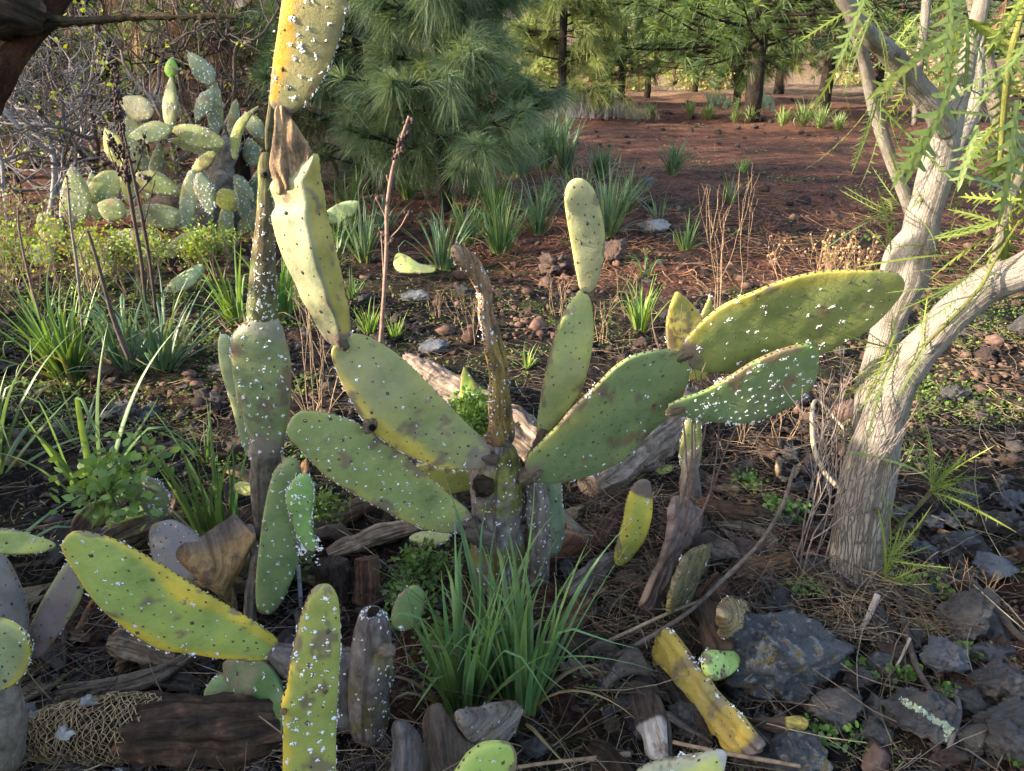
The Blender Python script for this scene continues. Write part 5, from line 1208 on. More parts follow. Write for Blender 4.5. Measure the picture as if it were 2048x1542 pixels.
def clump(px, py, hpx, n, label, col=ASG, wpx=6, spread=.9, parts=False, seed=None, droop=(.2, 1.1), group=None, fold=.18, Y=None, azr=None, base_r=None):
    g = GG(px, py) if Y is None else P(px, py, Y)
    rg = np.random.default_rng(seed or int(px * 3 + py)); mpp = pxm(px, py, g[1])
    L0 = hpx * mpp * 1.12; r = empty('asphodel_clump', g, label, 'grass clump', group) if parts else None
    b = Bag(); br = base_r or max(.012, L0 * .07)
    for k in range(n):
        a = rg.uniform(0, 2 * np.pi) if azr is None else rg.uniform(*azr); lean = abs(rg.normal(0, .30)) * spread + .04; L = L0 * rg.uniform(.55, 1.08)
        bp = g + np.array([math.cos(a), math.sin(a), 0]) * br * rg.random() ** .5 - [0, 0, .01]
        v = blade_geo(rg, bp, L, wpx * mpp * rg.uniform(.65, 1.15), lean, a, rg.uniform(*droop) * (.5 + lean), np.array(col) * rg.uniform(.72, 1.25) * np.array([rg.uniform(.85, 1.25), 1, rg.uniform(.85, 1.1)]), fold=(rg.uniform(1.2, 2.3) if rg.random() < fold else 0), twist=rg.normal(0, .35), nseg=12 if parts else 9)
        if k % 9 == 8 and n > 12:
            v = blade_geo(rg, bp, L * .8, wpx * mpp * .7, lean + .35, a, rg.uniform(1.0, 1.9), (.26, .20, .12), fold=(1.2 if rg.random() < .4 else 0), twist=rg.normal(0, .6), nseg=12 if parts else 9)
        if parts: mk('leaf', v[0], v[1], M['blade'], r, v[2])
        else: b.add(*v)
    if not parts:
        o = b.build('asphodel_clump', M['blade'], None, loc=g, label=label); tag(o, None, 'grass clump', group); return o
    return r
clump(925, 1432, 360, 44, 'big green asphodel clump at the bottom centre, left one of the two front tufts', (.13, .235, .10), 17, .62, True, 11)
clump(1045, 1425, 385, 46, 'big green asphodel clump at the bottom centre, right one of the two front tufts', (.12, .225, .10), 16, .6, True, 12)
clump(995, 1370, 400, 26, 'asphodel leaves rising behind the two front tufts, close to the trunk', (.10, .19, .09), 14, .5, True, 13)
clump(440, 1112, 330, 16, 'sparse tall asphodel clump standing behind the grey slab pad', (.10, .19, .07), 13, .55, True, 14, droop=(.1, .5))
clump(470, 1090, 320, 8, 'few thin asphodel leaves next to the tall left cactus', (.09, .17, .075), 9, .5, True, 15, droop=(.05, .3))
clump(185, 990, 330, 9, 'loose asphodel leaves behind the leafy bush at the left', ASG, 17, 1.3, True, 16, droop=(.3, 1.0))
clump(-20, 960, 320, 10, 'asphodel leaves arching in from the left frame edge', (.12, .2, .10), 15, 1.4, True, 17, droop=(.4, 1.2), azr=(-1.0, 1.4))
clump(-60, 1150, 380, 5, 'long leaves lying low across the left frame edge', (.10, .17, .09), 16, 2.6, True, 18, droop=(.3, .6), azr=(-.4, .9))
clump(140, 762, 210, 70, 'dense sunlit asphodel clump at the far left', (.11, .20, .06), 9, 1.05, True, 19)
clump(250, 748, 200, 46, 'asphodel clump with drooping blue grey leaves, second from the left', ASB, 9, 1.25, True, 20, fold=.3)
clump(325, 745, 215, 44, 'asphodel clump with wide arching leaves right of the drooping one', ASB, 9, 1.35, True, 21, fold=.3)
clump(565, 640, 190, 40, 'bright asphodel clump directly behind the tall left cactus', (.10, .20, .055), 9, .9, True, 22)
clump(475, 650, 170, 26, 'asphodel clump just left of the tall left cactus stem', (.12, .22, .06), 9, 1.3, True, 23)
clump(1280, 668, 120, 44, 'bright sunlit asphodel clump between the slim pad and the longest pad', ASL, 6, .75, True, 24)
mid = [
 (730, 525, 110, 36, 'asphodel clump left of the dry seed stalk', ASB), (690, 500, 110, 26, 'darker asphodel clump beside the folded pad', ASG),
 (885, 540, 130, 36, 'blue green asphodel clump with long arching leaves left of the shrivelled pad tip', ASB), (1000, 512, 120, 52, 'bright green asphodel clump behind the shrivelled pad tip', ASG),
 (1075, 470, 100, 50, 'round blue asphodel clump left of the slim bright pad', ASB), (985, 440, 90, 40, 'asphodel clump behind the bright green one', ASG),
 (1215, 475, 130, 48, 'tall blue green asphodel clump right behind the slim bright pad', ASB), (1200, 362, 70, 44, 'blue asphodel clump on the left border of the red ground', ASB),
 (1345, 352, 62, 46, 'rounded asphodel clump standing alone on the red ground', ASB), (1462, 408, 60, 14, 'thin wispy asphodel clump right of the rounded lone one', ASB),
 (1370, 502, 70, 12, 'small arching asphodel clump right of the grey rock', ASG), (1318, 440, 66, 8, 'faint asphodel leaves above the grey rock', ASB),
 (815, 400, 80, 34, 'asphodel clump under the big pine, left', ASG), (860, 380, 60, 22, 'low asphodel clump under the big pine, middle', ASG),
 (945, 392, 60, 24, 'asphodel clump at the right foot of the big pine', ASB), (1040, 355, 100, 40, 'dark blue asphodel clump right of the big pine', ASB),
 (1090, 340, 110, 44, 'asphodel clump beside the dark blue one', ASB), (1130, 345, 90, 40, 'tall asphodel clump at the near edge of the red ground', ASB),
 (1085, 300, 60, 36, 'far asphodel clump, leftmost against the red ground', ASB), (1120, 295, 66, 40, 'far asphodel clump beside the leftmost one', ASB),
 (1095, 410, 60, 20, 'short asphodel tuft between two blue clumps', ASG), (1485, 345, 30, 8, 'tiny green tuft out on the red ground', ASL),
 (705, 600, 50, 14, 'small grassy tuft left of the seed stalk foot', ASG), (740, 672, 60, 26, 'thin grassy tuft just above the broad olive pad', ASL),
 (790, 680, 50, 16, 'thin grassy tuft right of the seed stalk foot', ASL), (1052, 738, 55, 9, 'single seedling tuft right of the shrivelled pad', ASL),
 (90, 690, 90, 26, 'shaded asphodel leaves at the far left behind the dense clump', ASG), (410, 925, 100, 14, 'low tuft of narrow leaves behind the sparse tall clump', ASG),
 (160, 890, 130, 10, 'narrow upright leaves behind the leafy bush', ASB), (500, 700, 80, 6, 'few leaves beside the pale flat pad', ASG),
 (660, 560, 120, 30, 'asphodel clump seen in the gap beside the folded pad', ASG),
 (765, 468, 80, 26, 'asphodel clump behind the lone seed stalk', ASB), (935, 492, 90, 30, 'asphodel clump between two long leaved ones behind the centre', ASG), (1160, 440, 100, 34, 'asphodel clump hidden partly by the slim bright pad', ASB),
 (1255, 425, 80, 30, 'asphodel clump behind the tall blue green one', ASB), (1010, 345, 70, 30, 'far asphodel clump nearest the big pine foot', ASB), (700, 440, 90, 26, 'shaded asphodel clump under the pad leaning out', ASG), (1290, 560, 60, 12, 'thin asphodel tuft above the bright sunlit clump', ASG),
]
for (x, y, h, n, l, c) in mid: clump(x, y, h * 1.18, int(n * 1.35), l, c, 5.2, .95 if n > 20 else 1.1, False)
far = [(1605, 252, 40, 'first'), (1640, 258, 34, ''), (1415, 242, 26, ''), (1500, 246, 26, ''), (1565, 252, 28, ''), (1380, 232, 22, ''), (1300, 236, 22, ''), (1245, 232, 18, ''), (1470, 245, 22, ''), (1675, 262, 26, '')]
FL = ['largest pale sunlit clump of the far row, second from its right end', 'bright sunlit clump of the far row just right of the largest one', 'far row clump left of the dark pine trunk by the pale cactus', 'far row clump touching the right side of the dark pine trunk', 'far row clump left of the largest bright one',
 'far row clump second left of the dark pine trunk', 'far row clump third left of the dark pine trunk', 'leftmost faint clump of the far row near the dry brush', 'far row clump directly at the dark pine trunk foot', 'rightmost clump of the far row behind the pale tree']
for i_, (x, y, h, _) in enumerate(far): clump(x, y, h * 1.4, 80, FL[i_], (.26, .36, .15), 3.0, .9, False, group='asphodel clumps in the far row')

# ------------------------------------------------------------------ BROKEN PIECES OF DEAD CACTUS AND BARK
FR = []
for k in range(9):
    rgf = np.random.default_rng(700 + k); nu, nv_ = 9, 16
    u = np.linspace(-1, 1, nu); v = np.linspace(0, 1, nv_); U_, V_ = np.meshgrid(u, v)
    wv = (.16 + .10 * rgf.random()) * np.sin(np.pi * np.clip(V_ * .86 + .09, 0, 1)) ** .5 * (1 + .22 * vnoise(np.column_stack([V_.ravel() * 7, np.sign(U_.ravel()) * 3, 0 * U_.ravel() + k]), k).reshape(V_.shape))
    x = V_ - .5 + .04 * vnoise(np.column_stack([U_.ravel() * 5, V_.ravel() * 0, 0 * U_.ravel() + k]), 3).reshape(V_.shape) * ((V_ < .01) | (V_ > .99)) * 2
    curl = rgf.uniform(.6, 2.2); y = wv * np.sin(U_ * curl) / np.sin(min(curl, 1.5)); z = wv * (1 - np.cos(U_ * curl)) * rgf.choice([1, -1]) + rgf.uniform(-.2, .2) * np.sin(V_ * 3.14)
    nz = .03 * vnoise(np.column_stack([V_.ravel() * 4, U_.ravel() * 6, 0 * U_.ravel() + k]), 8).reshape(V_.shape); z = z + nz
    top = np.stack([x, y, z + .02], -1).reshape(-1, 3); bot = np.stack([x, y * .96, z - .02], -1).reshape(-1, 3); n_ = nu * nv_
    Fc = []
    for i in range(nv_ - 1):
        for j in range(nu - 1):
            a = i * nu + j; Fc.append((a, a + 1, a + nu + 1, a + nu)); Fc.append((n_ + a, n_ + a + nu, n_ + a + nu + 1, n_ + a + 1))
        Fc.append((i * nu, (i + 1) * nu, n_ + (i + 1) * nu, n_ + i * nu)); a = i * nu + nu - 1; Fc.append((a, n_ + a, n_ + a + nu, a + nu))
    for j in range(nu - 1):
        Fc.append((j, n_ + j, n_ + j + 1, j + 1)); a = (nv_ - 1) * nu + j; Fc.append((a, a + 1, n_ + a + 1, n_ + a))
    me = bpy.data.meshes.new('fragment'); me.from_pydata(np.vstack([top, bot]).tolist(), [], Fc); me.polygons.foreach_set('use_smooth', np.ones(len(me.polygons), bool))
    c = me.color_attributes.new('Col', 'FLOAT_COLOR', 'POINT'); cc = np.ones((2 * n_, 4), np.float32); cc[:, :3] = [(.24, .16, .10), (.16, .14, .13), (.10, .075, .06), (.33, .25, .17), (.13, .10, .085), (.20, .185, .18), (.28, .15, .08), (.08, .06, .05), (.22, .19, .15)][k]
    c.data.foreach_set('color', cc.ravel()); l = me.uv_layers.new(name='UVMap'); li = np.zeros(len(me.loops), np.int32); me.loops.foreach_get('vertex_index', li)
    uvv = np.stack([y, x], -1).reshape(-1, 2) * .14 + .3; l.data.foreach_set('uv', np.vstack([uvv, uvv]).astype(np.float32)[li].ravel()); me.materials.append(M['dry']); FR.append(me)
def fragments(n, box, wr, label, group, seed):
    rgf = np.random.default_rng(seed); x0, x1, y0, y1 = box
    for k in range(n):
        px, py = rgf.uniform(x0, x1), rgf.uniform(y0, y1); g = GG(px, py); s = rgf.uniform(*wr) * pxm(px, py, g[1])
        o = bpy.data.objects.new('bark_fragment', FR[rgf.integers(9)]); COL.objects.link(o)
        o.location = (g[0], g[1], g[2] + s * .10 + .006); o.scale = (s, s * rgf.uniform(.6, 1.2), s * rgf.uniform(.6, 1)); o.rotation_euler = (rgf.normal(0, .5), rgf.normal(0, .3), rgf.uniform(0, 6.3)); tag(o, autolabel(('large ' if s / pxm(px, py, g[1]) > (wr[0] + wr[1]) / 2 else 'small ') + label, px, py), 'debris', group)
fragments(34, (20, 560, 1120, 1500), (50, 150), 'dried brown scrap', 'dried scraps at the lower left', 1)
fragments(26, (560, 900, 1100, 1520), (40, 120), 'dried cactus scrap', 'dried scraps around the stump', 2)
fragments(58, (1080, 1600, 940, 1520), (50, 150), 'dried cactus skin scrap', 'dried scraps in the central debris', 3)
fragments(22, (1500, 2040, 1060, 1520), (30, 90), 'bark scrap', 'bark scraps among the rocks', 4)
fragments(26, (0, 700, 900, 1100), (30, 90), 'dried plant scrap', 'dried scraps on the left soil', 5)

# ------------------------------------------------------------------ PALE TREE (right)
gt = empty('pale_trunked_tree', GG(1710, 1215), 'pale grey multi stemmed tree on the right with deeply lobed hanging leaves', 'tree')
def limb(name, spec, tint=(1, 1, 1), seg=34, lump=.05, lf=9, n=None, mat='greybark', parent=gt, label=None):
    v = tpx(spec, seg=seg, n=n or len(spec) * 12, lump=lump, lf=lf, seed=len(spec), grain=.035 if mat == 'greybark' and seg > 16 else 0, gk=26, gl=14)
    b = Bag(); b.add(v[0], v[1], tint, v[2]); return b.build(name, M[mat], parent, label=label)
limb('trunk', [(1712, 1290, 1.98, 140), (1710, 1215, 1.96, 114), (1712, 1150, 1.95, 107), (1719, 1060, 1.95, 103), (1731, 980, 1.95, 104), (1745, 915, 1.95, 98), (1764, 850, 1.94, 84), (1792, 770, 1.92, 78), (1826, 715, 1.91, 76), (1866, 672, 1.89, 72), (1912, 620, 1.87, 72), (1975, 570, 1.85, 74), (2040, 545, 1.83, 72), (2110, 500, 1.81, 66), (2200, 430, 1.78, 60), (2320, 300, 1.75, 52), (2400, 100, 1.75, 44), (2440, -200, 1.8, 30)], n=170, label='main trunk, fissured grey bark, leaning out to the right higher up')
limb('limb', [(1726, 960, 1.98, 50), (1735, 880, 2.01, 58), (1740, 800, 2.04, 58), (1752, 740, 2.06, 58), (1768, 680, 2.08, 58), (1785, 620, 2.09, 66), (1806, 560, 2.10, 90), (1816, 515, 2.10, 90), (1838, 472, 2.10, 72), (1846, 430, 2.10, 68), (1868, 360, 2.10, 66), (1882, 290, 2.1, 68), (1896, 230, 2.1, 62), (1922, 180, 2.1, 38), (1936, 110, 2.1, 34), (1955, 40, 2.1, 32), (1975, -60, 2.1, 28)], n=190, label='upright left limb')
limb('limb', [(1890, 262, 2.08, 48), (1868, 215, 2.05, 48), (1840, 180, 2.03, 45), (1812, 145, 2.0, 43), (1772, 100, 1.96, 38), (1736, 68, 1.92, 35), (1690, 0, 1.88, 31), (1650, -60, 1.86, 28)], n=90, label='limb rising to the left')
limb('limb', [(1822, 440, 2.12, 18), (1812, 400, 2.12, 22), (1786, 330, 2.12, 24), (1762, 260, 2.11, 26), (1746, 200, 2.1, 26), (1728, 120, 2.06, 22), (1708, 60, 2.02, 20), (1690, 10, 1.95, 16)], seg=20, n=80, label='thin stem nearly touching the left limb')
limb('limb', [(1872, 390, 2.14, 24), (1895, 330, 2.2, 30), (1925, 270, 2.25, 30), (1950, 210, 2.3, 26), (1960, 60, 2.35, 24)], seg=18)
limb('limb', [(2130, 490, 1.84, 34), (2125, 470, 2.1, 32), (2090, 430, 2.4, 30), (2037, 345, 2.5, 28), (2008, 272, 2.5, 28), (1985, 182, 2.5, 32), (1960, 60, 2.5, 30), (1940, -50, 2.5, 28)], tint=(.9, .85, .8), seg=18)
limb('limb', [(1985, 570, 1.95, 16), (2000, 480, 2.0, 20), (2020, 400, 2.05, 18), (2060, 320, 2.1, 18)], tint=(.9, .85, .75), seg=12)
limb('limb', [(1828, 250, 2.1, 10), (1838, 140, 2.1, 16), (1848, 60, 2.1, 18), (1856, -40, 2.1, 16)], seg=12)
limb('root_flare', [(1765, 1190, 1.9, 40), (1775, 1215, 1.86, 44), (1768, 1245, 1.84, 30)], seg=16, tint=(.6, .5, .42))
for (x, y, w, Y) in ((1792, 108, 16, 1.96), (1858, 505, 18, 2.05), (1755, 1020, 14, 1.87)):
    limb('knot', [(x, y, Y, w * .8), (x, y + 2, Y - .01, w), (x, y + 3, Y - .018, w * .5)], seg=12, lump=.2, tint=(.75, .65, .55), n=8)

def lobed(L, lobes, lobew, ribw, seed, droop=.5, back=.35, narrow=.32):
    """deeply cut leaf in local space, +X along the rib, Z up; returns V,F"""
    rg = np.random.default_rng(seed); n = lobes * 4 + 5; s = np.linspace(0, 1, n)
    env = np.sin(np.pi * np.clip(s * .93 + .07, 0, 1)) ** .6
    half = ribw * (.5 + .5 * env) * np.minimum(1, (1.001 - s) * 8 + .12)
    x = s * L; b = Bag(); z = lambda t, y: -droop * L * t ** 1.8 * .5 - abs(y) * .18
    Cn = np.column_stack([x, 0 * x, z(s, 0)]); 
    Lf = np.column_stack([x, half, z(s, half)]); R = np.column_stack([x, -half, z(s, half)])
    V = np.stack([Lf, Cn - [0, 0, ribw * .25], R], 1).reshape(-1, 3)
    i = np.arange(n - 1)[:, None]; j = np.arange(2)[None]
    b.add(V, np.stack([i * 3 + j, i * 3 + j + 1, (i + 1) * 3 + j + 1, (i + 1) * 3 + j], -1).reshape(-1, 4))
    for q in range(lobes):
        for sd in (1, -1):
            t0 = .12 + .78 * (q + (.0 if sd > 0 else .4) + rg.uniform(-.1, .1)) / lobes
            le = lobew * math.sin(math.pi * min(1, t0 * .85 + .15)) ** .7 * rg.uniform(.75, 1.15); bw = L / lobes * narrow
            hh = ribw * .45
            k = 5; u = np.linspace(0, 1, k)
            cy = hh + le * u; cx = t0 * L + back * le * u ** 1.4 * 1.0 + .12 * le * np.sin(u * 3)
            wv = bw * np.array([1.15, .72, .62, .48, .03]) / 2 * (1 if narrow > .3 else .8)
            top = np.column_stack([cx + wv, sd * cy, [z(t0, c) + rg.normal(0, .0006) for c in cy]])
            bot = np.column_stack([cx - wv, sd * cy, [z(t0, c) - .001 for c in cy]])
            VV = np.stack([top, bot], 1).reshape(-1, 3); ii = np.arange(k - 1)
            b.add(VV, np.stack([ii * 2, ii * 2 + 1, ii * 2 + 3, ii * 2 + 2], -1))
    return np.concatenate(b.V), np.concatenate(b.F)
def leafmesh(name, L, lobes, lw, rw, seed, col, **k):
    V, Fc = lobed(L, lobes, lw, rw, seed, **k); me = bpy.data.meshes.new(name); me.from_pydata(V.tolist(), [], Fc.tolist())
    me.polygons.foreach_set('use_smooth', np.ones(len(me.polygons), bool))
    a = me.color_attributes.new('Col', 'FLOAT_COLOR', 'POINT'); c = np.ones((len(V), 4), np.float32)
    rib = np.clip(1 - np.abs(V[:, 1]) / (rw * .4), 0, 1)[:, None]; c[:, :3] = np.array(col) * (1 - .4 * rib) + np.array([.25, .30, .12]) * rib * .4
    a.data.foreach_set('color', c.ravel()); me.materials.append(M['leaf']); return me
LG = (.12, .175, .055); LY = (.21, .26, .055)
WIDE = [leafmesh('lobed_leaf', 1.0, 5 + s % 2, .16, .032, s, LG, droop=.3, back=.38, narrow=.40) for s in (1, 2, 3)]
MIDL = [leafmesh('lobed_leaf', 1.0, 7, .13, .026, s, (LG, LY)[s % 2], droop=.55, back=.7, narrow=.42) for s in (4, 5, 6, 7)]
NARR = [leafmesh('lobed_leaf', 1.0, 8, .085, .011, s, (LY, LG, LG)[s % 3], droop=(.8, -.6, .4)[s % 3], back=.9, narrow=.20) for s in (8, 9, 10, 11, 12)]
def putleaf(me, p, q, roll=0.0, parent=gt, sc=1.0):
    """leaf from p to q (world), roll about its rib"""
    p = np.array(p); q = np.array(q); d = q - p; L = np.linalg.norm(d); d = Vector(d / L)
    up = Vector((0, -1, .35)) if abs(d.z) > .5 else Vector((0, -.5, 1))
    y = up.cross(d).normalized(); z = d.cross(y)
    Rm = Matrix((d, y, z)).transposed(); Rm = Rm @ Matrix.Rotation(roll, 3, 'X')
    o = bpy.data.objects.new('leaf', me); COL.objects.link(o); o.parent = parent
    o.matrix_local = Matrix.Translation(Vector(p - rootloc(parent))) @ Rm.to_4x4() @ Matrix.Diagonal((L, L * sc, L * sc, 1))
    return o
rg = np.random.default_rng(99)
# big hanging leaves read off the photograph
for (a, b_, Y, k, sc) in [((1900, -30), (1908, 182), 1.55, 0, 1.15), ((1914, 150), (1826, 376), 1.6, 1, 1.1), ((1850, 262), (1794, 374), 1.62, 2, 1.3), ((1735, -20), (1676, 130), 1.6, 0, .9),
                       ((1705, 60), (1660, 216), 1.62, 5, .9), ((1955, 250), (1914, 374), 1.62, 1, 1.4), ((2034, 200), (2025, 456), 1.5, 2, 1.0), ((1990, 90), (2050, 10), 1.6, 0, 1.3),
                       ((1700, 20), (1604, 70), 1.75, 5, .6), ((2075, 60), (1960, 200), 1.7, 6, 1.1), ((2055, -20), (1985, 90), 1.6, 5, 1.0)]:
    me = WIDE[k % 3] if k < 4 else MIDL[k % 4]
    putleaf(me, P(*a, Y), P(*b_, Y - .05), rg.normal(0, .35), sc=sc)
# rosettes: (px,py,Y, leaf length px, count, kind, main angle deg (0=right, 90=up), spread)
for (x, y, Y, Lp, n, kd, ang, spr) in [(2020, 120, 1.75, 170, 5, 'W', 0, 180), (2000, 240, 1.9, 150, 14, 'M', 0, 180), (1930, 40, 2.0, 150, 12, 'M', -60, 180), (1800, 90, 2.15, 150, 12, 'N', -40, 120),
        (1745, 30, 1.85, 140, 8, 'N', -80, 80), (1850, 150, 2.0, 150, 12, 'N', -60, 160), (1770, 430, 2.0, 130, 9, 'N', 150, 70), (1758, 195, 2.0, 150, 9, 'N', -95, 60), (1785, 300, 2.03, 110, 8, 'N', 20, 150),
        (1800, 415, 2.0, 120, 7, 'N', 80, 120), (1780, 500, 2.0, 130, 9, 'N', 120, 90), (1985, 560, 1.80, 130, 12, 'N', 60, 150), (2010, 450, 1.85, 150, 12, 'M', 60, 150), (1915, 590, 1.8, 130, 8, 'N', 200, 90),
        (1845, 690, 1.85, 130, 12, 'N', 170, 100), (1790, 690, 1.9, 140, 12, 'N', 190, 90), (1765, 765, 1.9, 110, 9, 'N', 220, 90), (1945, 545, 1.8, 120, 8, 'N', 130, 90), (2045, 400, 1.8, 140, 8, 'M', 180, 180),
        (1765, 1175, 1.85, 140, 9, 'N', 20, 60), (1765, 1110, 1.86, 100, 8, 'N', 10, 70), (1790, 700, 2.0, 110, 8, 'N', 150, 90), (1960, 300, 2.1, 130, 10, 'N', 0, 180), (1760, 1000, 1.86, 90, 5, 'N', 20, 80),
        (1665, 1180, 1.86, 80, 5, 'N', 200, 80), (1880, 500, 1.9, 110, 6, 'N', 150, 100), (2030, 30, 2.3, 160, 14, 'M', 0, 180), (1870, 20, 2.3, 150, 12, 'N', 0, 180), (1690, 90, 1.95, 110, 5, 'N', 210, 70), (2040, 330, 2.3, 150, 14, 'M', 0, 180)]:
    for i in range(max(3, int(n * .66))):
        an = math.radians(ang + rg.uniform(-spr, spr)); L_ = Lp * rg.uniform(.65, 1.15)
        p = P(x + rg.normal(0, 7), y + rg.normal(0, 7), Y); q = P(x + L_ * math.cos(an), y - L_ * math.sin(an) + L_ * .25, Y + rg.normal(0, .4) * L_ * pxm(x, y, Y))
        me = {'W': WIDE, 'M': MIDL, 'N': NARR}[kd]; putleaf(me[rg.integers(len(me))], p, q, rg.normal(0, .8), sc=rg.uniform(.8, 1.2))
limb('leafy_shoot', [(1850, 690, 1.84, 5), (1900, 640, 1.80, 6), (1960, 575, 1.78, 7), (1990, 520, 1.8, 6), (2040, 440, 1.8, 5)], seg=8, lump=0, tint=(.8, 1.0, .3))
limb('leafy_shoot', [(2000, 330, 1.8, 10), (2010, 200, 1.75, 12), (2022, 110, 1.72, 14), (2045, 20, 1.7, 12), (2060, -40, 1.7, 10)], seg=10, lump=0, tint=(1.0, 1.15, .35), label='yellow green young shoot')

# young plants of the same kind beside the tree
def sapling(label, nodes, stem, n, Lp, ang, spr, seed):
    r = empty('lobed_leaf_seedling', GG(*stem[0][:2]), label, 'young plant'); rgl = np.random.default_rng(seed)
    limb('stem', stem, seg=8, lump=.05, tint=(.8, .8, .4), parent=r)
    for (x, y, Y) in nodes:
        for i in range(n):
            an = math.radians(ang + rgl.uniform(-spr, spr)); L_ = Lp * rgl.uniform(.6, 1.15)
            putleaf(NARR[rgl.integers(5)], P(x, y, Y), P(x + L_ * math.cos(an), y - L_ * math.sin(an), Y + rgl.normal(0, .1)), rgl.normal(0, .8), parent=r, sc=rgl.uniform(.8, 1.2))
sapling('feathery young plant with narrow leaves on a bare stem right of the pale trunk', [(1862, 985, 1.98), (1866, 970, 2.0)], [(1770, 1075, 1.92, 7), (1810, 1040, 1.93, 8), (1862, 985, 1.98, 8)], 13, 115, 40, 75, 3)
sapling('wispy narrow leaved sprig hugging the right side of the pale trunk foot', [(1762, 1165, 1.86), (1775, 1120, 1.85)], [(1755, 1215, 1.86, 5), (1762, 1165, 1.86, 5), (1775, 1120, 1.85, 4)], 8, 130, 15, 60, 4)

# ------------------------------------------------------------------ generic branching shrub
def branchy(bag, p, d, L, r, depth, rg, col, spread=.55, kids=3, up=.15, seg=5, tips=None, curl=.25, shrink=.68):
    d = d / np.linalg.norm(d); n = 5
    pts = [p]; dd = d.copy()
    for i in range(3):
        dd = dd + rg.normal(0, curl * .5, 3) + [0, 0, up * .3]; dd /= np.linalg.norm(dd); pts.append(pts[-1] + dd * L / 3)
    v = tube(pts, [r, r * .9, r * .8, r * .68], seg=seg, n=n, cap=False)
    bag.add(v[0], v[1], np.array(col) * rg.uniform(.75, 1.2), v[2])
    if depth == 0:
        if tips is not None: tips.append((pts[-1], dd)); tips.append((pts[-2], dd))
        return
    for k in range(kids):
        q = pts[-1] if k < 2 else pts[rg.integers(1, 3)]
        nd = dd + rg.normal(0, spread, 3) + [0, 0, up]
        branchy(bag, q, nd, L * shrink * rg.uniform(.75, 1.15), r * .66, depth - 1, rg, col, spread, kids, up, seg, tips, curl, shrink)
def leaves_at(bag, tips, rg, n, size, cols, rad, updir=.3, wide=.34):
    T = np.array([t[0] for t in tips]); k = len(T) * n; c = np.repeat(T, n, 0) + rg.normal(0, rad, (k, 3))
    a = rg.uniform(0, 6.283, k); e = rg.uniform(-.6, 1.0, k) + updir * .3; s = rg.uniform(*size, k)
    d = np.column_stack([np.cos(a) * np.cos(e), np.sin(a) * np.cos(e), np.sin(e)]); q = np.cross(d, rg.normal(size=(k, 3))); q /= np.linalg.norm(q, axis=1)[:, None]
    nn = np.cross(d, q)
    m = np.array([[0, 0, 0], [.3, wide * .85, .03], [.65, wide * .8, .02], [1, 0, -.06], [.65, -wide * .8, .02], [.3, -wide * .85, .03]])
    V = c[:, None] + (m[None, :, 0, None] * d[:, None] + m[None, :, 1, None] * q[:, None] + m[None, :, 2, None] * nn[:, None]) * s[:, None, None]
    V = V.reshape(-1, 3); Fc = (np.arange(k) * 6)[:, None, None] + np.array([[0, 1, 2, 3], [0, 3, 4, 5]])[None]
    cc = np.array(cols)[rg.integers(0, len(cols), k)] * rg.uniform(.75, 1.25, (k, 1))
    bag.add(V, Fc.reshape(-1, 4), np.repeat(cc, 6, 0))

def shrub(name, label, px, py, Y, hpx, spreadpx, stems, depth, lsize, ln, lcols, tcol, cat='shrub', seed=1, rad=.03, r0=.004, kids=3, dead=False, up=.2, spread=.5, wide=.34, L0=None):
    g = GG(px, py) if Y is None else P(px, py, Y)
    rgl = np.random.default_rng(seed); r = empty(name, g, label, cat); m_ = pxm(px, py, g[1]); H = hpx * m_; Wd = spreadpx * m_
    b = Bag(); tips = []
    for k in range(stems):
        off = rgl.uniform(-.5, .5, 2) * Wd * .7
        branchy(b, g + [off[0] * .6, off[1] * .5, -.01], np.array([off[0] / H * 1.6 + rgl.normal(0, .15), off[1] / H + rgl.normal(0, .15), 1.]), H * (L0 or .42), r0 * rgl.uniform(.7, 1.3), depth, rgl, tcol, spread, kids, up, 4 if r0 < .006 else 6, tips)
    b.build('twigs', M['twig'], r, kind='stuff', label='thin branching twigs')
    if not dead:
        b = Bag(); leaves_at(b, tips, rgl, ln, lsize, lcols, rad, wide=wide); b.build('foliage', M['small'], r, kind='stuff', smooth=False)
    return r, tips
GL = [(.20, .28, .06), (.15, .24, .05), (.26, .32, .07)]; GD = [(.10, .17, .05), (.13, .2, .06)]
# left side herbs and bushes
k_ = 0
for (x, y, h, w, s, lab) in [(60, 640, 170, 190, 9, 'light green twiggy herb bush at the far left edge before the grey dead shrub'), (175, 600, 120, 120, 6, 'sunlit small leaved bush left of the background cactus foot'), (270, 590, 110, 110, 6, 'yellow green small leaved bush between the two dark stalks'),
        (375, 560, 80, 130, 6, 'low bright small leaved bush in front of the background cactus trunk'), (335, 480, 150, 60, 4, 'slender leafy sprig standing before the background cactus'), (30, 560, 150, 120, 7, 'pinkish twiggy herb at the left edge'), (440, 560, 90, 90, 6, 'small leafy herb right of the low bright bush')]:
    k_ += 1
    shrub('leafy_bush', lab, x, y, None, h, w, s, 3, (.016, .036), 2 if k_ != 6 else 1, GL if k_ != 6 else [(.3, .2, .13), (.2, .25, .1)], (.30, .21, .14), seed=60 + k_, rad=.045, r0=.0050, up=.42, spread=.42, L0=.5)
shrub('broad_leaved_herb', 'soft green leafy plant with rounded leaves left of the tall left cactus base', 250, 1010, 1.95, 130, 190, 8, 2, (.024, .044), 2, [(.17, .26, .08), (.14, .23, .07)], (.12, .16, .06), seed=81, rad=.035, r0=.003, cat='leafy plant', spread=.7)
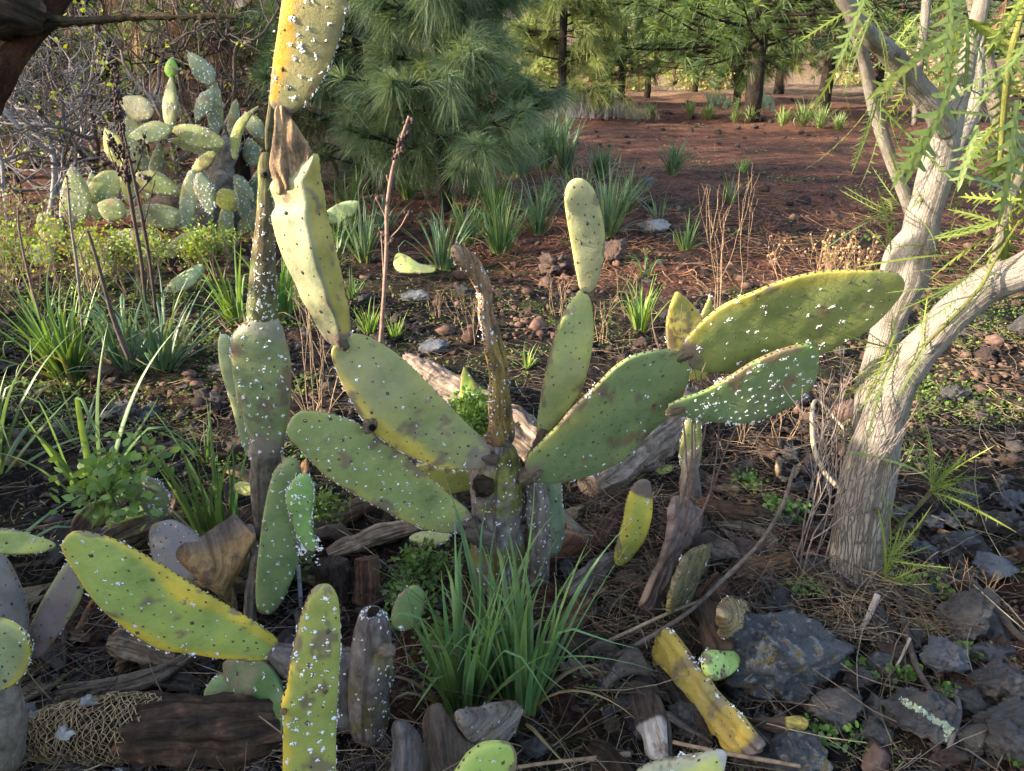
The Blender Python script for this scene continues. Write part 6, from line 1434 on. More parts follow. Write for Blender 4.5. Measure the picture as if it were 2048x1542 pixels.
for i, (x, y, w, lab) in enumerate([(560, 1170, 60, 'wiry small leaved herb under the lower left green pad'), (860, 1185, 120, 'low dark leafy herb beneath the central pads left of the trunk'), (815, 1240, 60, 'small leafy sprig on the white specked pad beside the stump'),
        (900, 1330, 90, 'dark small leaved herb behind the front grass tuft'), (640, 1060, 90, 'thin leafy herb between the pair of pads and the plank like log')]):
    shrub('leafy_herb', lab, x, y, None, 90, w, 8, 2, (.012, .024), 5, GD, (.14, .11, .08), seed=90 + i, rad=.02, r0=.0018, cat='leafy plant', spread=.8)
shrub('leafy_herb', 'fine leaved green herb just behind the shrivelled pad base', 945, 880, 2.35, 90, 90, 9, 3, (.012, .022), 5, [(.15, .24, .06), (.11, .2, .05)], (.15, .15, .08), seed=97, rad=.02, r0=.002, cat='leafy plant')
# clover like plants
for i, (x, y, w, lab) in enumerate([(1600, 1195, 60, 'round leaved clover plant at the left foot of the pale tree'), (1712, 1355, 56, 'round leaved clover plant in front of the big lichen rock end'), (1800, 1365, 60, 'clover plant between the small blue rock and the smooth grey rock'),
        (1670, 1500, 110, 'largest round leaved clover plant at the bottom right'), (1895, 1400, 50, 'small clover sprig right of the pale green lichen crust'), (1835, 1265, 34, 'tiny clover sprig above the smooth blue grey rock'), (1935, 1320, 44, 'clover sprig tucked against the tall black rock'),
        (2020, 1525, 44, 'tiny clover sprig in the bottom right corner'), (1830, 1190, 130, 'broad patch like clover plant left of the tall black rock'), (1565, 1045, 90, 'bright clover plant behind the pale curved root'), (1490, 985, 60, 'little clover plant in the debris behind the twiggy bush'), (1330, 1365, 20, 'tiny pair of clover leaves beside the yellow fallen pad')]):
    shrub('clover_plant', lab, x, y, None, min(70, w * .8 + 12), w, max(4, w // 7), 1, (.011, .022), 4, [(.13, .24, .07), (.16, .28, .08)], (.16, .14, .06), seed=110 + i, rad=.010, r0=.0012, cat='clover', wide=.5, spread=.9)
# dead twiggy bush centre right
r_, _ = shrub('dead_twiggy_bush', 'bare grey twiggy bush in front of the pale tree, left of its trunk', 1615, 1150, None, 470, 130, 5, 3, (0, 0), 0, None, (.20, .165, .15), seed=131, r0=.0042, dead=True, kids=3, spread=.34, up=.35, L0=.42)
shrub('dead_twiggy_bush', 'dark thin dead bush rising in front of the big right pad', 1330, 1130, None, 420, 60, 3, 3, (0, 0), 0, None, (.16, .11, .09), seed=133, r0=.005, dead=True, kids=2, spread=.26, up=.5, L0=.5)
shrub('dead_twiggy_bush', 'tangle of thin dry stems left of the broad olive pad', 640, 850, None, 230, 120, 14, 2, (0, 0), 0, None, (.28, .2, .13), seed=135, r0=.0028, dead=True, kids=2, spread=.3, up=.1, L0=.6)
r_, tp = shrub('dry_flower_bush', 'tan dry bush with round withered flower heads behind the longest pad', 1610, 640, None, 190, 200, 9, 3, (0, 0), 0, None, (.30, .19, .11), seed=137, r0=.0030, dead=True, kids=3, spread=.45, up=.25)
b = Bag()
for t, d in tp:
    if rg.random() < .25:
        s = rg.uniform(.005, .011); b.add(t + I1[0] * s * (1 + rg.uniform(-.25, .25, (12, 1))), I1[1], (.32, .21, .10))
b.build('flower_heads', M['straw'], r_, kind='stuff')
r_, _ = shrub('dry_flower_bush', 'tall thin leafless dry stalks standing behind the yellowish short cactus', 1430, 700, None, 300, 60, 4, 3, (0, 0), 0, None, (.30, .2, .13), seed=139, r0=.0026, dead=True, kids=2, spread=.22, up=.45, L0=.45)
for i, (x, y, h, lab) in enumerate([(945, 690, 110, 'small dry herb stalk left of the shrivelled pad middle'), (880, 640, 60, 'little dry stalk with buds behind the broad olive pad'), (1120, 640, 90, 'thin dry stalk behind the narrow grey green pad'), (1200, 690, 90, 'reddish thin stalk right of the narrow grey green pad'),
        (1260, 640, 110, 'pale dry stalks left of the bright sunlit clump'), (1560, 900, 110, 'dry stalk tangle under the fresh green pad'), (1480, 900, 90, 'dry stems under the fresh green pad tip'), (1950, 1230, 120, 'dry stems behind the tall black rock')]):
    shrub('dry_stalk', lab, x, y, None, h, 50, 5, 2, (0, 0), 0, None, (.30, .2, .12), seed=150 + i, r0=.0022, dead=True, kids=2, spread=.3, up=.3, L0=.5, cat='dry plant')

# long sticks over the debris
def stick(label, spec, col, n=20, name='stick'):
    pts = [GG(a, b_, dz) for a, b_, dz, w in spec]; r = [w / 2 * pxm(a, b_, p[1]) for (a, b_, dz, w), p in zip(spec, pts)]
    v = tube(pts, r, seg=9, n=n, lump=.1, lf=25); b = Bag(); b.add(v[0], v[1], col, v[2]); c = np.mean(pts, 0); c[2] = ghs(c[0], c[1])
    o = b.build(name, M['twig'], None, loc=c, label=label); o['category'] = 'stick'
stick('long dark bent stick running from the pale tree down across the debris', [(1235, 1310, .08, 9), (1310, 1268, .12, 9), (1380, 1222, .16, 9), (1450, 1155, .22, 9), (1520, 1085, .3, 8), (1565, 1010, .4, 8), (1590, 930, .5, 6)], (.10, .08, .07))
stick('thin pale stick below the long dark bent one', [(1180, 1298, .05, 6), (1260, 1262, .08, 7), (1340, 1225, .12, 7), (1405, 1200, .14, 6)], (.26, .2, .14))
stick('straight brown stick at the bottom edge left of the pale spotted pad', [(1030, 1535, .05, 8), (1100, 1525, .05, 8), (1180, 1517, .05, 9), (1260, 1508, .05, 11)], (.22, .15, .1))
stick('straight reddish stick at the bottom crossing the yellow fallen pad end', [(1345, 1484, .10, 8), (1420, 1500, .1, 9), (1500, 1515, .09, 9), (1600, 1532, .07, 9)], (.24, .16, .11))
stick('thin straight twig leaning over the smooth blue grey rock', [(1775, 1360, .02, 5), (1800, 1320, .06, 5), (1820, 1276, .1, 6)], (.26, .22, .18))
stick('dark root like stick beside the smooth blue grey rock', [(1790, 1170, .05, 10), (1810, 1250, .06, 12), (1832, 1330, .06, 13), (1866, 1390, .05, 11)], (.07, .055, .05))
stick('bent grey stick standing right of the edged lichen rock', [(1912, 1380, .04, 9), (1918, 1430, .06, 11), (1900, 1490, .05, 10), (1895, 1530, .03, 9)], (.12, .1, .1))
stick('thick dark stick at the right edge behind the tall black rock', [(1930, 1150, .06, 16), (1975, 1200, .06, 16), (2020, 1255, .05, 15), (2060, 1290, .04, 14)], (.06, .045, .04))
stick('short grey stick standing against the pale tree foot', [(1720, 1265, .02, 8), (1738, 1230, .08, 12), (1755, 1190, .15, 13)], (.3, .26, .24))
stick('pale thin twig curving over the right debris', [(1690, 860, .25, 5), (1632, 800, .3, 7), (1625, 870, .25, 10), (1640, 930, .2, 10), (1675, 975, .15, 9)], (.34, .28, .2), n=26)
stick('knobbly white waxed twig between the green pair and the upright front pad', [(602, 1215, .02, 8), (600, 1180, .06, 9), (596, 1130, .12, 9)], (.3, .29, .3))
stick('vertical dark stick piece left of the bleached dead pad end', [(1340, 1515, .02, 10), (1338, 1470, .05, 12), (1336, 1435, .07, 10)], (.08, .06, .05))

# ------------------------------------------------------------------ DRY SEED STALKS
def seedstalk(label, stem, brs, caps, col=(.10, .065, .05), ccol=(.05, .03, .028), seed=1, csz=6.0):
    r = empty('seed_stalk', P(stem[0][0], stem[0][1], stem[0][2]), label, 'dry stalk'); rgl = np.random.default_rng(seed)
    b = Bag()
    v = tpx(stem, seg=8, n=40, lump=.12, lf=30); b.add(v[0], v[1], col, v[2]); b.build('stem', M['twig'], r)
    for s in brs:
        b = Bag(); v = tpx(s, seg=6, n=10, lump=.1); b.add(v[0], v[1], col, v[2]); b.build('side_branch', M['twig'], r)
    b = Bag()
    for (x0, y0, x1, y1, n, Y) in caps:
        for k in range(n):
            t = rgl.random(); x = x0 + (x1 - x0) * t; y = y0 + (y1 - y0) * t; sd = rgl.choice([-1, 1]); off = rgl.uniform(.3, 1.5) * csz * sd
            m_ = pxm(x, y, Y); p = P(x + off, y + rgl.normal(0, 2), Y) + [0, rgl.normal(0, csz * m_), 0]; s = csz * m_ * rgl.uniform(.7, 1.15) * .75
            b.add(p + I1[0] * s * [1, 1, 1.25] * (1 + rgl.uniform(-.15, .15, (12, 1))), I1[1], np.array(ccol) * rgl.uniform(.7, 1.8))
            spikes(b, P(x, y + 6, Y), p - P(x, y + 6, Y), np.linalg.norm(p - P(x, y + 6, Y)), .6 * m_, col)
    b.build('seed_capsules', M['twig'], r, kind='stuff', label='dark round seed capsules')
seedstalk('tall dry asphodel seed stalk standing alone just left of centre, dark pods at its top', [(760, 700, 2.7, 9), (766, 620, 2.7, 9), (773, 500, 2.7, 8), (774, 420, 2.7, 8), (785, 340, 2.7, 7), (802, 280, 2.7, 6), (818, 232, 2.7, 5)],
          [[(772, 436, 2.7, 4), (762, 415, 2.7, 3), (752, 395, 2.68, 3)], [(776, 480, 2.7, 4), (800, 455, 2.7, 3), (815, 428, 2.7, 3)], [(783, 372, 2.7, 4), (775, 358, 2.7, 3), (774, 350, 2.7, 3)], [(768, 560, 2.7, 4), (764, 490, 2.72, 3), (762, 462, 2.72, 3)]],
          [(797, 310, 820, 234, 44, 2.7), (752, 400, 752, 392, 4, 2.7), (768, 492, 780, 480, 10, 2.7), (808, 428, 818, 422, 5, 2.7), (762, 470, 764, 455, 5, 2.7), (790, 320, 793, 302, 5, 2.7)], (.22, .14, .11), (.045, .028, .025), 1, 5.6)
seedstalk('thick forked black seed stalk in front of the background cactus, left one with many pods', [(292, 640, 3.9, 7), (285, 540, 3.9, 8), (265, 420, 3.9, 8), (252, 340, 3.9, 7), (240, 240, 3.9, 5), (228, 130, 3.9, 4)],
          [[(256, 350, 3.9, 4), (232, 300, 3.9, 3), (210, 262, 3.9, 2)], [(258, 370, 3.9, 4), (280, 320, 3.9, 3), (292, 265, 3.9, 2)], [(262, 400, 3.9, 4), (300, 360, 3.9, 3), (318, 335, 3.9, 2)], [(258, 380, 3.9, 3), (225, 320, 3.9, 2), (214, 280, 3.9, 2)]],
          [(228, 130, 246, 300, 90, 3.9), (210, 262, 246, 320, 26, 3.9), (292, 265, 262, 330, 22, 3.9), (285, 350, 296, 358, 6, 3.9), (216, 280, 250, 360, 20, 3.9), (250, 300, 262, 360, 24, 3.9)], (.06, .04, .035), (.035, .022, .022), 2, 4.6)
seedstalk('second black stalk rising right beside the thick forked one, from the same clump', [(314, 640, 3.85, 7), (302, 540, 3.85, 7), (285, 440, 3.85, 7), (262, 330, 3.85, 6), (246, 260, 3.85, 4)], [[(288, 450, 3.85, 3), (300, 400, 3.85, 2), (310, 360, 3.85, 2)]], [(246, 260, 262, 330, 22, 3.85)], (.05, .035, .03), (.035, .022, .022), 3, 3.2)
seedstalk('straight dark dead stalk left of the forked seed stalk, broken at its tip', [(260, 720, 2.9, 12), (228, 640, 2.9, 10), (205, 560, 2.9, 8), (180, 475, 2.9, 6), (172, 462, 2.9, 5)], [], [], (.07, .05, .045), seed=4)
seedstalk('grey thin seed stalk with a few pods at the left', [(165, 660, 3.6, 5), (155, 540, 3.6, 6), (142, 450, 3.6, 5), (136, 380, 3.6, 4), (132, 350, 3.6, 2)], [[(140, 440, 3.6, 3), (120, 400, 3.6, 2)], [(150, 500, 3.6, 3), (170, 460, 3.6, 2)]], [(132, 350, 138, 400, 10, 3.6), (118, 396, 124, 410, 4, 3.6)], (.16, .13, .12), seed=5, csz=3)
seedstalk('leaning dark thin stalk nearest the left frame edge', [(82, 640, 3.4, 4), (60, 560, 3.4, 5), (40, 470, 3.4, 4), (36, 420, 3.4, 3)], [], [], (.12, .08, .07), seed=6)

# ------------------------------------------------------------------ BACKGROUND CACTUS
bc = empty('prickly_pear_cactus', GG(415, 490), 'big many armed prickly pear in the left background, lit by the sun', 'cactus')
SG = (.165, .20, .105); SB = (.16, .20, .135)
def bp(base, tip, w, Y, Yt=None, col=SG, edge=YG, bugs=.35, **k):
    w = w * .98; k.setdefault('shape', .8); col = tuple(q * .80 for q in col); edge = tuple(q * .85 for q in edge); tip = (base[0] + (tip[0] - base[0]) * 1.07, base[1] + (tip[1] - base[1]) * 1.07)
    k.setdefault('ey', .35); bugs = min(1, bugs * 1.6 + .1)
    epad(bc, base, tip, w, Y, Yt, col=col, edge=edge, bugs=bugs, corky=k.pop('corky', 0), gap=.042, rim=k.pop('rim', .35), th=k.pop('th', .05), ns=24, m=18, spine=.2, bugsize=1.7, **k)
v = tpx([(418, 520, 6.7, 70), (412, 450, 6.7, 66), (425, 390, 6.7, 64), (440, 340, 6.7, 56), (455, 300, 6.7, 50), (470, 285, 6.7, 36)], seg=20, n=40, lump=.15, lf=5)
b = Bag(); b.add(v[0], v[1], (.95, .95, .95), v[2]); b.build('trunk', M['cork'], bc)
v = tpx([(460, 520, 6.8, 50), (455, 420, 6.8, 50), (440, 350, 6.8, 40)], seg=14, n=20, lump=.15, lf=5); b = Bag(); b.add(v[0], v[1], (.7, .65, .6), v[2]); b.build('trunk', M['cork'], bc)
v = tpx([(300, 440, 6.5, 60), (350, 400, 6.6, 50), (410, 360, 6.7, 44), (440, 330, 6.7, 40)], seg=14, n=20, lump=.15, lf=5); b = Bag(); b.add(v[0], v[1], (.9, .75, .65), v[2]); b.build('stem', M['cork'], bc)
bp((341, 156), (342, 118), 26, 6.3, col=(.17, .33, .05), edge=(.2, .38, .05), bugs=0)
bp((340, 258), (342, 158), 30, 6.3, col=(.30, .31, .17), bugs=.1)
bp((425, 168), (380, 108), 40, 6.4, col=SB, bugs=.8, shape=.75)
bp((432, 272), (428, 165), 34, 6.5, col=SB, bugs=.5)
bp((424, 180), (394, 238), 38, 6.35, col=SB, bugs=.7, yaw=.2)
bp((448, 290), (345, 255), 44, 6.3, col=(.23, .26, .09), bugs=.5, edge=(.36, .33, .10))
bp((440, 300), (345, 280), 34, 6.4, col=SG, bugs=.3)
bp((462, 275), (472, 202), 24, 6.7, col=SG, bugs=.3)
bp((470, 318), (515, 218), 24, 6.4, col=(.28, .31, .08), bugs=.1, k=-.16, shape=.7)
bp((528, 275), (492, 228), 34, 6.9, col=SB, bugs=.2)
bp((342, 258), (262, 272), 44, 6.2, col=(.22, .26, .12), bugs=.5)
bp((306, 230), (244, 200), 50, 6.3, col=(.36, .33, .18), bugs=.6, shape=.8, edge=(.42, .38, .2))
bp((250, 330), (214, 262), 46, 6.1, col=(.27, .28, .08), edge=(.36, .33, .10), bugs=.4)
bp((262, 345), (262, 232), 60, 6.4, col=SG, bugs=.3)
bp((430, 305), (385, 345), 30, 6.2, col=(.30, .28, .08), bugs=.3)
bp((388, 340), (372, 458), 42, 6.1, col=SB, edge=(.36, .33, .10), bugs=.3, rim=.3)
bp((400, 345), (422, 425), 40, 6.0, col=SB, bugs=.8)
bp((272, 350), (358, 385), 44, 6.2, col=(.22, .27, .09), bugs=.4)
bp((262, 415), (248, 318), 26, 6.0, col=(.25, .29, .08), edge=(.36, .33, .10), bugs=.2)
bp((245, 350), (172, 400), 60, 6.0, col=(.22, .25, .09), edge=(.36, .33, .10), bugs=.4, shape=.75)
bp((155, 452), (146, 338), 64, 5.9, col=(.20, .23, .11), edge=(.36, .33, .10), bugs=.5, shape=.72)
bp((250, 430), (200, 408), 50, 5.9, col=(.24, .27, .11), bugs=.3)
bp((380, 440), (255, 425), 50, 6.2, col=SG, bugs=.3)
bp((310, 365), (318, 290), 30, 6.6, col=SG, bugs=.3)
bp((470, 350), (505, 400), 26, 6.6, col=SB, bugs=.5)
bp((480, 360), (490, 438), 34, 6.6, col=SB, bugs=.4)
bp((440, 380), (470, 420), 44, 6.5, col=(.36, .36, .07), edge=(.36, .33, .10), bugs=.3)
bp((455, 400), (448, 500), 30, 6.5, col=SB, bugs=.3)
bp((510, 330), (498, 280), 40, 6.8, col=SB, bugs=.2)
bp((220, 560), (150, 470), 60, 5.7, col=(.24, .28, .11), bugs=.2, edge=YG)
bp((120, 480), (80, 430), 50, 5.8, col=(.26, .29, .09), bugs=.2, edge=(.36, .33, .10))
bp((290, 570), (280, 490), 26, 6.0, col=SB, bugs=.3)
bp((310, 470), (210, 490), 46, 6.1, col=(.28, .24, .16), bugs=.3)
for q in [((300, 400), (285, 310), 34, 6.9), ((500, 420), (520, 340), 34, 6.9), ((200, 440), (185, 350), 46, 6.5), ((330, 500), (240, 465), 44, 6.3), ((480, 470), (515, 420), 34, 6.7), ((190, 540), (120, 560), 50, 5.9), ((400, 470), (330, 510), 40, 6.1), ((110, 520), (60, 500), 50, 6.0)]:
    bp(*q, col=(.13, .165, .09), bugs=.3)
# far small cacti
for (x, y, w, lab, sd) in ((1440, 222, 60, 'small pale cactus right behind the left side of the dark pine trunk', 3), (1530, 225, 50, 'small pale cactus to the right of the dark pine trunk', 5)):
    r = empty('prickly_pear_cactus', P(x, y, 24), lab, 'cactus'); rgl = np.random.default_rng(sd)
    for k in range(9):
        a = rgl.uniform(-1, 1); bx, by = x + a * w * .3, y - rgl.uniform(0, 20); L = rgl.uniform(16, 24)
        epad(r, (bx, by), (bx + a * 10, by - L), 11, 24 + rgl.normal(0, .3), col=(.22, .27, .16), edge=(.26, .3, .18), bugs=0, rim=0, gap=0, corky=0, th=.05, ns=12, m=10)

# ------------------------------------------------------------------ GREY DEAD THICKET
def thicket(label, spots, seed, col, r0, L, depth, dirx=0.0, kids=3, up=.1, leaves=0):
    rgl = np.random.default_rng(seed); c = np.mean([P(*s) for s in spots], 0); g = GG(spots[0][0], spots[0][1])
    r = empty('dead_shrub', (c[0], c[1], ghs(c[0], c[1])), label, 'shrub'); b = Bag(); tips = []
    for s in spots:
        p = P(*s); p[2] = min(p[2], .3); p[2] = max(p[2], -.05)
        branchy(b, p, np.array([dirx + rgl.normal(0, .4), rgl.normal(0, .35), 1.]), L, r0 * rgl.uniform(.7, 1.2), depth, rgl, col, .62, kids, up, 5, tips, curl=.5, shrink=.72)
    b.build('branches', M['twig'], r, kind='stuff', label='bare crooked grey branches')
    if leaves:
        b = Bag(); k = [t for t in tips if rgl.random() < leaves]; leaves_at(b, k, rgl, 3, (.03, .06), [(.35, .40, .05), (.28, .36, .06)], .03); b.build('young_leaves', M['small'], r, kind='stuff', smooth=False)
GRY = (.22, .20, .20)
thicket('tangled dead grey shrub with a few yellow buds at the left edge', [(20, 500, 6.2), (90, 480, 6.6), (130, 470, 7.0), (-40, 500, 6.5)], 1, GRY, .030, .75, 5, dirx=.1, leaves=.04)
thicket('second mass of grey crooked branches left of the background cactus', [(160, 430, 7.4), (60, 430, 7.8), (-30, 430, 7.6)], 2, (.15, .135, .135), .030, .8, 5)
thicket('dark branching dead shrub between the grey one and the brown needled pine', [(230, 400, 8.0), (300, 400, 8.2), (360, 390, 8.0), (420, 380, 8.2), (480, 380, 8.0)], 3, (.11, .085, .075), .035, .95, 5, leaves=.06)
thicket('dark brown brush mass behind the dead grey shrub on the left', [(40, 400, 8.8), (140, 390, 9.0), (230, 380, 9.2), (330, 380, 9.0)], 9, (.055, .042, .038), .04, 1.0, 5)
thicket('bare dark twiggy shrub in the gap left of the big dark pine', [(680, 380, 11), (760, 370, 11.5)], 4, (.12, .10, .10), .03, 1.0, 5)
for i, (x, y, Y, w, lab) in enumerate([(1170, 215, 22, 150, 'dry grey purple brush beside the red ground under the yellow lit pine'), (1240, 222, 23, 120, 'low straw coloured brush right of the grey purple brush')]):
    g = P(x, y, Y); r = empty('dry_brush', (g[0], g[1], ghs(g[0], g[1])), lab, 'brush'); rgl = np.random.default_rng(i); b = Bag()
    for k in range(900):
        p = np.array([g[0] + rgl.normal(0, w / 5 * pxm(x, y, Y)), g[1] + rgl.normal(0, .5), ghs(g[0], g[1])]); spikes(b, p, np.array([rgl.normal(0, .4), rgl.normal(0, .4), 1.]), rgl.uniform(.3, 1.0 - .4 * i), .008, np.array([(.30, .25, .25), (.42, .34, .20)][i]) * rgl.uniform(.7, 1.2))
    b.build('dry_stems', M['straw'], r, kind='stuff', smooth=False)

# ------------------------------------------------------------------ PINES
def tufts(bag, cs, ds, rg, nn, L, w, cols, droop=.35, cone=1.15, seg=2):
    """long needle brushes: centres cs, axis ds"""
    k = len(cs); n = k * nn
    c = np.repeat(cs, nn, 0); d = np.repeat(ds, nn, 0)
    th_ = rg.uniform(0, cone, n) ** .9; ph = rg.uniform(0, 6.283, n)
    a = np.cross(d, rg.normal(size=(k, 3)).repeat(nn, 0)); a /= np.linalg.norm(a, axis=1)[:, None]; b_ = np.cross(d, a)
    v = d * np.cos(th_)[:, None] + (a * np.cos(ph)[:, None] + b_ * np.sin(ph)[:, None]) * np.sin(th_)[:, None]
    ln = rg.uniform(.65, 1.1, n) * L; s = np.linspace(0, 1, seg + 1)
    C = c[:, None] + v[:, None] * (ln[:, None] * s)[..., None]
    C[:, :, 2] -= droop * ln[:, None] * s[None] ** 2
    side = np.cross(v, rg.normal(size=(n, 3))); side /= np.linalg.norm(side, axis=1)[:, None] + 1e-9
    ww = w * rg.uniform(.7, 1.3, n)[:, None] * np.append(np.linspace(1, .8, seg), .15)[None]
    V = np.stack([C + side[:, None] * ww[..., None], C - side[:, None] * ww[..., None]], 2)
    i = np.arange(seg); f = np.stack([i * 2, i * 2 + 1, i * 2 + 3, i * 2 + 2], -1)
    Fq = (np.arange(n) * (seg + 1) * 2)[:, None, None] + f[None]
    tc = np.array(cols)[rg.integers(0, len(cols), k)] * rg.uniform(.75, 1.25, (k, 1)); cc = np.repeat(tc, nn, 0) * rg.uniform(.8, 1.2, (n, 1))
    bag.add(V.reshape(-1, 3), Fq.reshape(-1, 4), np.repeat(cc, (seg + 1) * 2, 0))
def pine(label, x, y, H, R, ntuft, nn, L, w, seed, trunk_r=.16, lowest=.3, cols=((.085, .15, .075), (.11, .18, .07)), dead=0, trunk_h=None, shape='round', group=None, limbs=26, zmax=None, lean=0, name='pine_tree', sag=0.0):
    rgl = np.random.default_rng(seed); z0 = ghs(x, y); r = empty(name, (x, y, z0), label, 'pine tree', group)
    b = Bag(); v = tube([(x, y, z0 - .1), (x + lean * .3, y, z0 + H * .3), (x + lean * .6, y, z0 + H * .6), (x + lean, y, z0 + H)], [trunk_r * 1.25, trunk_r, trunk_r * .7, .02], seg=16, n=30, lump=.12, lf=4)
    b.add(v[0], v[1], (1, 1, 1), v[2]); b.build('trunk', M['pinebark'], r)
    lb = Bag(); cs = []; ds = []
    per = max(1, ntuft // limbs)
    for k in range(limbs):
        t = lowest + (1 - lowest) * (k + rgl.random()) / limbs; z = z0 + H * t
        if zmax and z > zmax: continue
        az = rgl.uniform(0, 6.283); prof = (1 - ((t - lowest) / (1 - lowest)) ** 1.6) ** .7 if shape == 'round' else (1 - t) * 1.25
        Lr = R * max(.25, prof) * rgl.uniform(.75, 1.1); up = rgl.uniform(-.05, .35) - sag * (1 - t)
        p0 = np.array([x + lean * t, y, z]); dv = np.array([math.cos(az), math.sin(az), up])
        pts = [p0, p0 + dv * Lr * .5 + [0, 0, -.03 * Lr], p0 + dv * Lr + [0, 0, .02 * Lr]]
        v = tube(pts, [trunk_r * .28 * (1 - t * .6), trunk_r * .16, .008], seg=6, n=8, cap=False); lb.add(v[0], v[1], (1, 1, 1), v[2])
        for q in range(per):
            s = rgl.uniform(.08, 1.05) ** .8; c = p0 + dv * Lr * s + rgl.normal(0, .16 * R * .5, 3) * [1, 1, .7]
            d = dv * .7 + rgl.normal(0, .45, 3) + [0, 0, .15]; d /= np.linalg.norm(d); cs.append(c); ds.append(d)
            v = tube([p0 + dv * Lr * s * .8, c], [.012, .006], seg=4, n=3, cap=False); lb.add(v[0], v[1], (1.2, 1, .9), v[2])
    lb.build('limbs', M['pinebark'], r, kind='stuff')
    cs = np.array(cs); ds = np.array(ds); m_ = rgl.random(len(cs)) < dead * (1.3 - (cs[:, 2] - z0) / H)
    b = Bag()
    if (~m_).any(): tufts(b, cs[~m_], ds[~m_], rgl, nn, L, w, cols)
    b.build('crown', M['needle'], r, kind='stuff', label='long drooping needle tufts')
    if m_.any():
        b = Bag(); dd = ds[m_] * .3 + [0, 0, -.9]; dd /= np.linalg.norm(dd, axis=1)[:, None]
        tufts(b, cs[m_], dd, rgl, nn, L * 1.2, w, [(.25, .13, .08), (.30, .17, .10), (.20, .11, .08)], droop=.3, cone=.5); b.build('dead_needles', M['straw'], r, kind='stuff', label='hanging brown dead needles')
    return r
SHADED_NEEDLES = ((.115, .175, .105), (.15, .21, .105), (.095, .15, .10)); SUNLIT_NEEDLES = ((.22, .27, .065), (.17, .23, .065), (.13, .19, .07))  # blue green paints crowns in shade, yellow green paints crowns in sun
# the big dark pine in the middle distance: young, bushy to the ground
pine('big bushy dark green pine with drooping needle tufts in the middle distance', -.72, 8.3, 4.6, 1.02, 1400, 80, .33, .0024, 1, trunk_r=.06, lowest=.09, cols=SHADED_NEEDLES, limbs=90, zmax=2.9, shape='cone')
pine('dark young pine filling the left half of the dark group, behind the folded pad', -1.75, 9.4, 4.6, 1.2, 900, 70, .34, .0026, 2, trunk_r=.06, lowest=.05, cols=SHADED_NEEDLES, limbs=60, zmax=2.9, shape='cone')
pine('pine with hanging brown dead needles behind the background cactus', -3.4, 9.8, 5.0, 1.5, 800, 60, .32, .0026, 3, trunk_r=.09, lowest=.10, cols=SUNLIT_NEEDLES[1:] + SHADED_NEEDLES[:1], dead=.42, limbs=60, zmax=3.0, shape='cone')
pine('second brown needled pine at the left rear', -5.6, 11.5, 5.5, 1.8, 700, 50, .32, .0032, 4, trunk_r=.10, lowest=.10, cols=SUNLIT_NEEDLES, dead=.25, limbs=56, zmax=3.2, shape='cone')
pine('green pine top above the grey dead shrub at the left edge', -7.6, 12.5, 5.5, 2.0, 600, 50, .34, .0036, 5, trunk_r=.10, lowest=.12, cols=SUNLIT_NEEDLES, dead=.2, limbs=50, zmax=3.4)
# mid right
pine('dark trunked pine standing alone at the far side of the red ground', 6.35, 21.3, 8, 4.9, 1700, 40, .46, .0075, 6, trunk_r=.18, lowest=.18, cols=((.10, .16, .05), (.13, .19, .055), (.08, .13, .05)), limbs=100, zmax=4.2, sag=.16)
pine('yellow green sunlit pine to the left of the dark trunked one', 1.35, 22, 6.5, 1.7, 1000, 40, .42, .0075, 7, trunk_r=.10, lowest=.06, cols=((.24, .28, .10), (.20, .25, .09)), limbs=70, zmax=3.8, shape='cone')  # sun on this crown is put into the needle colours
far_p = [(3.9, 29, 6, 1.8, SUNLIT_NEEDLES, 'slender pine behind the yellow green one'), (6.0, 36, 6.5, 2.4, SUNLIT_NEEDLES, 'thin stemmed small pine in the gap left of the dark trunk'), (10.4, 27, 7, 3.6, SHADED_NEEDLES, 'shaded pine with a stout trunk right of the dark trunked one'),
         (13.4, 30, 7, 3.2, SHADED_NEEDLES, 'shaded pine behind the pale tree, left part'), (15.0, 23, 7, 3.4, SHADED_NEEDLES, 'shaded pine hidden behind the hanging lobed leaves'), (-.4, 27, 6.5, 2.2, SUNLIT_NEEDLES, 'pine seen in the gap right of the big dark pine'),
         (-4.2, 25, 6.5, 2.4, SUNLIT_NEEDLES, 'sunlit pine in the gap left of the big dark pine'), (-9.5, 16, 6.5, 2.8, SUNLIT_NEEDLES, 'sunlit pine at the back left'), (9.0, 40, 7, 3.2, SUNLIT_NEEDLES, 'far sunlit pine behind the stout trunk'), (17, 38, 7, 3.6, SUNLIT_NEEDLES, 'far pine at the right back'),
         (-14, 24, 7, 3.2, SHADED_NEEDLES, 'pine far out at the back left corner'), (-7, 33, 7, 3.2, SUNLIT_NEEDLES, 'distant pine behind the brown needled pines'), (13, 48, 8, 3.8, SUNLIT_NEEDLES, 'most distant pine in the middle of the grove'), (2.2, 44, 7, 3, SUNLIT_NEEDLES, 'distant pine between the yellow green one and the slender one'), (8.6, 31, 7, 3.2, SUNLIT_NEEDLES, 'pine filling the gap right of the dark trunk'), (11.8, 36, 7.5, 3.6, SHADED_NEEDLES, 'pine behind the stout shaded trunk'), (22, 34, 8, 3.8, SHADED_NEEDLES, 'pine beyond the right frame side')]
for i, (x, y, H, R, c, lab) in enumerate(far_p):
    pine(lab, x, y, H, R, 620, 26, .48, .0100, 20 + i, trunk_r=.12 if c is SUNLIT_NEEDLES else .18, lowest=.14 if c is SUNLIT_NEEDLES else .22, cols=c, limbs=60, zmax=4.6, dead=.08)
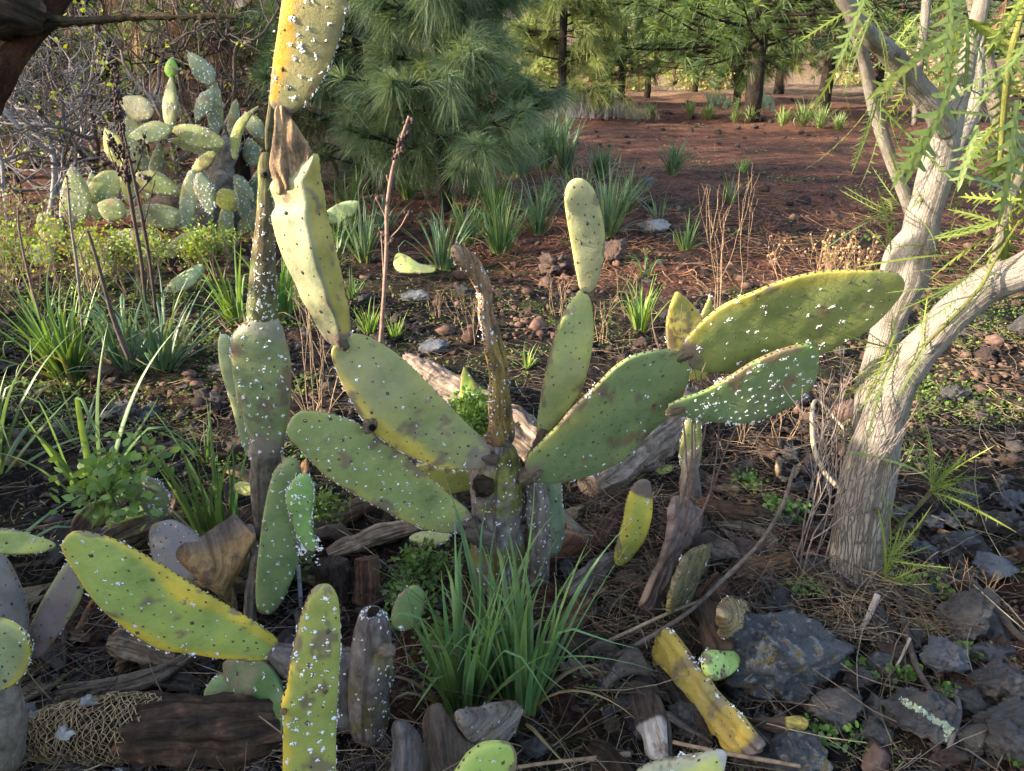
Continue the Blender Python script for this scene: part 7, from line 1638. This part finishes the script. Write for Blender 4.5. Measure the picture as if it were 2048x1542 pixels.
# sunlit low scrub behind the grove
rgs = np.random.default_rng(77)
for i in range(26):
    a = math.radians(rgs.uniform(-42, 42)); d = rgs.uniform(42, 66); x, y = d * math.sin(a), d * math.cos(a)
    r = empty('scrub_bush', (x, y, ghs(x, y)), 'sunlit yellowish scrub bush in the far band behind the pine trunks', 'bush', 'scrub bushes behind the grove'); b = Bag()
    n = 500; R = rgs.uniform(1.0, 2.4); p = rgs.normal(0, .45, (n, 3)) * R * [1.3, 1, .6]; p[:, 2] = np.abs(p[:, 2]) + ghs(x, y) + (0.0 if y < 55 else .2); p[:, 0] += x; p[:, 1] += y
    leaves_at(b, [(q, 0) for q in p], rgs, 2, (.12, .3), [(.34, .33, .12), (.42, .36, .18), (.25, .28, .10), (.36, .28, .17)], .1, wide=.3)
    b.build('foliage', M['small'], r, kind='stuff', smooth=False)

# ------------------------------------------------------------------ OVERHANGING BRANCH TOP LEFT
ot = empty('leaning_branch', P(-60, 330, 2.0), 'thick dark branch crossing the top left corner with one thin side branch', 'branch')
def olimb(name, spec, mat, tint, **k):
    v = tpx(spec, grain=.15, **k); b = Bag(); b.add(v[0], v[1], tint, v[2]); b.build(name, M[mat], ot)
olimb('main_branch', [(-120, 330, 2.0, 90), (-40, 190, 2.0, 84), (20, 95, 2.02, 76), (75, 30, 2.04, 66), (130, -50, 2.08, 60)], 'pinebark', (2.6, 1.6, 1.2), seg=26, n=50, lump=.12, lf=12)
olimb('lichen_branch', [(-140, -60, 1.95, 150), (-40, 0, 1.95, 130), (30, 20, 1.96, 110), (80, 42, 2.0, 60), (110, 46, 2.0, 22)], 'burnt', (.9, .9, .8), seg=26, n=40, lump=.2, lf=10)
olimb('side_branch', [(85, 45, 2.0, 22), (130, 44, 2.0, 17), (200, 40, 2.0, 14), (280, 35, 2.0, 13), (360, 34, 2.0, 12), (430, 32, 2.0, 9), (475, 36, 2.0, 5)], 'deadwood', (.42, .36, .24), seg=14, n=110, lump=.45, lf=45)
for s in ([(330, 34, 2.0, 4), (350, 50, 2.0, 4), (360, 56, 2.0, 2)], [(200, 40, 2.0, 5), (196, 62, 2.0, 4)], [(420, 32, 2.0, 4), (425, 15, 2.0, 3), (440, 0, 2.0, 2)], [(205, 38, 2.0, 4), (208, 18, 2.0, 4), (204, 4, 2.0, 3)]): olimb('twig', s, 'burnt', (2, 1.6, 1.2), seg=6, n=8, lump=.2)
b = Bag(); tw = []
branchy(b, P(480, 60, 3.4), np.array([.1, 0, -1.]), .5, .012, 4, np.random.default_rng(5), (.13, .10, .09), .5, 3, .2, 5, tw)

# ------------------------------------------------------------------ TREES AND BUSHES OUTSIDE THE FRAME (they shade the place)
def leafy(label, x, y, z0, z1, R, n, seed, size=(.05, .11), name='bush', cat='bush', trunk=True, flatx=1.0, cols=((.09, .15, .05), (.12, .18, .05))):
    rgl = np.random.default_rng(seed); r = empty(name, (x, y, ghs(x, y)), label, cat); b = Bag()
    gz = ghs(x, y); tips = []
    for k in range(5 if trunk else 3): branchy(b, np.array([x + rgl.normal(0, .05), y + rgl.normal(0, .05), gz - .02]), np.array([rgl.normal(0, .3), rgl.normal(0, .3), 1.]), max(.3, z1 * .4), .035, 3, rgl, (.2, .16, .13), .5, 3, .2, 5, tips)
    b.build('branches', M['twig'], r, kind='stuff')
    c = rgl.normal(0, 1, (n, 3)); c /= np.linalg.norm(c, axis=1)[:, None]; c *= rgl.random((n, 1)) ** .45
    zc = (z0 + z1) / 2; hz = (z1 - z0) / 2; lump_ = 1 + .25 * fbm(c * 2 + seed, 2, seed)[:, None]
    p = c * [R * flatx, R, hz] * lump_ + [x, y, gz + zc]
    b = Bag(); leaves_at(b, [(q, 0) for q in p], rgl, 2, size, list(cols), .04, wide=.38); b.build('foliage', M['small'], r, kind='stuff', smooth=False)
SH = []
# dense bushes left of the camera: they keep the low foreground in the shade
leafy('dense bush beside the camera on the left, nearest', -3.2, -1.2, .1, 2.05, 1.1, 5200, 301)
leafy('dense bush left of the camera, second', -3.9, .4, .1, 2.38, 1.15, 5200, 302)
leafy('low bush left of the shaded soil', -4.1, 2.1, 0, .95, .9, 2600, 303)
leafy('low bush left of the asphodel clumps', -4.5, 3.6, 0, .8, .8, 2000, 304)
# tall pines outside the frame on the left
pine('tall pine outside the left side of the view, nearest', -9.5, 4.6, 9, 3.0, 520, 40, .4, .006, 401, trunk_r=.2, lowest=.36, cols=SHADED_NEEDLES, limbs=60)
pine('tall pine outside the left side of the view, middle', -13, 9.5, 10, 3.4, 520, 36, .4, .007, 402, trunk_r=.22, lowest=.15, cols=SHADED_NEEDLES, limbs=60)
pine('tall pine outside the left side of the view, rear', -17, 11.5, 10, 3.6, 480, 34, .4, .008, 403, trunk_r=.22, lowest=.12, cols=SHADED_NEEDLES, limbs=56)
pine('tall pine outside the left side of the view, rearmost', -16, 16.5, 10, 3.0, 420, 34, .4, .008, 404, trunk_r=.22, lowest=.15, cols=SHADED_NEEDLES, limbs=56)
